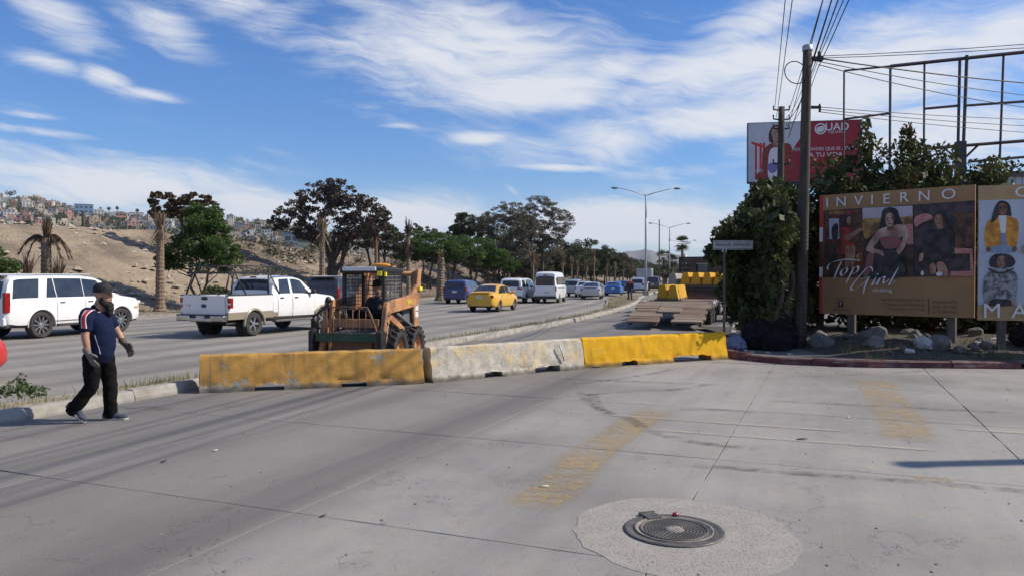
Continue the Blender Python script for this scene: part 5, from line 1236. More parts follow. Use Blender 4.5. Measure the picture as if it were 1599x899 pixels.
def shoe(ank, toe, mbu, mbs):
    a, t = Vector(ank), Vector(toe); d = (t - a); d.z = 0; d.normalize()
    return a, t, d
for (heel, toe, y, flex) in (((.0, 0), (.0, 0), .10, 0), ((0, 0), (0, 0), -.12, 1)):
    if not flex: M = Matrix.Translation((.075, y, .0))
    else: M = Matrix.Translation((-.165, y, .012)) @ Matrix.Rotation(R(44), 4, 'Y') @ Matrix.Translation((-.20, 0, 0))
    mb = MB(); mb.ell((-.045, 0, .055), .062, .046, .06, 8, 0, M); mb.ell((.05, 0, .05), .10, .045, .05, 8, 0, M); mb.ell((.14, 0, .038), .085, .05, .038, 8, 0, M)
    limb(mb, [M @ Vector((-.03, 0, .05)), M @ Vector((-.035, 0, .11))], [.048, .046])
    mb2 = MB(); out = [(-.105, .0), (-.09, .035), (-.04, .046), (.05, .046), (.12, .054), (.19, .046), (.228, .02), (.232, -.01), (.2, -.042), (.12, -.05), (.05, -.044), (-.04, -.046), (-.09, -.035)]
    if not flex: mb2.flat(out, .0, .026, 0, M)
    else: mb2.flat(out, .0, .026, 0, M)
    so_ = remeshed(mb, .008, 'shoe', [K['shoe']], man, 3); mb2.build('sole', K['sole'], so_, bevel=.006)
def cap_(parent, c, f, s=1., m=None, pitch=0):
    M = Matrix.Translation(c) @ Matrix.Rotation(f, 4, 'Z') @ Matrix.Rotation(pitch, 4, 'Y') @ Matrix.Scale(s, 4)
    mb = MB(); prof = [(.107, .025), (.110, .05), (.105, .085), (.088, .115), (.055, .135), (.012, .143), (0, .143), (0, .138), (.05, .13), (.083, .11), (.10, .082), (.104, .03)]
    mb.lathe(prof, 24, 0, M @ Matrix.Translation((-.012, 0, 0)) @ Matrix.Scale(.82, 4, (0, 1, 0)))
    vs = []; fs = []; n = 12
    for k in range(n + 1):
        a = -1.15 + 2.3 * k / n; 
        for (r, dz) in ((.098, .034), (.165, .018 + .012 * cos(a)), (.167, .010 + .012 * cos(a)), (.098, .026)):
            vs.append((-.012 + r * cos(a) * (1.06 if r > .1 else 1), r * .74 * sin(a), dz))
    fs = [(k * 4 + j, k * 4 + (j + 1) % 4, (k + 1) * 4 + (j + 1) % 4, (k + 1) * 4 + j) for k in range(n) for j in range(4)] + [(0, 1, 2, 3), (n * 4 + 3, n * 4 + 2, n * 4 + 1, n * 4)]
    mb.add(vs, fs, 0, True, M); mb.ell((-.012, 0, .143), .01, .01, .006, 6, 0, M)
    return mb.build('cap', m or K['cap'], parent, ang=40)
cap_(man, (.045, 0, 1.642), 0, 1.08)
mb = MB(); C_ = Vector((.045, 0, 1.62))
for (x, y, z, a, b, c) in ((.055, 0, -.088, .050, .068, .034), (.070, 0, -.12, .058, .064, .048), (.078, 0, -.165, .054, .056, .052), (.082, 0, -.21, .042, .044, .048), (.083, 0, -.24, .026, .028, .03), (.0, .068, -.055, .028, .016, .055), (.0, -.068, -.055, .028, .016, .055), (.03, .062, -.09, .04, .02, .04), (.03, -.062, -.09, .04, .02, .04), (.096, 0, -.048, .014, .028, .008)):
    mb.ell((C_.x + x, y, C_.z + z), a, b, c, 8)
remeshed(mb, .008, 'beard', [K['beard']], man, 3, disp=lambda v: .004 * noise.noise(v * 40))
for y in (.034, -.034):
    mb = MB(); mb.ell((.045 + .088, y, 1.645), .008, .012, .008, 6); mb.build('eye', K['eye'], man)

# pedestrian on the median, seen from behind
K['jkt'] = mat('dark_jacket', (.02, .022, .032), (.03, .03, .04), 20, .85); K['jred'] = mat('red_yoke', (.30, .035, .03), rough=.8); K['jean'] = mat('dark_blue_jeans', (.03, .04, .07), (.045, .055, .09), 16, .85)
ped = thing('person', 'pedestrian in dark jacket with red yoke standing on the median by the lamp post', 'person', (9.22, 60.0, .1), heading_at(60))
mb = MB(); head(mb, (.02, 0, 1.62), 0, 1.)
limb(mb, [(0, 0, 1.38), (0, 0, 1.55)], [.06, .06])
limb(mb, [(0, 0, .88), (0, 0, 1.36)], [(.14, .1), (.15, .1)])
for s in (1, -1):
    limb(mb, [(0, s * .19, 1.38), (-.02, s * .25, 1.1), (.06, s * .24, .88)], [.055, .045, .034]); hand(mb, (.06, s * .24, .87), (.2, 0, -1), (0, -s, 0), (1, 0, 0))
    limb(mb, [(0, s * .09, .86), (.04 * s, s * .11, .47), (.02 * s - .03, s * .13, .08)], [.085, .06, .04])
remeshed(mb, .014, 'body', [K['skin']], ped, 2)
mb = MB(); limb(mb, [(0, 0, .84), (0, 0, 1.1), (0, 0, 1.36), (0, 0, 1.44)], [(.17, .13), (.18, .135), (.19, .125), (.09, .08)], 20)
for s in (1, -1): limb(mb, [(0, s * .16, 1.38), (0, s * .2, 1.36), (-.02, s * .25, 1.1), (.05, s * .24, .92)], [.08, .08, .065, .055])
jk = remeshed(mb, .014, 'jacket', [K['jkt'], K['jred']], ped, 3)
for p in jk.data.polygons:
    if p.center.z > 1.27 and abs(p.center.y) < .22: p.material_index = 1
mb = MB(); limb(mb, [(0, 0, .84), (0, 0, .92)], [(.15, .12), (.15, .12)])
for s in (1, -1): limb(mb, [(0, s * .09, .84), (.04 * s, s * .11, .47), (.02 * s - .03, s * .13, .09)], [(.098, .1), (.08, .082), (.07, .074)])
remeshed(mb, .014, 'jeans', [K['jean']], ped, 2)
for s in (1, -1):
    mb = MB(); mb.ell((.02 * s + .02, s * .13, .045), .12, .045, .045, 8); mb.build('shoe', K['cap'], ped)
mb = MB(); mb.ell((.005, 0, 1.665), .105, .085, .085, 10); mb.build('hair', K['beard'], ped)

# loader operator, seated in the cab
opr = thing('person', 'operator in dark clothes and cap seated inside the orange loader cab', 'person', (-2.97, 16.35, -.01), atan2(-.98, -.235))
zs = .97
mb = MB(); head(mb, (-.05, .08, 1.66), 0, 1., .15)
limb(mb, [(-.13, .08, 1.42), (-.07, .08, 1.58)], [.06, .06])
limb(mb, [(-.18, .08, 1.0), (-.16, .08, 1.4)], [(.15, .11), (.16, .11)])
for s in (1, -1):
    y = .08
    limb(mb, [(-.14, y + s * .19, 1.38), (-.02, y + s * .23, 1.16), (.19, s * .30, 1.22)], [.055, .045, .034]); hand(mb, (.18, s * .31, 1.215), (1, 0, .25), (0, -s, -.2), (.2, -s * .3, 1), L=.17, curl=.9)
    limb(mb, [(-.14, y + s * .09, 1.03), (.26, y + s * .12, 1.02), (.30, y + s * .12, .78)], [.085, .065, .045])
remeshed(mb, .011, 'body', [K['skin']], opr, 2)
mb = MB(); limb(mb, [(-.18, .08, .98), (-.17, .08, 1.2), (-.15, .08, 1.38), (-.13, .08, 1.46)], [(.17, .14), (.185, .14), (.19, .12), (.085, .08)], 18)
for s in (1, -1): limb(mb, [(-.14, .08 + s * .16, 1.38), (-.14, .08 + s * .2, 1.36), (-.02, .08 + s * .23, 1.16), (.15, s * .29, 1.215)], [.08, .078, .06, .05])
remeshed(mb, .012, 'jacket', [K['jkt']], opr, 3)
mb = MB()
for s in (1, -1): limb(mb, [(-.14, .08 + s * .08, 1.02), (.26, .08 + s * .12, 1.03), (.30, .08 + s * .12, .80)], [.105, .085, .07])
remeshed(mb, .012, 'trousers', [K['trous']], opr, 2)
for s in (1, -1): mb = MB(); mb.ell((.34, .08 + s * .12, .765), .12, .045, .045, 8); mb.build('shoe', K['cap'], opr)
cap_(opr, (-.05, .08, 1.675), 0, 1.04, None, .15)
# ------------------------------------------------------------------ billboards
def px_at(px, d): return (px - 800) / 1200 * d
K['bbrown'] = mat('print_brown', (.33, .195, .09), (.30, .178, .082), 2, .7)
K['post'] = mat('grey_wood_post', (.13, .115, .105), (.08, .07, .065), 4, .9, bump=.5, bscale=25, stretch=(3, 3, .4))
def flatc(name, c, c2=None, sc=4): return mat('print_' + name, c, c2, sc, .65)
Q = {k: flatc(k, *v) for k, v in dict(white=((.62, .63, .66),), red=((.50, .03, .025),), redd=((.33, .04, .03), (.10, .016, .014), 5), maroon=((.16, .04, .028), (.035, .012, .012), 3.5), skin=((.40, .23, .16), (.17, .085, .06), 3.2), skind=((.24, .12, .085), (.09, .045, .03), 4), skinp=((.52, .35, .29), (.22, .12, .10), 3.0),
    black=((.009, .009, .012), (.045, .042, .048), 5), dkbrown=((.075, .042, .028), (.018, .012, .01), 4), skyb=((.36, .37, .44), (.46, .42, .45), 2), gold=((.44, .26, .07), (.13, .065, .03), 4), dusk=((.085, .06, .065), (.02, .018, .026), 3.5), pinkf=((.50, .25, .22), (.36, .14, .12), 14), sequin=((.38, .04, .10), (.08, .14, .06), 18), wood=((.14, .06, .032), (.035, .018, .014), 9), orange=((.64, .31, .035), (.36, .14, .02), 6), greybg=((.36, .40, .49), (.44, .48, .56), 1), greybg2=((.35, .41, .50), (.42, .47, .56), 1), denim=((.16, .22, .36), (.22, .28, .42), 9), plaid=((.05, .055, .06), (.30, .31, .33), 11), dkgreen=((.02, .05, .04),), uadred=((.30, .008, .026), (.26, .008, .024), 1), uadgrey=((.44, .47, .53), (.5, .52, .57), 1), violet=((.16, .13, .38),), tan=((.42, .28, .14), (.37, .245, .125), 3), text=((.04, .025, .02),)).items()}
class Poster:
    """flat print: shapes a millimetre proud of one another on the face of a board; mp maps layout coordinates to the board"""
    def __init__(s, root, mp): s.root = root; s.mp = mp; s.lay = 0; s.parts = {}
    def poly(s, name, pts, m):
        s.lay += 1; y = -.0015 - .0011 * s.lay; P = [s.mp(*p) for p in pts]; A = sum(P[i][0] * P[(i + 1) % len(P)][1] - P[(i + 1) % len(P)][0] * P[i][1] for i in range(len(P)))
        mb = s.parts.setdefault(s.lay, [MB(), m, name])[0]
        mb.add([(p[0], y, p[1]) for p in (P if A > 0 else P[::-1])], [tuple(range(len(P)))])
    def ell(s, name, cx, cy, rx, ry, m, rot=0, n=22):
        s.poly(name, [(cx + rx * cos(2 * pi * k / n) * cos(rot) - ry * sin(2 * pi * k / n) * sin(rot), cy + rx * cos(2 * pi * k / n) * sin(rot) + ry * sin(2 * pi * k / n) * cos(rot)) for k in range(n)], m)
    def face(s, cx, cy, rx, ry, skin, hair):
        s.ell('printed_shape', cx, cy, rx, ry, skin); d = .0
        s.blob('printed_shape', [(cx + rx * .25, cy - ry * .8), (cx + rx * .9, cy - ry * .35), (cx + rx * .95, cy + ry * .2), (cx + rx * .4, cy + ry * .92), (cx + rx * .55, cy + ry * .1)], Q['skind'])
        for k in (-.42, .42):
            s.ell('printed_shape', cx + k * rx, cy - ry * .12, rx * .24, ry * .075, hair); s.ell('printed_shape', cx + k * rx, cy - ry * .30, rx * .3, ry * .04, hair, -.15 * (1 if k > 0 else -1))
        s.blob('printed_shape', [(cx + rx * .05, cy - ry * .05), (cx + rx * .16, cy + ry * .28), (cx - rx * .1, cy + ry * .3)], Q['skind']); s.ell('printed_shape', cx, cy + ry * .55, rx * .34, ry * .085, Q['redd'])
        for k in (-1, 1): s.blob('printed_shape', [(cx + k * rx * 1.0, cy - ry * .9), (cx + k * rx * .72, cy - ry * .75), (cx + k * rx * .92, cy - ry * .1), (cx + k * rx * .8, cy + ry * .7), (cx + k * rx * 1.2, cy + ry * .8), (cx + k * rx * 1.3, cy)], hair)
    def rect(s, name, x0, y0, x1, y1, m): s.poly(name, [(x0, y0), (x1, y0), (x1, y1), (x0, y1)], m)
    def blob(s, name, pts, m):                       # smooth closed outline through pts
        n = len(pts); out = []
        for i in range(n):
            a, b, c, d = (Vector(pts[(i + k - 1) % n]) for k in range(4))
            for t in (0, .25, .5, .75): out.append(tuple(.5 * ((2 * b) + (c - a) * t + (2 * a - 5 * b + 4 * c - d) * t * t + (3 * b - a - 3 * c + d) * t ** 3)))
        s.poly_tri(name, out, m)
    def poly_tri(s, name, pts, m): s.poly(name, pts, m)
    def ribbon(s, name, pts, nib, m):
        s.lay += 1; y = -.0015 - .0011 * s.lay; P = [Vector(p) for p in pts]; out = []; P = [2 * P[0] - P[1]] + P + [2 * P[-1] - P[-2]]
        for i in range(1, len(P) - 2):
            a, b, c, d = P[i - 1:i + 3]
            for k in range(6):
                t = k / 6; out.append(.5 * ((2 * b) + (c - a) * t + (2 * a - 5 * b + 4 * c - d) * t * t + (3 * b - a - 3 * c + d) * t ** 3))
        out.append(P[-2]); N = len(out); vs = []
        for i, p in enumerate(out):
            tp = min(1, .35 + 3 * min(i, N - 1 - i) / N); w = Vector(nib) * tp
            for q in (p - w, p + w): u, v = s.mp(q.x, q.y); vs.append((u, y, v))
        mb = s.parts.setdefault(s.lay, [MB(), m, name])[0]; mb.add(vs, [(2 * i, 2 * i + 1, 2 * i + 3, 2 * i + 2) for i in range(N - 1)])
    def done(s):
        for mb, m, name in s.parts.values():
            me = bpy.data.meshes.new(name); me.from_pydata(mb.v, [], mb.f); me.materials.append(m); link(bpy.data.objects.new(name, me), s.root)
    def text(s, body, size, m, x, y, sx=1, name='lettering', align='CENTER', spacing=1):
        u, v = s.mp(x, y); s.lay += 1; lettering(body, size, m, s.root, (u, -.002 - .0011 * s.lay, v), align=align, sx=sx, name=name, extr=.001, spacing=spacing)
def board(name, label, A, B, z0, z1, th, m, group=None):
    A, B = Vector(A), Vector(B); L_ = (B - A).length; t = thing(name, label, 'billboard', (A.x, A.y, z0), atan2(B.y - A.y, B.x - A.x), group)
    mb = MB(); mb.box(0, L_, 0, th, 0, z1 - z0); mb.build('panel', m, t)
    return t, L_, z1 - z0
# board 1: clothing shop
bb, BL_, BH = board('billboard', 'brown clothing-shop billboard reading INVIERNO with three women, left of the pair', (8.0, 20.0), (10.6, 17.6), .93, 3.98, .05, K['bbrown'])
def mp1(x, y):
    fu = (x - 50) / 1450; yt = 60 - 30 * fu; yb = 1178 + 75 * fu; fv = (y - yt) / (yb - yt); xl = 60 - 32 * fv; xr = 1522 - 55 * fv; fu = (x - xl) / (xr - xl)
    return max(.002, min(BL_ - .002, fu * BL_)), max(.002, min(BH - .002, (1 - fv) * BH))
p = Poster(bb, mp1)
p.poly('edge_strip', [(58, 62), (98, 62), (88, 365), (46, 365)], Q['red']); p.poly('edge_strip', [(46, 365), (88, 365), (82, 500), (44, 500)], Q['white']); p.poly('edge_strip', [(44, 500), (82, 500), (78, 740), (36, 740)], Q['maroon']); p.poly('edge_strip', [(36, 740), (78, 740), (74, 832), (32, 832)], Q['white']); p.poly('edge_strip', [(32, 832), (70, 832), (58, 1178), (20, 1178)], Q['red'])
p.poly('photo_print', [(98, 205), (500, 196), (500, 852), (76, 838)], Q['maroon']); p.poly('photo_print', [(500, 196), (982, 188), (975, 860), (500, 852)], Q['dkbrown']); p.poly('photo_print', [(982, 188), (1520, 176), (1498, 868), (975, 860)], Q['dusk'])
# first picture: red interior, woman in a red dress
p.rect('printed_shape', 110, 215, 150, 600, Q['wood']); p.rect('printed_shape', 155, 285, 258, 480, Q['skyb']); p.rect('printed_shape', 160, 215, 320, 245, Q['gold']); p.rect('printed_shape', 330, 215, 395, 440, Q['redd']); p.rect('printed_shape', 400, 205, 500, 600, Q['wood']); p.rect('printed_shape', 90, 520, 240, 835, Q['dkbrown'])
p.blob('printed_shape', [(200, 345), (245, 335), (250, 400), (240, 470), (190, 480), (180, 400)], Q['black'])
p.blob('printed_shape', [(330, 265), (385, 262), (400, 310), (385, 370), (330, 385), (285, 380), (300, 320)], Q['dkbrown']); p.face(362, 312, 25, 40, Q['skin'], Q['dkbrown'])
p.blob('printed_shape', [(265, 385), (330, 370), (390, 380), (405, 440), (400, 520), (430, 600), (300, 625), (225, 600), (262, 500)], Q['redd']); p.blob('printed_shape', [(300, 450), (340, 500), (400, 470), (490, 410), (495, 385), (440, 395), (380, 430), (340, 450)], Q['skin'])
p.blob('printed_shape', [(320, 560), (365, 550), (372, 640), (345, 760), (315, 755), (318, 650)], Q['skin']); p.blob('printed_shape', [(378, 560), (415, 550), (415, 650), (392, 760), (365, 750), (372, 650)], Q['skin']); p.blob('printed_shape', [(430, 640), (480, 620), (485, 680), (440, 700)], Q['gold'])
# second picture: dark-haired woman in a strapless dress
p.rect('printed_shape', 500, 198, 975, 310, Q['skyb']); p.blob('printed_shape', [(502, 310), (620, 300), (760, 305), (930, 295), (975, 300), (960, 420), (905, 400), (700, 380), (560, 480), (510, 470)], Q['gold']); p.rect('printed_shape', 915, 370, 972, 560, Q['pinkf']); p.rect('printed_shape', 905, 580, 972, 856, Q['dkbrown'])
p.blob('printed_shape', [(700, 225), (760, 202), (830, 225), (855, 300), (880, 370), (830, 400), (740, 420), (690, 445), (660, 390), (680, 300)], Q['black'])
p.blob('printed_shape', [(735, 380), (800, 370), (880, 370), (915, 400), (905, 470), (850, 490), (660, 490), (640, 430), (665, 405)], Q['skinp']); p.rect('printed_shape', 735, 370, 795, 420, Q['skind']); p.face(762, 320, 46, 66, Q['skinp'], Q['black'])
p.blob('printed_shape', [(645, 415), (680, 440), (640, 530), (600, 580), (720, 620), (745, 660), (700, 665), (560, 615), (530, 580), (585, 490)], Q['skinp']); p.blob('printed_shape', [(905, 430), (930, 450), (905, 560), (850, 640), (800, 680), (770, 660), (850, 560)], Q['skinp'])
p.blob('printed_shape', [(665, 490), (740, 476), (850, 490), (845, 560), (800, 590), (700, 580)], Q['sequin']); p.blob('printed_shape', [(690, 600), (790, 600), (850, 680), (880, 850), (500, 850), (530, 660), (620, 630), (700, 660)], Q['black']); p.blob('printed_shape', [(540, 640), (600, 630), (590, 740), (540, 835), (495, 835), (520, 740)], Q['sequin'])
# third picture: woman in a black dress among flowers
p.blob('printed_shape', [(990, 320), (1060, 280), (1140, 290), (1150, 330), (1060, 360), (1000, 395)], Q['pinkf']); p.rect('printed_shape', 1330, 290, 1510, 600, Q['wood']); p.poly('printed_shape', [(1320, 600), (1480, 620), (1490, 840), (1455, 840), (1460, 660), (1320, 660)], Q['pinkf']); p.poly('printed_shape', [(1290, 820), (1490, 820), (1490, 868), (1280, 860)], Q['pinkf'])
p.blob('printed_shape', [(1160, 300), (1210, 275), (1260, 300), (1280, 400), (1310, 430), (1240, 440), (1150, 425)], Q['dkbrown']); p.rect('printed_shape', 1190, 390, 1240, 430, Q['skin']); p.face(1208, 345, 42, 56, Q['skin'], Q['dkbrown'])
p.blob('printed_shape', [(1110, 440), (1210, 425), (1320, 440), (1335, 560), (1300, 720), (1120, 740), (1060, 640), (1080, 520)], Q['black']); p.blob('printed_shape', [(1035, 650), (1065, 645), (1055, 710), (1020, 715)], Q['skin']); p.blob('printed_shape', [(1180, 735), (1240, 740), (1275, 850), (1220, 860), (1180, 800)], Q['skin']); p.blob('printed_shape', [(1115, 750), (1160, 745), (1165, 830), (1120, 830)], Q['skin']); p.ell('printed_shape', 1195, 840, 28, 20, Q['white']); p.ell('printed_shape', 1048, 830, 14, 22, Q['white'])
for k, ch in enumerate('INVIERNO'):
    p.text(ch, .345, Q['white'], (150, 295, 470, 604, 740, 905, 1088, 1302)[k], (140, 135, 132, 130, 128, 122, 118, 112)[k], 1.05 if ch != 'O' else 1.15)
nib = (11, -5)
for s_ in ([(150, 770), (140, 745), (175, 705), (260, 684), (350, 676), (470, 692)], [(290, 688), (262, 735), (230, 800), (205, 860)], [(330, 760), (295, 770), (275, 805), (290, 828), (325, 805), (345, 770), (330, 758)], [(408, 748), (385, 800), (350, 860), (325, 905)], [(400, 770), (440, 745), (455, 765), (430, 805), (385, 815)],
           [(590, 800), (585, 765), (545, 760), (470, 830), (395, 915), (375, 950), (400, 965), (460, 935), (520, 890), (545, 860)], [(470, 862), (560, 850), (548, 862), (525, 910), (505, 960), (497, 1005)], [(625, 850), (600, 890), (585, 925), (610, 915), (630, 895)], [(655, 860), (640, 900), (628, 930)], [(648, 890), (690, 850), (705, 862), (690, 880)], [(700, 860), (690, 905), (715, 905), (745, 870)], [(838, 768), (800, 830), (760, 900), (745, 925), (775, 918), (810, 885)]):
    p.ribbon('script_lettering', s_, nib, Q['white'])
p.ell('script_lettering', 640, 825, 8, 8, Q['white'])
p.text('clothing', .125, Q['white'], 678, 976, 1.15); p.text('TOP GIRL', .055, Q['text'], 268, 1042, 1.3); p.rect('social_badge', 245, 1066, 292, 1122, Q['text']); p.text('f', .13, Q['white'], 269, 1094); p.text('@topgirlclothing', .055, Q['text'], 280, 1148, 1.15)
for k, (a, b) in enumerate((('Calle Manuel Esperon 1037-A', '(664) 687-4720'), ('Colonia 20 de Noviembre', '(664) 162-7460'), ('Tijuana B.C. C.P. 22100', '(619) 793-9461'))):
    p.text(a, .083, Q['text'], 1060, 1078 + k * 44, 1.0, align='RIGHT'); p.text(b, .083, Q['text'], 1130, 1095 + k * 44, 1.0, align='LEFT')
p.rect('divider', 1093, 1060, 1101, 1205, Q['text']); p.done()
for u, zg in ((.78, -.75), (3.05, -.95)):
    mb = MB(); mb.box(u - .09, u + .09, .06, .2, zg, 2.9); mb.build('post', K['post'], bb, bevel=.01)
mb = MB()
for z in (.4, 1.6, 2.7): mb.box(.05, BL_ - .05, .052, .12, z, z + .1)
mb.build('batten', K['post'], bb)
# board 2
b2_, BL2, BH2 = board('billboard', 'tan clothing-shop billboard with orange-jacketed woman above one in plaid coat', (10.53, 17.36), (14.75, 15.98), .90, 3.92, .05, Q['tan'])
def mp2(x, y): return (x - 85) * .00405, BH2 - (y - 45) / 775 * BH2
p = Poster(b2_, mp2)
p.rect('photo_print', 88, 130, 298, 432, Q['greybg']); p.rect('photo_print', 298, 130, 560, 392, Q['greybg']); p.rect('photo_print', 86, 434, 298, 732, Q['greybg2']); p.rect('photo_print', 298, 438, 560, 732, Q['greybg2']); p.rect('photo_print', 570, 130, 1000, 732, Q['greybg'])
def woman(cx, top, hair, skin, coat, legs, afro=False, inner=None, y2=430, s=1.):
    y = lambda k: top + k * s; x = lambda k: cx + k * s
    if afro: p.blob('printed_shape', [(x(-58), y(50)), (x(-40), y(10)), (x(0), y(0)), (x(45), y(10)), (x(68), y(50)), (x(40), y(80)), (x(-40), y(80))], hair)
    else: p.blob('printed_shape', [(x(-38), y(40)), (x(-10), y(0)), (x(30), y(15)), (x(42), y(60)), (x(38), y(95)), (x(-30), y(110)), (x(-52), y(125))], hair)
    p.blob('printed_shape', [(x(-42), y(95)), (x(0), y(82)), (x(45), y(95)), (x(78), y(130)), (x(68), y(270)), (x(40), y(272)), (x(-40), y(272)), (x(-82), y(255)), (x(-80), y(140))], coat)
    if legs: p.blob('printed_shape', [(x(-45), y(262)), (x(40), y(262)), (x(60), y(296)), (x(-55), y(296))], legs)
    if inner: p.poly('printed_shape', [(x(-18), y(85)), (x(20), y(85)), (x(18), y(185)), (x(-6), y(185))], inner); p.poly('printed_shape', [(x(-6), y(185)), (x(18), y(185)), (x(24), y(290)), (x(-4), y(290))], Q['denim'])
    p.face(x(2), y(46), 24 * s, 34 * s, skin, hair)
    for k in (-66, 60): p.ell('printed_shape', x(k), y(278), 11 * s, 15 * s, skin)
woman(200, 135, Q['black'], Q['skind'], Q['orange'], Q['denim'], inner=Q['white']); p.blob('printed_shape', [(168, 170), (178, 165), (182, 220), (150, 262), (148, 240)], Q['black'])
woman(196, 438, Q['black'], Q['skin'], Q['plaid'], Q['black'], afro=True); p.blob('printed_shape', [(135, 520), (195, 545), (255, 520), (245, 535), (196, 556), (145, 538)], Q['black'])
woman(415, 150, Q['redd'], Q['skin'], Q['dkgreen'], Q['black'], s=.82); woman(430, 452, Q['dkbrown'], Q['skin'], Q['black'], Q['black'], s=.94)
p.rect('label_strip', 298, 394, 560, 436, Q['tan'])
p.text('O', .32, Q['white'], 294, 92, 1.3); p.text('M', .46, Q['white'], 150, 768, 1.05); p.text('A', .46, Q['white'], 282, 768, 1.05); p.done()
for u in (.5, 2.2, 3.9):
    mb = MB(); mb.box(u - .08, u + .08, .06, .2, -1.0, 2.9); mb.build('post', K['post'], b2_, bevel=.01)
# university billboard on its column
d_ = 90.; A = (px_at(1172, d_), d_ + 1, 0); B = (px_at(1342, d_ - 1), d_ - 1, 0)
zt, zb = 1.86 + 242 / 1200 * d_, 1.86 + 150 / 1200 * d_
ub, UL, UH = board('billboard', 'red and grey university billboard reading UAD TIJUANA high behind the hedge', A[:2], B[:2], zb, zt, .5, Q['uadgrey'])
def mpu(x, y): return min(UL - .01, max(.01, (x - 80) / 1285 * UL)), min(UH - .01, max(.01, UH - (y - 75) / 695 * UH))
p = Poster(ub, mpu); 
p.poly('photo_print', [(690, 76), (1365, 60), (1365, 770), (400, 770), (600, 400), (690, 260)], Q['uadred'])
p.poly('printed_shape', [(120, 290), (280, 350), (280, 380), (120, 320)], Q['red']); 
for x in (160, 215, 255): p.rect('printed_shape', x, 310, x + 26, 740, Q['red'])
p.rect('printed_shape', 84, 380, 150, 770, Q['greybg2'])
p.blob('printed_shape', [(330, 180), (380, 110), (440, 110), (490, 180), (500, 290), (440, 330), (340, 310), (322, 250)], Q['dkbrown'])
p.blob('printed_shape', [(290, 360), (360, 320), (480, 320), (580, 350), (620, 560), (560, 745), (180, 745), (240, 600), (250, 420)], Q['redd']); p.blob('printed_shape', [(345, 390), (420, 370), (480, 400), (490, 745), (330, 745), (318, 520)], Q['white'])
p.rect('printed_shape', 375, 270, 440, 370, Q['skin']); p.face(402, 205, 50, 82, Q['skinp'], Q['dkbrown']); p.blob('printed_shape', [(308, 570), (420, 550), (410, 650), (340, 665)], Q['violet'])
p.ell('emblem', 918, 165, 68, 66, Q['white']); p.ell('emblem', 918, 165, 52, 50, Q['uadred']); p.blob('emblem', [(870, 170), (900, 140), (950, 135), (965, 170), (930, 200), (885, 200)], Q['white'])
p.text('UAD', 1.25, Q['white'], 1105, 148, 1.0); p.text('UAD', 1.26, Q['white'], 1109, 150, 1.0); p.text('TIJUANA', .40, Q['white'], 1102, 208, 1.25); p.text('MODALIDADES QUE SE ADAPTAN', .52, Q['white'], 1000, 400, 1.0); p.text('A TU VIDA', .7, Q['white'], 980, 470, 1.1)
p.text('UAD', .5, Q['white'], 200, 640); p.done()
mb = MB(); mb.box(-.05, UL + .05, .1, .45, -.2, 0); mb.box(.2, UL - .2, -1.0, .1, -.75, -.62); mb.box(.2, UL - .2, .0, .1, -.75, -.1); mb.build('catwalk', K['black'], ub)
mb = MB(); mb.tube([(UL / 2, 1.2, -zb), (UL / 2, 1.2, UH * .5)], .55, 16); mb.build('column', K['black'], ub)
mb = MB(); mb.box(-.08, 0, -.05, .5, -.1, UH + .05); mb.box(UL, UL + .08, -.05, .5, -.1, UH + .05); mb.box(0, UL, -.02, .5, UH, UH + .06); mb.build('frame', K['black'], ub)
# empty steel billboard frame
K['frm'] = mat('dark_purple_steel', (.045, .035, .055), (.03, .025, .035), 3, .55)
FA, FB = Vector((15.1, 35.0)), Vector((21.45, 32.2))
def fpt(px, py):
    k = (px - 800) / 1200; dd = FB - FA; t = (k * FA.y - FA.x) / (dd.x - k * dd.y); q = FA + dd * t; return (q.x, q.y, 1.86 + (433 - py) / 1200 * q.y)
fr = thing('empty_billboard', 'empty dark steel billboard frame standing above the hedge', 'billboard frame', (FA.x, FA.y, 0))
def bar(name, a, b, r):
    a, b = Vector(fpt(*a)) - Vector((FA.x, FA.y, 0)), Vector(fpt(*b)) - Vector((FA.x, FA.y, 0)); mb = MB(); mb.tube([a, b], r * .92, 4, sm=False); mb.build(name, K['frm'], fr)
for a, b, r in (((1317, 112), (1317, 290), .05), ((1389, 105), (1389, 290), .065), ((1442, 100), (1442, 285), .055), ((1497, 95), (1495, 250), .075), ((1508, 88), (1503, 250), .085), ((1565, 87), (1558, 340), .06), ((1640, 80), (1632, 350), .07)): bar('frame_post', a, b, r)
for a, b, r in (((1317, 112), (1389, 105), .05), ((1389, 105), (1760, 66), .085), ((1317, 187), (1389, 178), .055), ((1442, 171), (1497, 166), .06), ((1508, 166), (1760, 148), .06), ((1405, 236), (1760, 208), .075), ((1515, 253), (1760, 232), .06), ((1470, 229), (1496, 250), .05), ((1528, 226), (1503, 250), .05)): bar('frame_beam', a, b, r)
mb = MB(); q = Vector(fpt(1499, 240)) - Vector((FA.x, FA.y, 0)); mb.box(q.x - .17, q.x + .17, q.y - .17, q.y + .17, -.1, q.z + .5); mb.build('column', K['frm'], fr)
# corrugated metal building behind
K['corr'] = mat('pale_corrugated_metal', (.50, .52, .56), (.42, .44, .48), .8, .5)
mbld = thing('metal_building', 'pale corrugated metal building behind the hedge under the empty frame', 'building', (px_at(1522, 42), 42, 0), R(-6))
mb = MB()
for k in range(70):
    x = k * .35; mb.box(x, x + .22, -.04, .0, 0, 7.3, 0)
mb.box(0, 24.5, 0, 14, 0, 7.3); mb.build('wall', K['corr'], mbld)
mb = MB(); mb.box(-.2, 24.7, -.15, 14.2, 7.3, 7.6); mb.build('roof', K['post'], mbld)

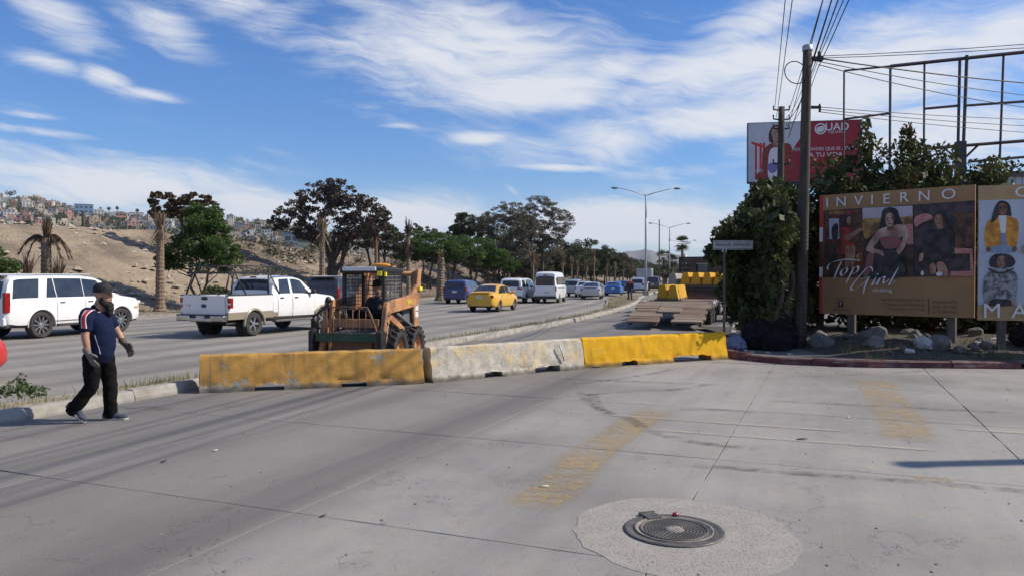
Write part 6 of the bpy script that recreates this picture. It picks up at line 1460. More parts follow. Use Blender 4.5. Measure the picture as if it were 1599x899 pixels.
# ------------------------------------------------------------------ poles, wires, sign
K['pole'] = mat('weathered_utility_pole', (.075, .064, .052), (.04, .035, .03), 5, .9, bump=.5, bscale=20, stretch=(2, 2, .3))
K['wire'] = mat('black_cable', (.01, .01, .011), rough=.6)
def upole(label, base, top, r0, r1, extras=True):
    base, top = Vector(base), Vector(top); t = thing('utility_pole', label, 'utility pole', base); h = top - base
    mb = MB(); mb.tube([h * (k / 8) for k in range(9)], [r0 + (r1 - r0) * k / 8 for k in range(9)], 14); mb.build('pole', K['pole'], t)
    if extras:
        mb = MB(); q = h * .96; mb.box(q.x + .05, q.x + .38, q.y - .05, q.y + .05, q.z - .05, q.z + .05); mb.tube([(q.x + .3, q.y, q.z), (q.x + .3, q.y, q.z + .18)], .045, 8); mb.build('bracket', K['black'], t)
        mb = MB(); q = h * .80; mb.box(q.x + .05, q.x + .36, q.y - .04, q.y + .04, q.z - .03, q.z + .03); mb.tube([(q.x + .34, q.y, q.z - .12), (q.x + .34, q.y, q.z + .08)], .03, 8); mb.build('bracket', K['black'], t)
        mb = MB(); mb.lathe([(r1 * 1.2, 0), (r1 * 1.2, .12), (r1 * .5, .16), (0, .17)], 12, 0, Matrix.Translation(h - Vector((0, 0, .1)))); mb.build('pole_cap', K['steel'], t)
    return t
p1 = upole('tall weathered wooden utility pole standing left of the brown billboard', (7.13, 19.0, .1), (7.28, 19.0, 7.53), .15, .105)
mb = MB()                                            # metal climbing band spiralling on the lower pole
for k in range(34): mb.lathe([(.151 - k * .0009, 0), (.158 - k * .0009, .012), (.158 - k * .0009, .04), (.151 - k * .0009, .052)], 14, 0, Matrix.Translation((.17 * k * .11 / 8, 0, .2 + k * .11)))
mb.build('spiral_band', K['pole'], p1)
p2 = upole('darker utility pole further back in front of the university billboard', (px_at(1216, 33), 33, .1), (px_at(1220, 33), 33, 9.15), .16, .13, False)
mb = MB()
for k, z in enumerate((8.9, 8.5, 8.1, 6.6, 5.2)):
    for s in (1, -1): mb.tube([(.1 + s * .1, 0, z), (.1 + s * .34, 0, z + .03), (.1 + s * .34, 0, z + .2)], .035, 6)
mb.build('insulator', K['black'], p2)
upole('wooden utility pole behind the photographer carrying the overhead cables', (-2.1, -12, 0), (-2.1, -12, 8.6), .18, .13)
upole('wooden utility pole out on the right casting a shadow across the junction', (13.35, 8.45, 0), (13.4, 8.45, 7.95), .15, .12)
upole('wooden utility pole by the cross street on the right', (27, 13.8, 0), (27, 13.8, 8.8), .17, .13)
upole('wooden utility pole far right behind the empty frame', (27, 28.8, 0), (27, 28.8, 9.2), .17, .13)
def wire(label, a, b, sag, r=.013, group='overhead cables', n=18, name='overhead_cable'):
    a, b = Vector(a), Vector(b); mb = MB(); mb.tube([a.lerp(b, k / n) - Vector((0, 0, sag * 4 * (k / n) * (1 - k / n))) for k in range(n + 1)], r, 5)
    return tag(mb.build(name, K['wire']), label, 'cable', group)
GW = 'overhead cables'
for k, (dz, dx, r) in enumerate(((.0, -.30, .012), (-.35, -.22, .012), (-.75, .28, .012), (-1.2, .3, .016), (-.1, .3, .014))):
    wire('black overhead cable running from the darker far pole towards the viewer', (px_at(1220, 33) + dx, 33, 9.05 + dz), (-2.9 + dx * 1.4 + k * .12, -12, 8.5 + dz * .4), .35 + k * .06, r, GW)
for k, (dz, dx, r) in enumerate(((-.25, .18, .012), (-.4, .22, .014), (-.3, .3, .010), (-.55, .28, .011))):
    wire('black overhead cable running from the tall near pole over the viewer', (7.25 + dx, 19.0, 7.53 + dz), (-2.6 + dx * 3.5 + k * .14, -12, 8.4 + dz * .5), .32 + k * .05, r, GW)
    wire('black cable between the tall near pole and the darker far pole', (7.25 + dx, 19.0, 7.53 + dz), (px_at(1220, 33) + .2, 33, 8.9 + dz * .9), .25 + k * .05, r * .8, GW)
for k in range(3): wire('thin cable running from the tall pole to the right across the empty frame', (7.55, 19.0, 7.25 - k * .08), (27, 28.8, 8.9 - k * .5), .3 + .12 * k, .011 if k else .018, GW)
for k in range(2): wire('thin cable rising to the upper right corner from the tall pole', (7.55, 19.0, 7.3 - k * .05), (27, 13.8, 8.6 - k * .2), .5, .009, GW)
for k in range(3): wire('thin low cable from the tall pole bracket to the right', (7.6, 19.0, 6.05 - k * .06), (27, 28.8, 7.9 - k * .4), .25, .009, GW)
mb = MB(); mb.tube([(-.02 + .27 * cos(a) - .12, .1 * sin(a), 6.8 + .30 * sin(a)) for a in [2 * pi * k / 24 for k in range(22)]], .013, 6); mb.build('cable_coil', K['wire'], p1)
# street-name sign
sg = thing('street_sign', 'white street-name sign reading MANUEL ESPERON on a thin post at the corner', 'sign', (5.10, 18.45, .1))
mb = MB(); mb.tube([(0, 0, 0), (0, 0, 2.44)], .032, 10); mb.build('post', K['post'], sg)
K['signw'] = mat('sign_white', (.36, .38, .4), (.29, .31, .32), 8, .5)
mb = MB(); mb.box(-.27, .67, -.01, .01, 2.42, 2.64); pn = mb.build('sign_plate', K['signw'], sg, rot=(0, 0, R(-4)))
mb = MB(); mb.box(-.25, .65, -.0125, -.0105, 2.435, 2.445); mb.box(-.25, .65, -.0125, -.0105, 2.61, 2.62); mb.build('border', Q['dusk'], pn)
lettering('MANUEL ESPERON', .108, Q['dusk'], pn, (.20, -.013, 2.53), sx=.9)
mb = MB(); mb.box(-.05, .05, -.02, .02, 2.36, 2.46); mb.build('clamp', K['steel'], sg)

# ------------------------------------------------------------------ street lamps
K['lampg'] = mat('lamp_pole_grey', (.42, .44, .46), (.35, .37, .39), 2, .5, metal=.2)
def lamp(label, x, y, h, heading, z=.1):
    t = thing('street_lamp', label, 'street lamp', (x, y, z), heading + R(90), 'double-arm street lamps on the median')
    mb = MB(); mb.tube([(0, 0, 0), (0, 0, h * .5), (0, 0, h - .3)], [.13, .10, .075], 10); mb.build('pole', K['lampg'], t)
    mb = MB(); mb.box(-.25, .25, -.25, .25, 0, .5); mb.build('base', K['kerbc'], t, bevel=.03)
    for s in (1, -1):
        mb = MB(); mb.tube([(0, 0, h - .4), (0, s * 1.1, h - .05), (0, s * 2.2, h + .22), (0, s * 2.8, h + .32)], [.05, .042, .036, .03], 8); a = mb.build('arm', K['lampg'], t)
        mb = MB(); mb.ell((0, s * 3.05, h + .30), .14, .36, .10, 8); mb.build('lamp_head', K['lgrey'], a)
    return t
lamp('tall grey double-arm street lamp standing on the median near the pedestrian', px_at(1009, 74), 74, 10.0, R(4))
lamp('second double-arm street lamp further along the median', px_at(1046, 122), 122, 10.0, R(4))
lamp('third double-arm street lamp far along the median, behind the second', px_at(1066, 178), 178, 10.0, R(8))
t = thing('pole', 'bare thin pole between the two nearest street lamps', 'pole', (px_at(1030, 118), 118, .1)); mb = MB(); mb.tube([(0, 0, 0), (0, 0, 10.6)], [.12, .08], 8); mb.build('shaft', K['post'], t); mb = MB(); mb.lathe([(.3, 0), (.3, .2), (0, .25)], 8); mb.build('base', K['kerbc'], t)
# ------------------------------------------------------------------ rubble, rubbish and rocks on the corner
K['rock'] = mat('rubble_stone', (.17, .158, .145), (.10, .093, .085), 3, .95, bump=.8, bscale=9, dirt=(.22, .2, .17), dirt_amt=.5)
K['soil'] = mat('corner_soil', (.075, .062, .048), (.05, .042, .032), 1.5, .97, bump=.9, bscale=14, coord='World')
def mound_h(x, y):
    e = min(1, max(0, (y - 16.1) / 2.2)) * min(1, max(0, (x - 6.9) / 1.4)) * min(1, max(0, (27.5 - y) / 3)); 
    return .09 + e * (.30 + .12 * noise.noise(Vector((x * .8, y * .8, 2))) + .05 * noise.noise(Vector((x * 3, y * 3, 4))))
V_ = []; F_ = []; nx, ny = 80, 60
for i in range(nx + 1):
    for j in range(ny + 1): x = 6.7 + 15 * i / nx; y = 15.95 + 12 * j / ny; V_.append((x, y, mound_h(x, y)))
for i in range(nx):
    for j in range(ny): F_.append((i * (ny + 1) + j, (i + 1) * (ny + 1) + j, (i + 1) * (ny + 1) + j + 1, i * (ny + 1) + j + 1))
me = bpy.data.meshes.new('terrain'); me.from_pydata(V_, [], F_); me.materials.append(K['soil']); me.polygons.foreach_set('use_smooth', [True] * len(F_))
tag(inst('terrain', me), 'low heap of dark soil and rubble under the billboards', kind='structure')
def rock_mesh(seed, n=3):
    bm = bmesh.new(); bmesh.ops.create_icosphere(bm, subdivisions=n, radius=1); rr = random.Random(seed); o = Vector((seed * 3.7, 1, 2))
    pl = [(Vector((rr.uniform(-1, 1), rr.uniform(-1, 1), rr.uniform(-1, 1))).normalized(), rr.uniform(.55, .85)) for _ in range(9)]
    for v in bm.verts:
        for nrm, d in pl:
            e = v.co.dot(nrm) - d
            if e > 0: v.co -= nrm * e * .92
        v.co += v.co.normalized() * .05 * noise.fractal(v.co * 2.5 + o, .8, 2, 4)
        v.co.z *= .72
    me = bpy.data.meshes.new('rock'); bm.to_mesh(me); bm.free(); me.materials.append(K['rock']); smooth(me, 14); return me
RM = [rock_mesh(k) for k in range(6)]
def rock(label, x, y, s, m=0, group='rubble stones under the billboards', zoff=0):
    z = (mound_h(x, y) if x > 6.7 else .115) + s * .35 + zoff
    return tag(inst('rock', RM[m], None, (x, y, z), (random.uniform(-.4, .4), random.uniform(-.4, .4), random.uniform(0, 6)), (s * random.uniform(.85, 1.2), s, s * random.uniform(.8, 1.1))), label, 'rock', group)
rock('big pale boulder leaning against the foot of the tall utility pole', 7.5, 18.55, .34, 0)
rock('large grey boulder beside the white cloth under the billboard', 9.55, 17.3, .36, 1)
rock('rounded stone just right of the left billboard post', 9.0, 19.0, .26, 2)
rock('dark stone near the red kerb left of the white cloth', 8.3, 17.6, .26, 3)
rr = random.Random(21)
for k in range(46):
    x = rr.uniform(7.7, 13.5); y = rr.uniform(16.6, 19.8)
    rock('small rubble stone lying in the shade under the billboards', x, y, rr.choice([.06, .08, .09, .12, .15, .18]), rr.randrange(6))
K['cloth'] = mat('dirty_white_cloth', (.5, .5, .5), (.38, .38, .38), 6, .9); K['bluebag'] = mat('pale_blue_plastic', (.13, .17, .26), (.2, .24, .33), 6, .5); K['blackbag'] = mat('black_plastic_bag', (.008, .008, .010), (.014, .014, .016), 6, .8, spec=.15); K['paper'] = mat('paper_scrap', (.62, .61, .57), (.5, .48, .44), 10, .8)
def crumple(name, label, cat, loc, sx, sy, sz, m, seed, group=None, n=4):
    bm = bmesh.new(); bmesh.ops.create_icosphere(bm, subdivisions=n, radius=1)
    for v in bm.verts:
        q = v.co * 1.7 + Vector((seed * 5.3, 0, 0)); k = 1 + .28 * noise.noise(q) + .16 * abs(noise.noise(q * 2.6)) * 2 - .16 + .05 * noise.noise(q * 6); v.co *= k; v.co.z = max(v.co.z, -.55) + .55
    me = bpy.data.meshes.new(name); bm.to_mesh(me); bm.free(); me.materials.append(m); smooth(me, 40)
    return tag(inst(name, me, None, loc, (0, 0, seed), (sx, sy, sz / 1.4)), label, cat, group)
crumple('trash_bag', 'pale blue plastic bag of rubbish at the foot of the street sign', 'trash bag', (5.42, 18.55, .115), .28, .24, .32, K['bluebag'], 1)
crumple('trash_bag', 'big black rubbish bag left in the pile under the dark tree', 'trash bag', (5.95, 18.75, .115), .42, .4, .68, K['blackbag'], 2, 'black rubbish bags under the tree')
crumple('trash_bag', 'largest black rubbish bag in the pile beside the tall utility pole', 'trash bag', (6.5, 19.0, .115), .52, .45, .85, K['blackbag'], 3, 'black rubbish bags under the tree')
crumple('trash_bag', 'low black rubbish bag in front of the pile beside the utility pole', 'trash bag', (6.35, 18.4, .115), .38, .34, .46, K['blackbag'], 4, 'black rubbish bags under the tree')
crumple('cloth', 'dirty white cloth thrown over the rubble under the billboard', 'cloth', (9.25, 17.25, mound_h(9.2, 17.2)), .26, .12, .26, K['cloth'], 5)
crumple('cloth', 'small white rag on the soil by the red kerb', 'cloth', (8.75, 16.9, mound_h(8.75, 16.9)), .12, .1, .09, K['paper'], 6)
crumple('trash_bag', 'dark bundle with pale flap at the right edge of the corner', 'trash bag', (11.9, 17.6, mound_h(11.9, 17.6)), .5, .4, .6, K['blackbag'], 7)
for k, (x, y, s) in enumerate(((5.6, 17.9, .05), (5.9, 17.7, .045), (6.3, 17.4, .045), (11.4, 18.0, .14), (10.9, 17.9, .1), (9.9, 17.5, .07), (5.55, 18.2, .05))):
    crumple('paper_scrap', 'crumpled pale paper scrap on the shaded corner', 'paper scrap', (x, y, (mound_h(x, y) if x > 6.7 else .117)), s * 1.5, s, s * .6, K['paper'], 10 + k, 'paper scraps on the corner', 3)
# black tub on thin legs further along the pavement
tb = thing('tub', 'dark tub on thin legs standing on the pavement further back', 'tub', (px_at(1166, 42), 42, .115)); mb = MB(); mb.lathe([(0, .5), (.3, .52), (.42, .75), (.42, .95), (.38, .95), (.3, .6), (0, .58)], 14); mb.build('bowl', K['black'], tb)
for k in range(3): mb = MB(); a = k * 2.1; mb.tube([(.28 * cos(a), .28 * sin(a), .55), (.4 * cos(a), .4 * sin(a), 0)], .03, 6); mb.build('leg', K['post'], tb)

# manhole in its round concrete patch
K['patch'] = mat('exposed_aggregate', (.14, .13, .112), (.32, .298, .26), 60, .95, bump=.5, bscale=90, lo=.32, hi=.48, dirt=(.4, .37, .32), dirt_amt=.5, dirt_scale=5, detail=2)
K['iron'] = mat('worn_cast_iron', (.13, .12, .108), (.08, .074, .068), 9, .6, metal=.35, dirt=(.2, .175, .14), dirt_amt=.6, dirt_scale=7)
K['ironl'] = mat('dusty_cast_iron', (.25, .225, .19), (.15, .135, .12), 12, .8, dirt=(.25, .22, .18), dirt_amt=.5, dirt_scale=9)
mx, my = 1.19, 5.62
mb = MB(); n = 90; out = [(mx + .06 + (.80 + .10 * noise.noise(Vector((cos(a) * 1.6, sin(a) * 1.6, 3))) + .05 * noise.noise(Vector((cos(a) * 7, sin(a) * 7, 1)))) * cos(a), my - .04 + (.88 + .06 * noise.noise(Vector((cos(a) * 1.6, sin(a) * 1.6, 8)))) * sin(a)) for a in [2 * pi * k / n for k in range(n)]]
mb.flat(out, -.02, .0025); tag(mb.build('pavement', K['patch']), 'round rough concrete patch around the manhole cover', kind='structure')
mh = thing('manhole_cover', 'round cast iron manhole cover with rings of studs in the foreground', 'manhole cover', (mx, my, .006), R(20))
mb = MB(); mb.lathe([(.365, .0), (.365, .006), (.35, .009), (.335, .009), (.325, .005), (.30, .004), (.29, .006), (.29, 0)], 56); mb.build('frame_ring', K['iron'], mh)
mb = MB(); mb.lathe([(.288, 0), (.288, .013), (.275, .013), (.27, .004), (.07, .004), (.068, .011), (.03, .012), (0, .012)], 56); ld = mb.build('lid', K['ironl'], mh)
mb = MB(); mb.lathe([(.246, .004), (.246, .012), (.238, .012), (.238, .004)], 48); mb.build('ring', K['iron'], ld)
sm_ = MB(); sm_.add([(-.009, -.0085, .004), (.009, -.0085, .004), (.009, .0085, .004), (-.009, .0085, .004), (-.007, -.0065, .012), (.007, -.0065, .012), (.007, .0065, .012), (-.007, .0065, .012)], [(4, 5, 6, 7), (0, 1, 5, 4), (1, 2, 6, 5), (2, 3, 7, 6), (3, 0, 4, 7)]); sm_ = sm_.mesh('stud', K['iron'])
for r_, c_ in ((.09, 18), (.115, 24), (.14, 30), (.165, 36), (.19, 42), (.215, 48)):
    for k in range(c_):
        a = 2 * pi * (k + .5 * (c_ % 4 == 0)) / c_; inst('stud', sm_, ld, (r_ * cos(a), r_ * sin(a), 0), (0, 0, a))
mb = MB(); mb.box(-.055, .065, .265, .40, 0, .016); mb.box(-.065, -.055, .26, .41, .0, .02); mb.box(-.065, .075, .40, .412, 0, .022); mb.build('hinge', K['iron'], mh, bevel=.003)
t = tag(inst('bottle_cap', MB().lathe([(0, .026), (.018, .025), (.025, .015), (.025, 0), (0, 0)], 16).mesh('bottle_cap', K['red_lens']), None, (mx + .075, my + .30, .018)), 'small round red cap resting on the manhole hinge', 'cap')
# faded yellow paint on the concrete
def fade(name, c, lo, hi):
    m = bpy.data.materials.new(name); m.use_nodes = True; q = G(m.node_tree); p_ = m.node_tree.nodes['Principled BSDF']; q.put(p_.inputs['Base Color'], c); p_.inputs['Roughness'].default_value = .9
    pos = q.node('ShaderNodeNewGeometry').outputs['Position']; uv = q.node('ShaderNodeTexCoord').outputs['UV']; ux, uy, _ = q.sep(uv)
    ed = q.m('MULTIPLY', q.ss(q.m('ABSOLUTE', q.m('SUBTRACT', ux, .5)), .25, .5, 1., 0.), q.ss(q.m('ABSOLUTE', q.m('SUBTRACT', uy, .5)), .40, .5, 1., 0.))
    f = q.m('MULTIPLY', q.ss(q.m('ADD', q.noise(pos, 7, 9, .75), q.m('MULTIPLY', q.noise(pos, 1.5, 5, .65), .55)), lo, hi), q.m('MULTIPLY', ed, .75))
    tr = q.node('ShaderNodeBsdfTransparent'); mx_ = q.node('ShaderNodeMixShader', {0: f, 1: tr.outputs[0], 2: p_.outputs[0]}); q.put(m.node_tree.nodes['Material Output'].inputs[0], mx_.outputs[0]); return m
K['fade'] = fade('worn_yellow_marking', (.42, .30, .14), .62, .98)
K['skid'] = fade('tyre_skid_mark', (.09, .087, .083), .62, 1.15); K['dust'] = fade('pale_dust_track', (.42, .38, .32), .5, .95)
def gpx(px, py): d = 2232 / (py - 433); return ((px - 800) / 1200 * d, d)
def strip(name, pts, w, m, label, z=.0045):
    P = catmull(pts, .12); V_ = []; F_ = []; n = len(P)
    for i, p_ in enumerate(P):
        t = (P[min(i + 1, n - 1)] - P[max(i - 1, 0)]).normalized(); nn = Vector((-t.y, t.x, 0)); V_ += [(p_.x + nn.x * w / 2, p_.y + nn.y * w / 2, z), (p_.x - nn.x * w / 2, p_.y - nn.y * w / 2, z)]
    F_ = [(2 * i, 2 * i + 1, 2 * i + 3, 2 * i + 2) for i in range(n - 1)]; me = bpy.data.meshes.new(name); me.from_pydata(V_, [], F_); me.materials.append(m); uv = me.uv_layers.new(name='UVMap')
    for lp in me.loops: i, k = divmod(lp.vertex_index, 2); uv.data[lp.index].uv = (k, i / (n - 1))
    tag(inst(name, me), label, kind='structure')
strip('road_marking', [gpx(805, 800), gpx(870, 765), gpx(915, 715), gpx(970, 675), gpx(1035, 637)], .62, K['fade'], 'worn yellow curved line left of the manhole')
strip('road_marking', [gpx(1365, 592), gpx(1390, 630), gpx(1415, 665), gpx(1418, 692)], .75, K['fade'], 'worn yellow curved line on the right of the junction', .0047)
strip('road_marking', [gpx(1432, 748), gpx(1492, 750)], .24, K['fade'], 'short worn patch of yellow paint near the right edge', .0049)
for k, pp in enumerate(([(925, 612), (940, 640), (985, 655), (1010, 672)], [(1040, 610), (1075, 606), (1110, 600)], [(905, 610), (925, 632), (965, 650)], [(1060, 640), (1120, 640), (1185, 645)], [(1010, 672), (1080, 690), (1170, 700)], [(190, 640), (225, 635), (262, 640)])):
    strip('road_marking', [gpx(*q) for q in pp], .22, K['skid'], 'dark tyre scuff on the junction concrete', .0051 + k * .0002)
rs = random.Random(77)
for k in range(9):
    x0, y0 = rs.uniform(.5, 6.5), rs.uniform(7, 14.5); a = rs.uniform(-.5, .6) + (pi if rs.random() < .3 else 0); cv = rs.uniform(-.11, .11); P0 = [(x0, y0)]
    for j in range(6): a += cv; P0.append((P0[-1][0] + .55 * cos(a), P0[-1][1] + .55 * sin(a)))
    strip('road_marking', P0, rs.uniform(.10, .24), K['skid'] if k % 3 else K['dust'], 'faint curved tyre trace on the junction concrete', .0066 + k * .0002)
# grit, twigs and scraps on the concrete
def grit(n, f, smin, smax, seed):
    r = random.Random(seed); V_ = []; F_ = []
    for _ in range(n):
        x, y, z = f(r); s = smin + (smax - smin) * r.random() ** 3; a = r.uniform(0, 6); e = s * r.uniform(.5, 1); b = len(V_)
        for k in range(4): V_.append((x + s * cos(a + k * pi / 2) * (1 if k % 2 else .7), y + s * sin(a + k * pi / 2), z - .001))
        V_.append((x, y, z + e * .7)); F_ += [(b, b + 1, b + 4), (b + 1, b + 2, b + 4), (b + 2, b + 3, b + 4), (b + 3, b, b + 4)]
    return V_, F_
K['grit'] = mat('grit_stones', (.10, .088, .075), (.25, .22, .19), 3, .95, coord='World')
def g_all(r):
    if r.random() < .5: y = 4 + 12 * r.random() ** 1.3; return (r.uniform(-.55, .72) * y, y, .001)
    t = r.random()
    if t < .5: return (r.uniform(4.5, 12), 15.3 + abs(r.gauss(0, .25)) * -1, .001)
    i = r.randrange(len(MED)); 
    while not 6 < MED[i].y < 40: i = r.randrange(len(MED))
    q = moff(i, -abs(r.gauss(0, .25))); return (q.x, q.y, .001)
V_, F_ = grit(900, g_all, .004, .022, 4); me = bpy.data.meshes.new('gravel'); me.from_pydata(V_, [], F_); me.materials.append(K['grit']); tag(inst('gravel', me), 'loose grit scattered over the concrete', kind='stuff')
for k, (px, py, L_, m, lab) in enumerate(((850, 762, .09, 'paper', 'pale bent stick lying on the worn yellow line'), (1255, 687, .14, 'dark', 'dark flat stick on the junction right of centre'), (1327, 653, .08, 'paper', 'white scrap of paper lying on the junction'), (335, 705, .06, 'paper', 'white flattened scrap on the dark lane'), (505, 808, .07, 'rust', 'broken bit of joint filler where two slab joints cross'), (255, 722, .08, 'dark', 'small dark stick on the left lane'), (968, 487, .45, 'dark', 'dark broken kerb chunk lying beside the median'))):
    x, y = gpx(px, py); mb = MB(); mb.tube([(-L_ / 2, 0, .008), (0, .01 * (k + 1) % 3 * .01, .012), (L_ / 2, .02, .008)], [(.004, L_ * .10), (.006, L_ * .16), (.004, L_ * .08)], 6, up=(0, 0, 1))
    o = mb.build('paper_scrap' if m == 'paper' else 'stick', K[m], loc=(x, y, .002)); o.rotation_euler = (0, 0, .2 * k); tag(o, lab, 'litter')

# ------------------------------------------------------------------ hedge and dark tree on the corner
hg = thing('hedge', 'tall dense hedge with sunlit top behind the two clothing billboards', 'hedge', (11, 22.3, 0))
CL = [(-1.9, .4, 2.7, 1.5, 1.5, 2.6), (-.6, .6, 3.2, 1.6, 1.7, 2.75), (.8, .2, 3.1, 1.7, 1.6, 2.75), (2.4, -.4, 2.85, 1.8, 1.5, 2.5), (4.1, -1.2, 2.3, 1.9, 1.5, 2.1), (5.6, -2., 2.0, 1.6, 1.4, 1.8), (-.3, -.9, 1.6, 2.4, .9, 1.7), (2.0, -2.0, 1.5, 2.2, .8, 1.5)]
TIP = [(-.62, .3, 5.95, .24, .24, .7, 2.5), (.5, .1, 5.8, .24, .24, .6, 2.5), (-.6, .3, 5.5, .7, .5, .5), (.5, .1, 5.5, .7, .5, .45), (-1.7, .2, 5.1, .6, .4, .35), (1.4, 0, 5.45, .7, .4, .35), (2.7, -.4, 5.0, .8, .5, .35), (3.9, -1.1, 4.2, .7, .5, .35)]
inst('crown', crown_mesh('crown', subclumps(CL, 60, 3, .27) + TIP, 68000, .15, None, 3, .5, mats=[L['hedge'], L['hedgeb']], frac=.2), hg)
for c in CL: mb = MB(); mb.tube([(c[0], c[1], 0), (c[0] + .1, c[1], 1.2), (c[0] - .1, c[1] + .1, 3.0)], [.09, .07, .03], 7); mb.build('trunk', K['bark'], hg)
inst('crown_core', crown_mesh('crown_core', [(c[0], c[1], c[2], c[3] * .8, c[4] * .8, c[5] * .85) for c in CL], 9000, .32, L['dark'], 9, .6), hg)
DC = [(-.3, -1.15, 2.95, .40, .5, .7), (-.34, -1.05, 2.0, .36, .45, .6), (-.7, .75, 2.65, .7, .75, .75), (-.05, .0, 2.85, .58, 1.1, .8), (-.1, .3, 1.5, .55, .7, 1.2), (-1.15, .95, 2.4, .42, .5, .42), (-.2, 1.2, 2.9, .8, .8, .75), (.6, 2.3, 3.3, .9, 1.0, 1.0), (1.1, 3.3, 3.6, 1.1, 1.1, 1.2), (-.3, .75, .95, .6, .5, .9), (.15, 1.2, .9, .6, .6, .9), (-.65, .9, 1.7, .55, .5, .8), (.5, 2.3, 1.6, .9, 1.0, 1.5), (1.1, 2.7, 1.2, .9, 1, 1.2), (-.5, 1.3, 1.5, .6, .6, 1.1)]
dt_ = tree('tree', 'dark dense tree overhanging the pavement behind the street sign', (6.45, 18.85, .1), [((0, 0, 0), (.1, 0, 1.9), .13, .09), ((.3, .2, 0), (.5, .2, 1.9), .10, .07)], DC, 34000, .13, L['hedge'], K['bark'], 4, 40, fsub=.28)
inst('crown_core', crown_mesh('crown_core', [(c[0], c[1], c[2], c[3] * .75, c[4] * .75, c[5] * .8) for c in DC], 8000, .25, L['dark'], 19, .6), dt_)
for k, (px, d, h, w, lf, lab) in enumerate(((1186, 33, 2.7, 1.5, 'green', 'sunlit light green bush behind the dark tree on the pavement'), (1205, 40, 4.2, 2.2, 'hedge', 'dark green bush beside the pavement, behind the light green one'), (1168, 52, 3.6, 2.2, 'olive', 'olive green bush along the pavement behind the street sign post'), (1188, 66, 5.0, 3.2, 'hedge', 'tall dark bush far along the right-hand pavement'), (1150, 95, 5.0, 3.5, 'dark', 'dark bush farthest along the right-hand pavement behind the truck'))):
    tree('bush', lab, (px_at(px, d) + .6, d, .1), [((0, 0, 0), (.1, 0, h * .5), .09, .05)], [(0, 0, h * .55, w * .7, w * .7, h * .45), (.7, .5, h * .5, w * .6, w * .6, h * .4)], 3500, .2, L[lf], K['bark'], 40 + k, 10, cat='bush', fsub=.4)

# ------------------------------------------------------------------ trees along the bank
def bz(x, y): return bank_z(x, y)[0]
def at_bank(px, d): x = px_at(px, d); return (x, d, bz(x, d) - .05)
def zpx(py, d): return 1.86 + (433 - py) / 1200 * d
l = at_bank(312, 42); gz = l[2]
tree('tree', 'bushy bright green tree on the bank behind the white pickup', l, [((-.3, 0, 0), (-.5, 0, 2.2), .10, .07), ((.1, 0, 0), (.5, .1, 2.4), .08, .06)], [(.1, 0, 3.9 - gz, 1.6, 1.4, 1.7), (1.0, 0, 3.2 - gz, 1.4, 1.3, 1.35), (-1.0, .2, 3.3 - gz, 1.35, 1.2, 1.2), (.1, .2, 5.3 - gz, 1.1, .9, .9), (1.6, .1, 2.8 - gz, .8, .8, .75), (-1.9, .1, 2.6 - gz, .8, .7, .6), (.3, .1, 4.6 - gz, 1.4, 1.1, 1.1)], 24000, .15, L['green'], K['bark'], 5, 26, fsub=.28, mats=[L['green'], L['olive']], frac=.2)
l = at_bank(290, 50); gz = l[2]
tree('tree', 'dry brown crowned tree rising behind the bright green one', l, [((0, 0, 0), (-.3, 0, 3.4), .14, .09)], [(-1.5, 0, 6.9 - gz, 1.2, 1.1, .75), (.9, 0, 6.7 - gz, 1.5, 1.1, .8), (-.3, 0, 6.2 - gz, 1.3, 1.2, .8), (1.9, 0, 5.7 - gz, .6, .8, .6), (-1.9, 0, 6.0 - gz, .6, .8, .5)], 6500, .19, L['brown'], K['barkd'], 6, 30, aspect=.6, fsub=.2)
l = at_bank(521, 58); gz = l[2]
tree('tree', 'large burnt tree with dark purple-brown leaves on the bank', l, [((0, 0, 0), (.1, 0, 7.6 - gz - 3.6), .32, .2), ((.1, 0, .2), (-.7, .2, 3.4), .2, .14), ((0, 0, .2), (.9, .1, 3.4), .2, .14)], [(-2.6, 0, 6.4 - gz, 1.9, 2.0, 1.5), (-1.2, 0, 7.9 - gz, 2.0, 2.0, 1.5), (.6, 0, 8.4 - gz, 1.6, 1.8, 1.2), (.6, 0, 6.9 - gz, 2.2, 2.2, 1.6), (2.2, 0, 7.0 - gz, 1.6, 1.8, 1.3), (3.3, 0, 5.7 - gz, 1.2, 1.5, 1.0), (-4.2, 0, 6.0 - gz, .9, 1.2, .8), (-1.9, 0, 5.2 - gz, 1.4, 1.4, .8), (1.4, 0, 5.3 - gz, 1.6, 1.5, .8)], 15000, .19, L['burnt'], K['barkd'], 7, 48, aspect=.6, ntarget=22, fsub=.19)
l = at_bank(590, 70); gz = l[2]
tree('tree', 'mixed dark green tree just right of the burnt tree', l, [((-.6, 0, 0), (-.9, 0, 3.0), .13, .09), ((.3, 0, 0), (.7, 0, 3.2), .13, .09), ((0, .3, 0), (0, .3, 3.6), .13, .09)], [(.0, 0, 6.0 - gz, 1.9, 1.8, 1.9), (1.4, 0, 5.2 - gz, 1.5, 1.5, 1.3), (-1.4, 0, 5.4 - gz, 1.4, 1.5, 1.3), (.7, 0, 7.6 - gz, .9, 1.0, .8), (2.5, 0, 4.4 - gz, .9, 1.2, .8)], 15000, .2, None, K['barkd'], 8, 40, mats=[L['dark'], L['greyd']], frac=.3, fsub=.22)
l = at_bank(654, 100); gz = l[2]
tree('tree', 'thin greyish tree behind the tall bare palm trunk', l, [((0, 0, 0), (0, 0, 4), .14, .1)], [(0, 0, 7.9 - gz, 2.2, 2, 1.3), (1.8, 0, 7.4 - gz, 1.4, 1.5, 1.0), (-1.9, 0, 7.2 - gz, 1.3, 1.4, .9)], 3200, .25, L['grey'], K['bark'], 9, 22, fsub=.2)
GT_ = 'round green trees in a row on the bank'
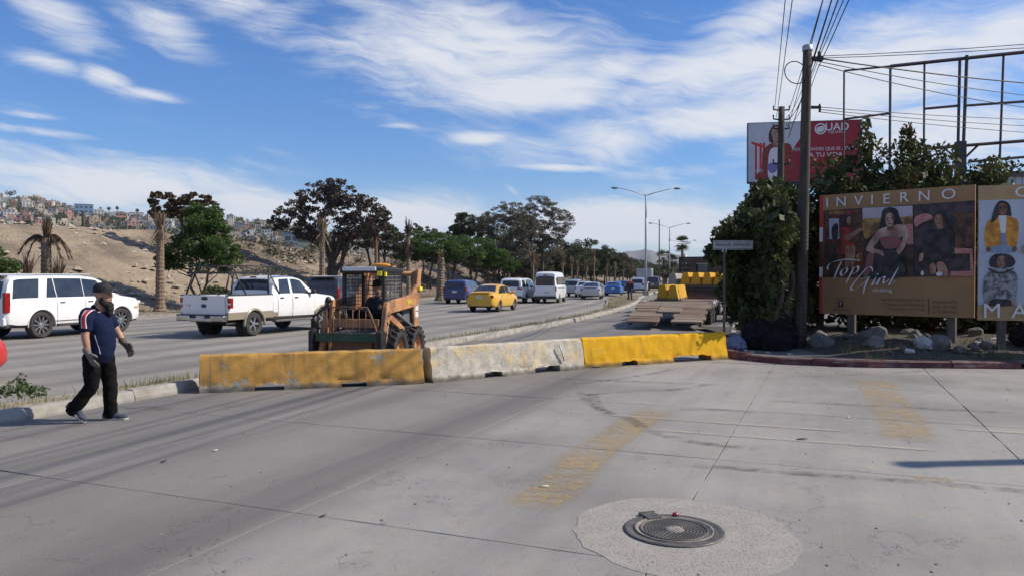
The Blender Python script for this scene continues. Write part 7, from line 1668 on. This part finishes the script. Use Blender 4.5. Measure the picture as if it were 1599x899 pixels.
for k, (px, d, py, w, lab) in enumerate(((672, 80, 368, 2.7, 'leftmost round green tree of the row above the stump palm'), (708, 84, 372, 2.6, 'second round green tree of the row, above the blue SUV'), (742, 88, 374, 2.7, 'third round green tree of the row, above the yellow sedan'), (770, 95, 392, 2.4, 'low green tree at the right end of the row'))):
    l = at_bank(px, d); gz = l[2]; H = (zpx(py, d) - gz) * 1.1; w *= 1.35
    tree('tree', lab, l, [((0, 0, 0), (.2, 0, H * .5), .14, .09), ((-.3, 0, 0), (-.8, 0, H * .5), .1, .07)], [(0, 0, H * .74, w, w * .9, H * .26), (w * .55, 0, H * .62, w * .6, w * .6, H * .2), (-w * .6, 0, H * .64, w * .6, w * .6, H * .2)], 18000, .22, None, K['bark'], 12 + k, 40, GT_, mats=[L['green'], L['dark']], frac=.25, fsub=.28)
l = at_bank(735, 108); gz = l[2]; H = (zpx(334, 108) - gz) * 1.06
tree('tree', 'dark olive rounded tree behind the row of green ones', l, [((0, 0, 0), (0, 0, H * .5), .2, .14)], [(0, 0, H * .75, 2.8, 2.6, H * .24), (-1.8, 0, H * .62, 1.6, 1.6, H * .2), (2, 0, H * .62, 1.8, 1.6, H * .22)], 15000, .26, None, K['barkd'], 17, 44, fsub=.26, mats=[L['dark'], L['olive']], frac=.3)
for k, (px, d, py, w, lab) in enumerate(((795, 98, 316, 2.7, 'tall wispy grey eucalyptus left of its twin, with thin crown'), (845, 102, 306, 2.6, 'tallest wispy grey eucalyptus above the white van'))):
    l = at_bank(px, d); gz = l[2]; H = (zpx(py, d) - gz) * 1.04; w *= 1.6
    tree('tree', lab, l, [((0, 0, 0), (.4, 0, H * .55), .22, .13), ((-.3, 0, 0), (-1.2, 0, H * .5), .16, .1)], [(0, 0, H * .86, w * .62, w * .7, H * .13), (w * .5, 0, H * .7, w * .7, w * .7, H * .17), (-w * .55, 0, H * .72, w * .65, w * .7, H * .16), (0, 0, H * .58, w * .9, w * .8, H * .18), (w * .3, 0, H * .42, w * .7, w * .6, H * .12)], 26000, .21, None, K['bark'], 22 + k, 70, mats=[L['greyd'], L['grey']], frac=.45, aspect=.34, droop=.6, fsub=.17, ntarget=20)
rr = random.Random(5)
FT = 'trees along the far stretch of the bank'
for k, (px, d, py, w, lf) in enumerate(((815, 112, 392, 3, 'dark'), (872, 116, 378, 3, 'dark'), (895, 122, 394, 2.6, 'olive'), (905, 135, 382, 3, 'dark'), (925, 130, 380, 2.6, 'dark'), (922, 152, 392, 3, 'olive'), (945, 150, 394, 3, 'dark'), (958, 170, 400, 3.4, 'olive'), (968, 165, 398, 2.2, 'greyd'), (980, 190, 408, 3.6, 'dark'), (996, 205, 410, 3.8, 'olive'), (1012, 225, 414, 4, 'dark'), (1024, 250, 416, 4.2, 'olive'), (1040, 290, 417, 4.5, 'dark'), (780, 118, 372, 3, 'dark'), (860, 126, 398, 3, 'olive'), (842, 120, 400, 3, 'dark'))):
    l = at_bank(px, d); gz = l[2]; H = max(zpx(py, d) - gz, 2.5) * 1.18; w *= 1.5
    mats_ = [L[lf], L['greyd' if k % 3 == 0 else 'dark']]
    tree('tree', ['dark green tree', 'olive green tree', 'greyish dry tree'][{'dark': 0, 'olive': 1, 'greyd': 2}[lf]] + ' in the row receding along the far bank', l, [((0, 0, 0), (.2, 0, H * .5), .15, .1), ((.6, 0, 0), (.9, 0, H * .45), .11, .08)], [(0, 0, H * .7, w * .8, w * .8, H * .28), (w * .6, 0, H * .55, w * .6, w * .7, H * .24), (-w * .6, 0, H * .56, w * .6, w * .7, H * .24), (0, 0, H * .4, w * .7, w * .7, H * .2)], 10000, .30, None, K['barkd'], 60 + k, 34, FT, fsub=.28, mats=mats_, frac=.3)
l = at_bank(-12, 33); gz = l[2]
tree('bush', 'bright green bush at the left edge behind the white SUV', l, [((0, 0, 0), (.1, 0, 1.2), .1, .06)], [(0, 0, 2.4 - gz, .9, .9, 1.0), (.5, 0, 1.9 - gz, .7, .8, .8), (-.8, 0, 2.4 - gz, 1, 1, 1.1)], 3800, .17, None, K['bark'], 33, 9, cat='bush', mats=[L['green'], L['olive']], frac=.3)
l = at_bank(300, 40); 
tree('bush', 'low green bush at the foot of the bright green tree', (l[0] + 1.2, l[1], l[2]), [((0, 0, 0), (.1, 0, .5), .05, .03)], [(0, 0, .8, .7, .6, .6), (.7, .2, .7, .5, .5, .5)], 1500, .15, L['olive'], K['bark'], 34, 8, cat='bush')
# dead palms: ragged trunks, straw heads, one with drooping fronds
def ragged(h, r0, r1, lean, seed, mbx=None):
    rr_ = random.Random(seed); mb = mbx or MB(); n = int(h / .10); pts = []; rad = []
    for k in range(n + 1):
        t = k / n; pts.append((lean * t * t * h, 0, h * t)); rad.append((r0 * (1 + .5 * max(0, .12 - t) / .12) + (r1 - r0) * t) * (1 + (.10 if k % 2 else -.05) * rr_.uniform(.4, 1.2)))
    mb.tube(pts, rad, 10, sm=False); return mb
def straw(n, base, up, spread, length, w, seed, droop=.3):
    r = np.random.default_rng(seed); a = r.uniform(0, 2 * pi, n); V_ = np.zeros((n, 4, 3)); ln = length * r.uniform(.4, 1, n); sp = spread * r.uniform(.1, 1, n)
    d = np.stack([np.cos(a) * sp, np.sin(a) * sp, np.full(n, up) * r.uniform(.3, 1, n)], 1); d /= np.linalg.norm(d, axis=1)[:, None]
    b = np.array(base) + np.stack([np.cos(a), np.sin(a), r.uniform(-.5, .5, n)], 1) * np.array([.1, .1, .5]); s = np.cross(d, r.normal(size=(n, 3))); s /= np.linalg.norm(s, axis=1)[:, None]; s *= w
    V_[:, 0] = b - s; V_[:, 1] = b + s; e = b + d * ln[:, None]; e[:, 2] -= droop * ln * sp; V_[:, 2] = e + s * .4; V_[:, 3] = e - s * .4
    return V_.reshape(-1, 3)
def dead_palm(label, px, d, pytop, r0, lean=0., head='straw', seed=0, pale=True):
    l = at_bank(px, d); h = zpx(pytop, d) - l[2]; t = thing('palm_tree', label, 'palm', l, 0, 'dead palms along the bank'); ragged(h * (.86 if head == 'straw' else 1), r0, r0 * .7, lean, seed).build('trunk', K['palm'], t)
    if head == 'straw':
        top = (lean * h * .8, 0, h * .84); V_ = np.concatenate([straw(70, top, 1.6, .35, h * .2, .035, seed), straw(50, top, -1.2, .5, h * .2, .03, seed + 1, .2)]); inst('crown', npmesh('crown', V_, quads(V_), L['straw']), t)
    return t
dead_palm('dead palm with torn straw top beside the bright green tree', 250, 39.5, 332, .24, .01, 'straw', 1)
dead_palm('dead palm trunk with straw top in front of the large burnt tree', 503, 46, 340, .20, .01, 'straw', 2)
dp = dead_palm('tall charred bare palm trunk standing like a pole behind the loader', 638, 54, 352, .17, 0., 'none', 3)
V_ = straw(60, (0, 0, zpx(352, 54) - dp.location.z - .8), 1.5, .14, 1.3, .03, 5); inst('crown', npmesh('crown', V_, quads(V_), L['burnt']), dp)
V_ = straw(60, (0, 0, zpx(372, 54) - dp.location.z - .5), -1.5, .16, 1.1, .03, 6); inst('crown', npmesh('crown', V_, quads(V_), L['burnt']), dp)
dead_palm('thick leaning palm stump with frayed top left of the blue SUV', 688, 59, 392, .33, .02, 'straw', 4)
dead_palm('thin dead palm trunk behind the mixed dark green tree', 588, 62, 352, .16, 0., 'straw', 6)
for k, (px, d, py) in enumerate(((833, 82, 392), (879, 92, 396), (893, 100, 402), (902, 108, 408), (928, 116, 390), (948, 128, 404), (961, 140, 410), (838, 100, 400), (916, 112, 408), (974, 150, 412))): dead_palm('slim dead palm trunk in the line along the far kerb', px, d, py, .13, 0, 'straw', 20 + k)
fp = dead_palm('dead palm with dry brown fronds drooping, behind the white SUV', 73, 35, 372, .27, -.005, 'none', 9); h = zpx(372, 35) - fp.location.z
V_ = straw(90, (0, 0, h + .05), 2.2, .3, 1.0, .03, 8); inst('crown', npmesh('crown', V_, quads(V_), L['frond']), fp)
for k, (a, ln, drop) in enumerate(((3.1, 1.25, 1.0), (2.9, 1.05, .6), (.1, 1.1, 1.25), (.35, .95, 1.3), (-.4, .8, 1.3), (3.5, .8, 1.3), (.7, .7, .5))):
    r = np.random.default_rng(k); n = 150; tt = r.random(n); P0 = np.stack([np.cos(a) * ln * tt, np.sin(a) * ln * tt * .6, h - .05 + .42 * np.sin(tt * 2.0) - drop * tt ** 2.2], 1)
    ax = np.array([cos(a), sin(a) * .6, 0]); sd = r.choice([-1, 1], n); dv = ax * .5 + np.array([0, 0, -1.]) * r.uniform(.4, 1.1, n)[:, None] + np.stack([-np.sin(a) * sd, np.cos(a) * sd, np.zeros(n)], 1) * .35; dv /= np.linalg.norm(dv, axis=1)[:, None]
    L2 = .42 * r.uniform(.5, 1, n)[:, None] * (1.1 - .4 * tt)[:, None]; s = np.cross(dv, r.normal(size=(n, 3))); s = s / np.linalg.norm(s, axis=1)[:, None] * .016
    V_ = np.stack([P0 - s, P0 + s, P0 + dv * L2 + s * .3, P0 + dv * L2 - s * .3], 1).reshape(-1, 3); inst('frond', npmesh('frond', V_, quads(V_), L['frond']), fp)
mb = MB(); mb.tube([(.15, 0, h - .3), (.5, 0, h - .35), (.75, 0, h - 1.1), (.8, 0, h - 1.9)], [.02, .018, .015, .012], 6); mb.build('stalk', L['straw'], fp)
for k, (px, d, py) in enumerate(((43, 34, 408), (92, 34.5, 412), (82, 35, 420))):
    l = at_bank(px, d); h = zpx(py, d) - l[2]; t = thing('palm_stump', ['small dead palm tuft left of the drooping palm', 'small dead palm tuft right of the drooping palm', 'smallest dead palm tuft at the foot of the drooping palm'][k], 'palm', l, 0, 'dead palm tufts behind the white SUV'); ragged(h * .75, .14, .12, 0, k).build('trunk', K['palm'], t); V_ = np.concatenate([straw(60, (0, 0, h * .75), 1.4, .4, h * .4, .025, 50 + k), straw(60, (0, 0, h * .75), -1., .7, h * .5, .025, 60 + k)]); inst('crown', npmesh('crown', V_, quads(V_), L['frond']), t)
# green fan palms by the overpass
def fan_palm(label, px, d, py, rf, seed):
    x = px_at(px, d); h = zpx(py, d) - rf * .6; t = thing('palm_tree', label, 'palm', (x, d, 0), 0, 'green fan palms by the overpass'); ragged(h, .25, .2, 0, seed).build('trunk', K['palm'], t); r = np.random.default_rng(seed); VV = []
    for k in range(46):
        a = r.uniform(0, 2 * pi); e = r.uniform(-.9, 1.35); c = np.array([cos(a) * cos(e), sin(a) * cos(e), sin(e)]); pc = np.array([0, 0, h]) + c * rf * .5; n = 9
        s = np.cross(c, [0, 0, 1.]); s /= np.linalg.norm(s) + 1e-6; u = np.cross(s, c)
        for j in range(n):
            f = (j - 4) / 4 * 1.15; dv = c * cos(f) + s * sin(f); w = np.cross(dv, u) * .05; e_ = pc + dv * rf * .55 - np.array([0, 0, .10 * rf]); VV += [pc - w, pc + w, e_ + w * .3, e_ - w * .3]
    V_ = np.array(VV); inst('crown', npmesh('crown', V_, quads(V_), L['dark']), t)
fan_palm('tall green fan palm standing above the truck near the overpass', 1066, 120, 372, 1.5, 1); fan_palm('shorter green fan palm left of the tall one by the overpass', 1037, 125, 393, 1.6, 2); fan_palm('low fan palm between the other two by the overpass', 1050, 128, 400, 1.4, 3); fan_palm('lowest green fan palm with its crown just above the trailer', 1040, 120, 418, 1.3, 4)
for k, (px, d, h, w) in enumerate(((1075, 150, 5, 3), (1100, 160, 6, 4), (1055, 200, 6, 5), (1125, 170, 7, 4.5), (1085, 230, 7, 6))):
    tree('bush', ['dark bush behind the palms near the overpass', 'bush right of the fan palms behind the truck', 'far bush under the overpass', 'tall bush behind the truck mirror', 'farthest bush beyond the overpass'][k], (px_at(px, d), d, 0), [((0, 0, 0), (.1, 0, h * .4), .15, .1)], [(0, 0, h * .5, w * .8, w * .6, h * .45), (w * .6, 0, h * .4, w * .6, w * .6, h * .36)], 1800, .4, L['dark' if k % 2 else 'olive'], K['bark'], 90 + k, 9, cat='bush')

# ------------------------------------------------------------------ ground cover
def blades(pts, hmin, hmax, w, seed, lean=.5):
    r = np.random.default_rng(seed); P = np.array(pts); n = len(P); a = r.uniform(0, 2 * pi, n); h = hmin + (hmax - hmin) * r.random(n) ** 2; d = np.stack([np.cos(a) * lean * r.random(n), np.sin(a) * lean * r.random(n), np.ones(n)], 1) * h[:, None]
    b = r.uniform(0, 2 * pi, n); s = np.stack([np.cos(b), np.sin(b), np.zeros(n)], 1) * w * r.uniform(.6, 1.3, n)[:, None]
    return np.stack([P - s, P + s, P + d + s * .2, P + d - s * .2], 1).reshape(-1, 3)
r = random.Random(8); pts = []
cand = [i for i in range(len(MED)) if 4 < MED[i].y < 75]
for _ in range(15000):
    i = r.choice(cand); w = r.uniform(.22, medw(i) - .12); f = r.random(); i2 = min(i + 1, len(MED) - 1); q = moff(i, w).lerp(moff(i2, w), f)
    if noise.noise(Vector((q.x * .9, q.y * .9, 0))) + r.uniform(-.35, .35) > -.02 - (.15 if w > .6 else 0): pts.append((q.x, q.y, .095))
V_ = blades(pts, .03, .17, .006, 1); tag(inst('grass', npmesh('grass', V_, quads(V_), [L['grass'], L['weed']], mi=(np.random.default_rng(1).random(len(pts)) < .22).astype(int))), 'dry grass and weeds growing in the median strip', kind='stuff')
pts = []; cand = [i for i in range(len(MED)) if -5 < MED[i].y < 120]
for _ in range(16000):
    i = r.choice(cand); w = farw(i) + .3 + abs(r.gauss(0, 1.2)); q = moff(i, w)
    q += Vector((r.uniform(-.6, .6), r.uniform(-.6, .6), 0))
    if noise.noise(Vector((q.x * .3, q.y * .3, 4))) + r.uniform(-.4, .4) > .0: pts.append((q.x, q.y, bz(q.x, q.y) - .02))
V_ = blades(pts, .08, .42, .014, 2, .7); tag(inst('grass', npmesh('grass', V_, quads(V_), [L['grass'], L['straw']], mi=(np.random.default_rng(2).random(len(pts)) < .4).astype(int))), 'dry grass along the foot of the bank', kind='stuff')
# weeds and dead stalks between the rubble
r = random.Random(31); pts = []
for _ in range(5200):
    x = r.uniform(7.4, 14.5); y = 16.05 + abs(r.gauss(0, 1.1)); 
    if noise.noise(Vector((x * 1.3, y * 1.3, 7))) + r.uniform(-.4, .4) > .05: pts.append((x, y, mound_h(x, y) - .01))
V_ = blades(pts, .04, .24, .007, 5, .8); tag(inst('grass', npmesh('grass', V_, quads(V_), [L['weed'], L['straw']], mi=(np.random.default_rng(6).random(len(pts)) < .5).astype(int))), 'weeds and dry stalks between the rubble stones', kind='stuff')
# leafy weed on the near median
x, y = -7.15, 11.1; V_ = leaves([(0, 0, .16, .24, .2, .15), (.15, .1, .1, .25, .15, .1), (-.25, 0, .1, .2, .15, .09), (.05, 0, .3, .06, .06, .12)], 420, .06, .5, seed=3)
t = thing('weed_plant', 'leafy green weed growing on the median behind the walking man', 'weed', (x, y, .1)); inst('leaves', npmesh('leaves', V_, quads(V_), L['weed']), t); mb = MB(); mb.tube([(0, 0, 0), (0, 0, .35)], .006, 5); mb.tube([(0, 0, 0), (.2, .1, .15)], .005, 5); mb.build('stem', L['weed'], t)
# scrub, stones and rubble on the bank
r = random.Random(9); cl = []
while len(cl) < 520:
    i = r.choice([j for j in range(len(MED)) if 18 < MED[j].y < 210]); w = r.uniform(2.5, 17); q = moff(i, farw(i) + w); pxx = 800 + q.x / q.y * 1200
    burnt = .85 if pxx > 340 else .12
    if 160 < pxx < 380 and w < 9 and r.random() > .12: continue
    if r.random() < burnt: s = r.uniform(.3, .85); cl.append((q.x, q.y, bz(q.x, q.y) + s * .3, s * 1.5, s * 1.5, s * .7))
V_ = leaves(cl, 42000, .24, .35, seed=11, shell=.2); tag(inst('undergrowth', npmesh('undergrowth', V_, quads(V_), [L['scrub'], L['dark'], L['grey']], mi=np.random.default_rng(3).choice(3, 42000, p=[.55, .3, .15]))), 'burnt scrub and weeds covering the bank', kind='stuff')
V_, F_ = grit(2600, lambda r: (lambda q: (q.x, q.y, bz(q.x, q.y) + .0))(moff(r.choice([j for j in range(60, len(MED)) if 14 < MED[j].y < 90]), 22 + r.choice([1, 2, 3, 4, 5, 6, 8, 10, 11.5, 12, 12.5, 13, 13.5]) + r.uniform(-.7, .7)) + Vector((r.uniform(-.6, .6), r.uniform(-.6, .6), 0))), .04, .34, 12)
K['bstone'] = mat('pale_bank_stone', (.46, .38, .29), (.34, .27, .2), 1.2, .95, coord='World'); me = bpy.data.meshes.new('rubble'); me.from_pydata(V_, [], F_); me.materials.append(K['bstone']); tag(inst('rubble', me), 'stones and clods lying over the sandy bank', kind='stuff')
# dark trees between the hillside houses
r = random.Random(10); cl = []
for _ in range(420):
    px = r.uniform(-60, 520); d = r.uniform(390, 830); z = hill_z(px, d); cl.append((px_at(px, d), d, z + 1.8, r.uniform(2, 4.2), r.uniform(2, 4.2), r.uniform(1.8, 3.8)))
for px, py in ((18, 303), (66, 318), (96, 322)): d = 815; cl += [(px_at(px + k * 4, d), d, zpx(py, d) + (k % 2), 3.5, 3, 3) for k in (-1, 0, 1)]
V_ = leaves(cl, 26000, 1.5, .6, seed=12, shell=.6); tag(inst('treeline', npmesh('treeline', V_, quads(V_), [L['dark'], L['olive']], mi=(np.random.default_rng(4).random(26000) < .25).astype(int))), 'trees scattered between the houses on the far hillside', kind='stuff')
for k, (px, py) in enumerate(((158, 327), (171, 326), (184, 325), (215, 329))):
    d = 790; z0 = hill_z(px, d); t = thing('palm_tree', 'far palm on the skyline of the hillside town', 'palm', (px_at(px, d), d, z0), 0, 'far palms on the skyline'); h = zpx(py, d) - z0; mb = MB(); mb.tube([(0, 0, 0), (0, 0, h)], [.45, .3], 6); mb.build('trunk', K['barkd'], t)
    V_ = leaves([(0, 0, h, 1.9, 1.9, 1.9)], 160, 1.6, .3, seed=k, shell=.2); inst('crown', npmesh('crown', V_, quads(V_), L['dark']), t)
t = thing('pole', 'dark pole rising from the ridge of the bank in front of the town', 'pole', (px_at(131, 60), 60, 4.6)); mb = MB(); mb.tube([(0, 0, 0), (0, 0, zpx(330, 60) - 4.6)], [.13, .11], 8); mb.build('shaft', K['barkd'], t); mb = MB(); mb.lathe([(.2, 0), (.16, .3)], 8); mb.build('base', K['barkd'], t)

# ------------------------------------------------------------------ haze: one closed box of even air round the whole place
HZ = True
if HZ:
    mb = MB(); mb.box(-6800, 6800, -6800, 7400, -8, 480); hz = mb.build('haze', [])
    hm_ = bpy.data.materials.new('haze_air'); hm_.use_nodes = True; hm_.node_tree.nodes.clear(); q = G(hm_.node_tree)
    pv = q.node('ShaderNodeVolumePrincipled', {'Color': (.80, .88, 1.0, 1), 'Density': .00008, 'Anisotropy': 0.}); q.node('ShaderNodeOutputMaterial', {'Volume': pv.outputs[0]})
    hz.data.materials.append(hm_); tag(hz, 'thin bluish haze in the air', kind='stuff')
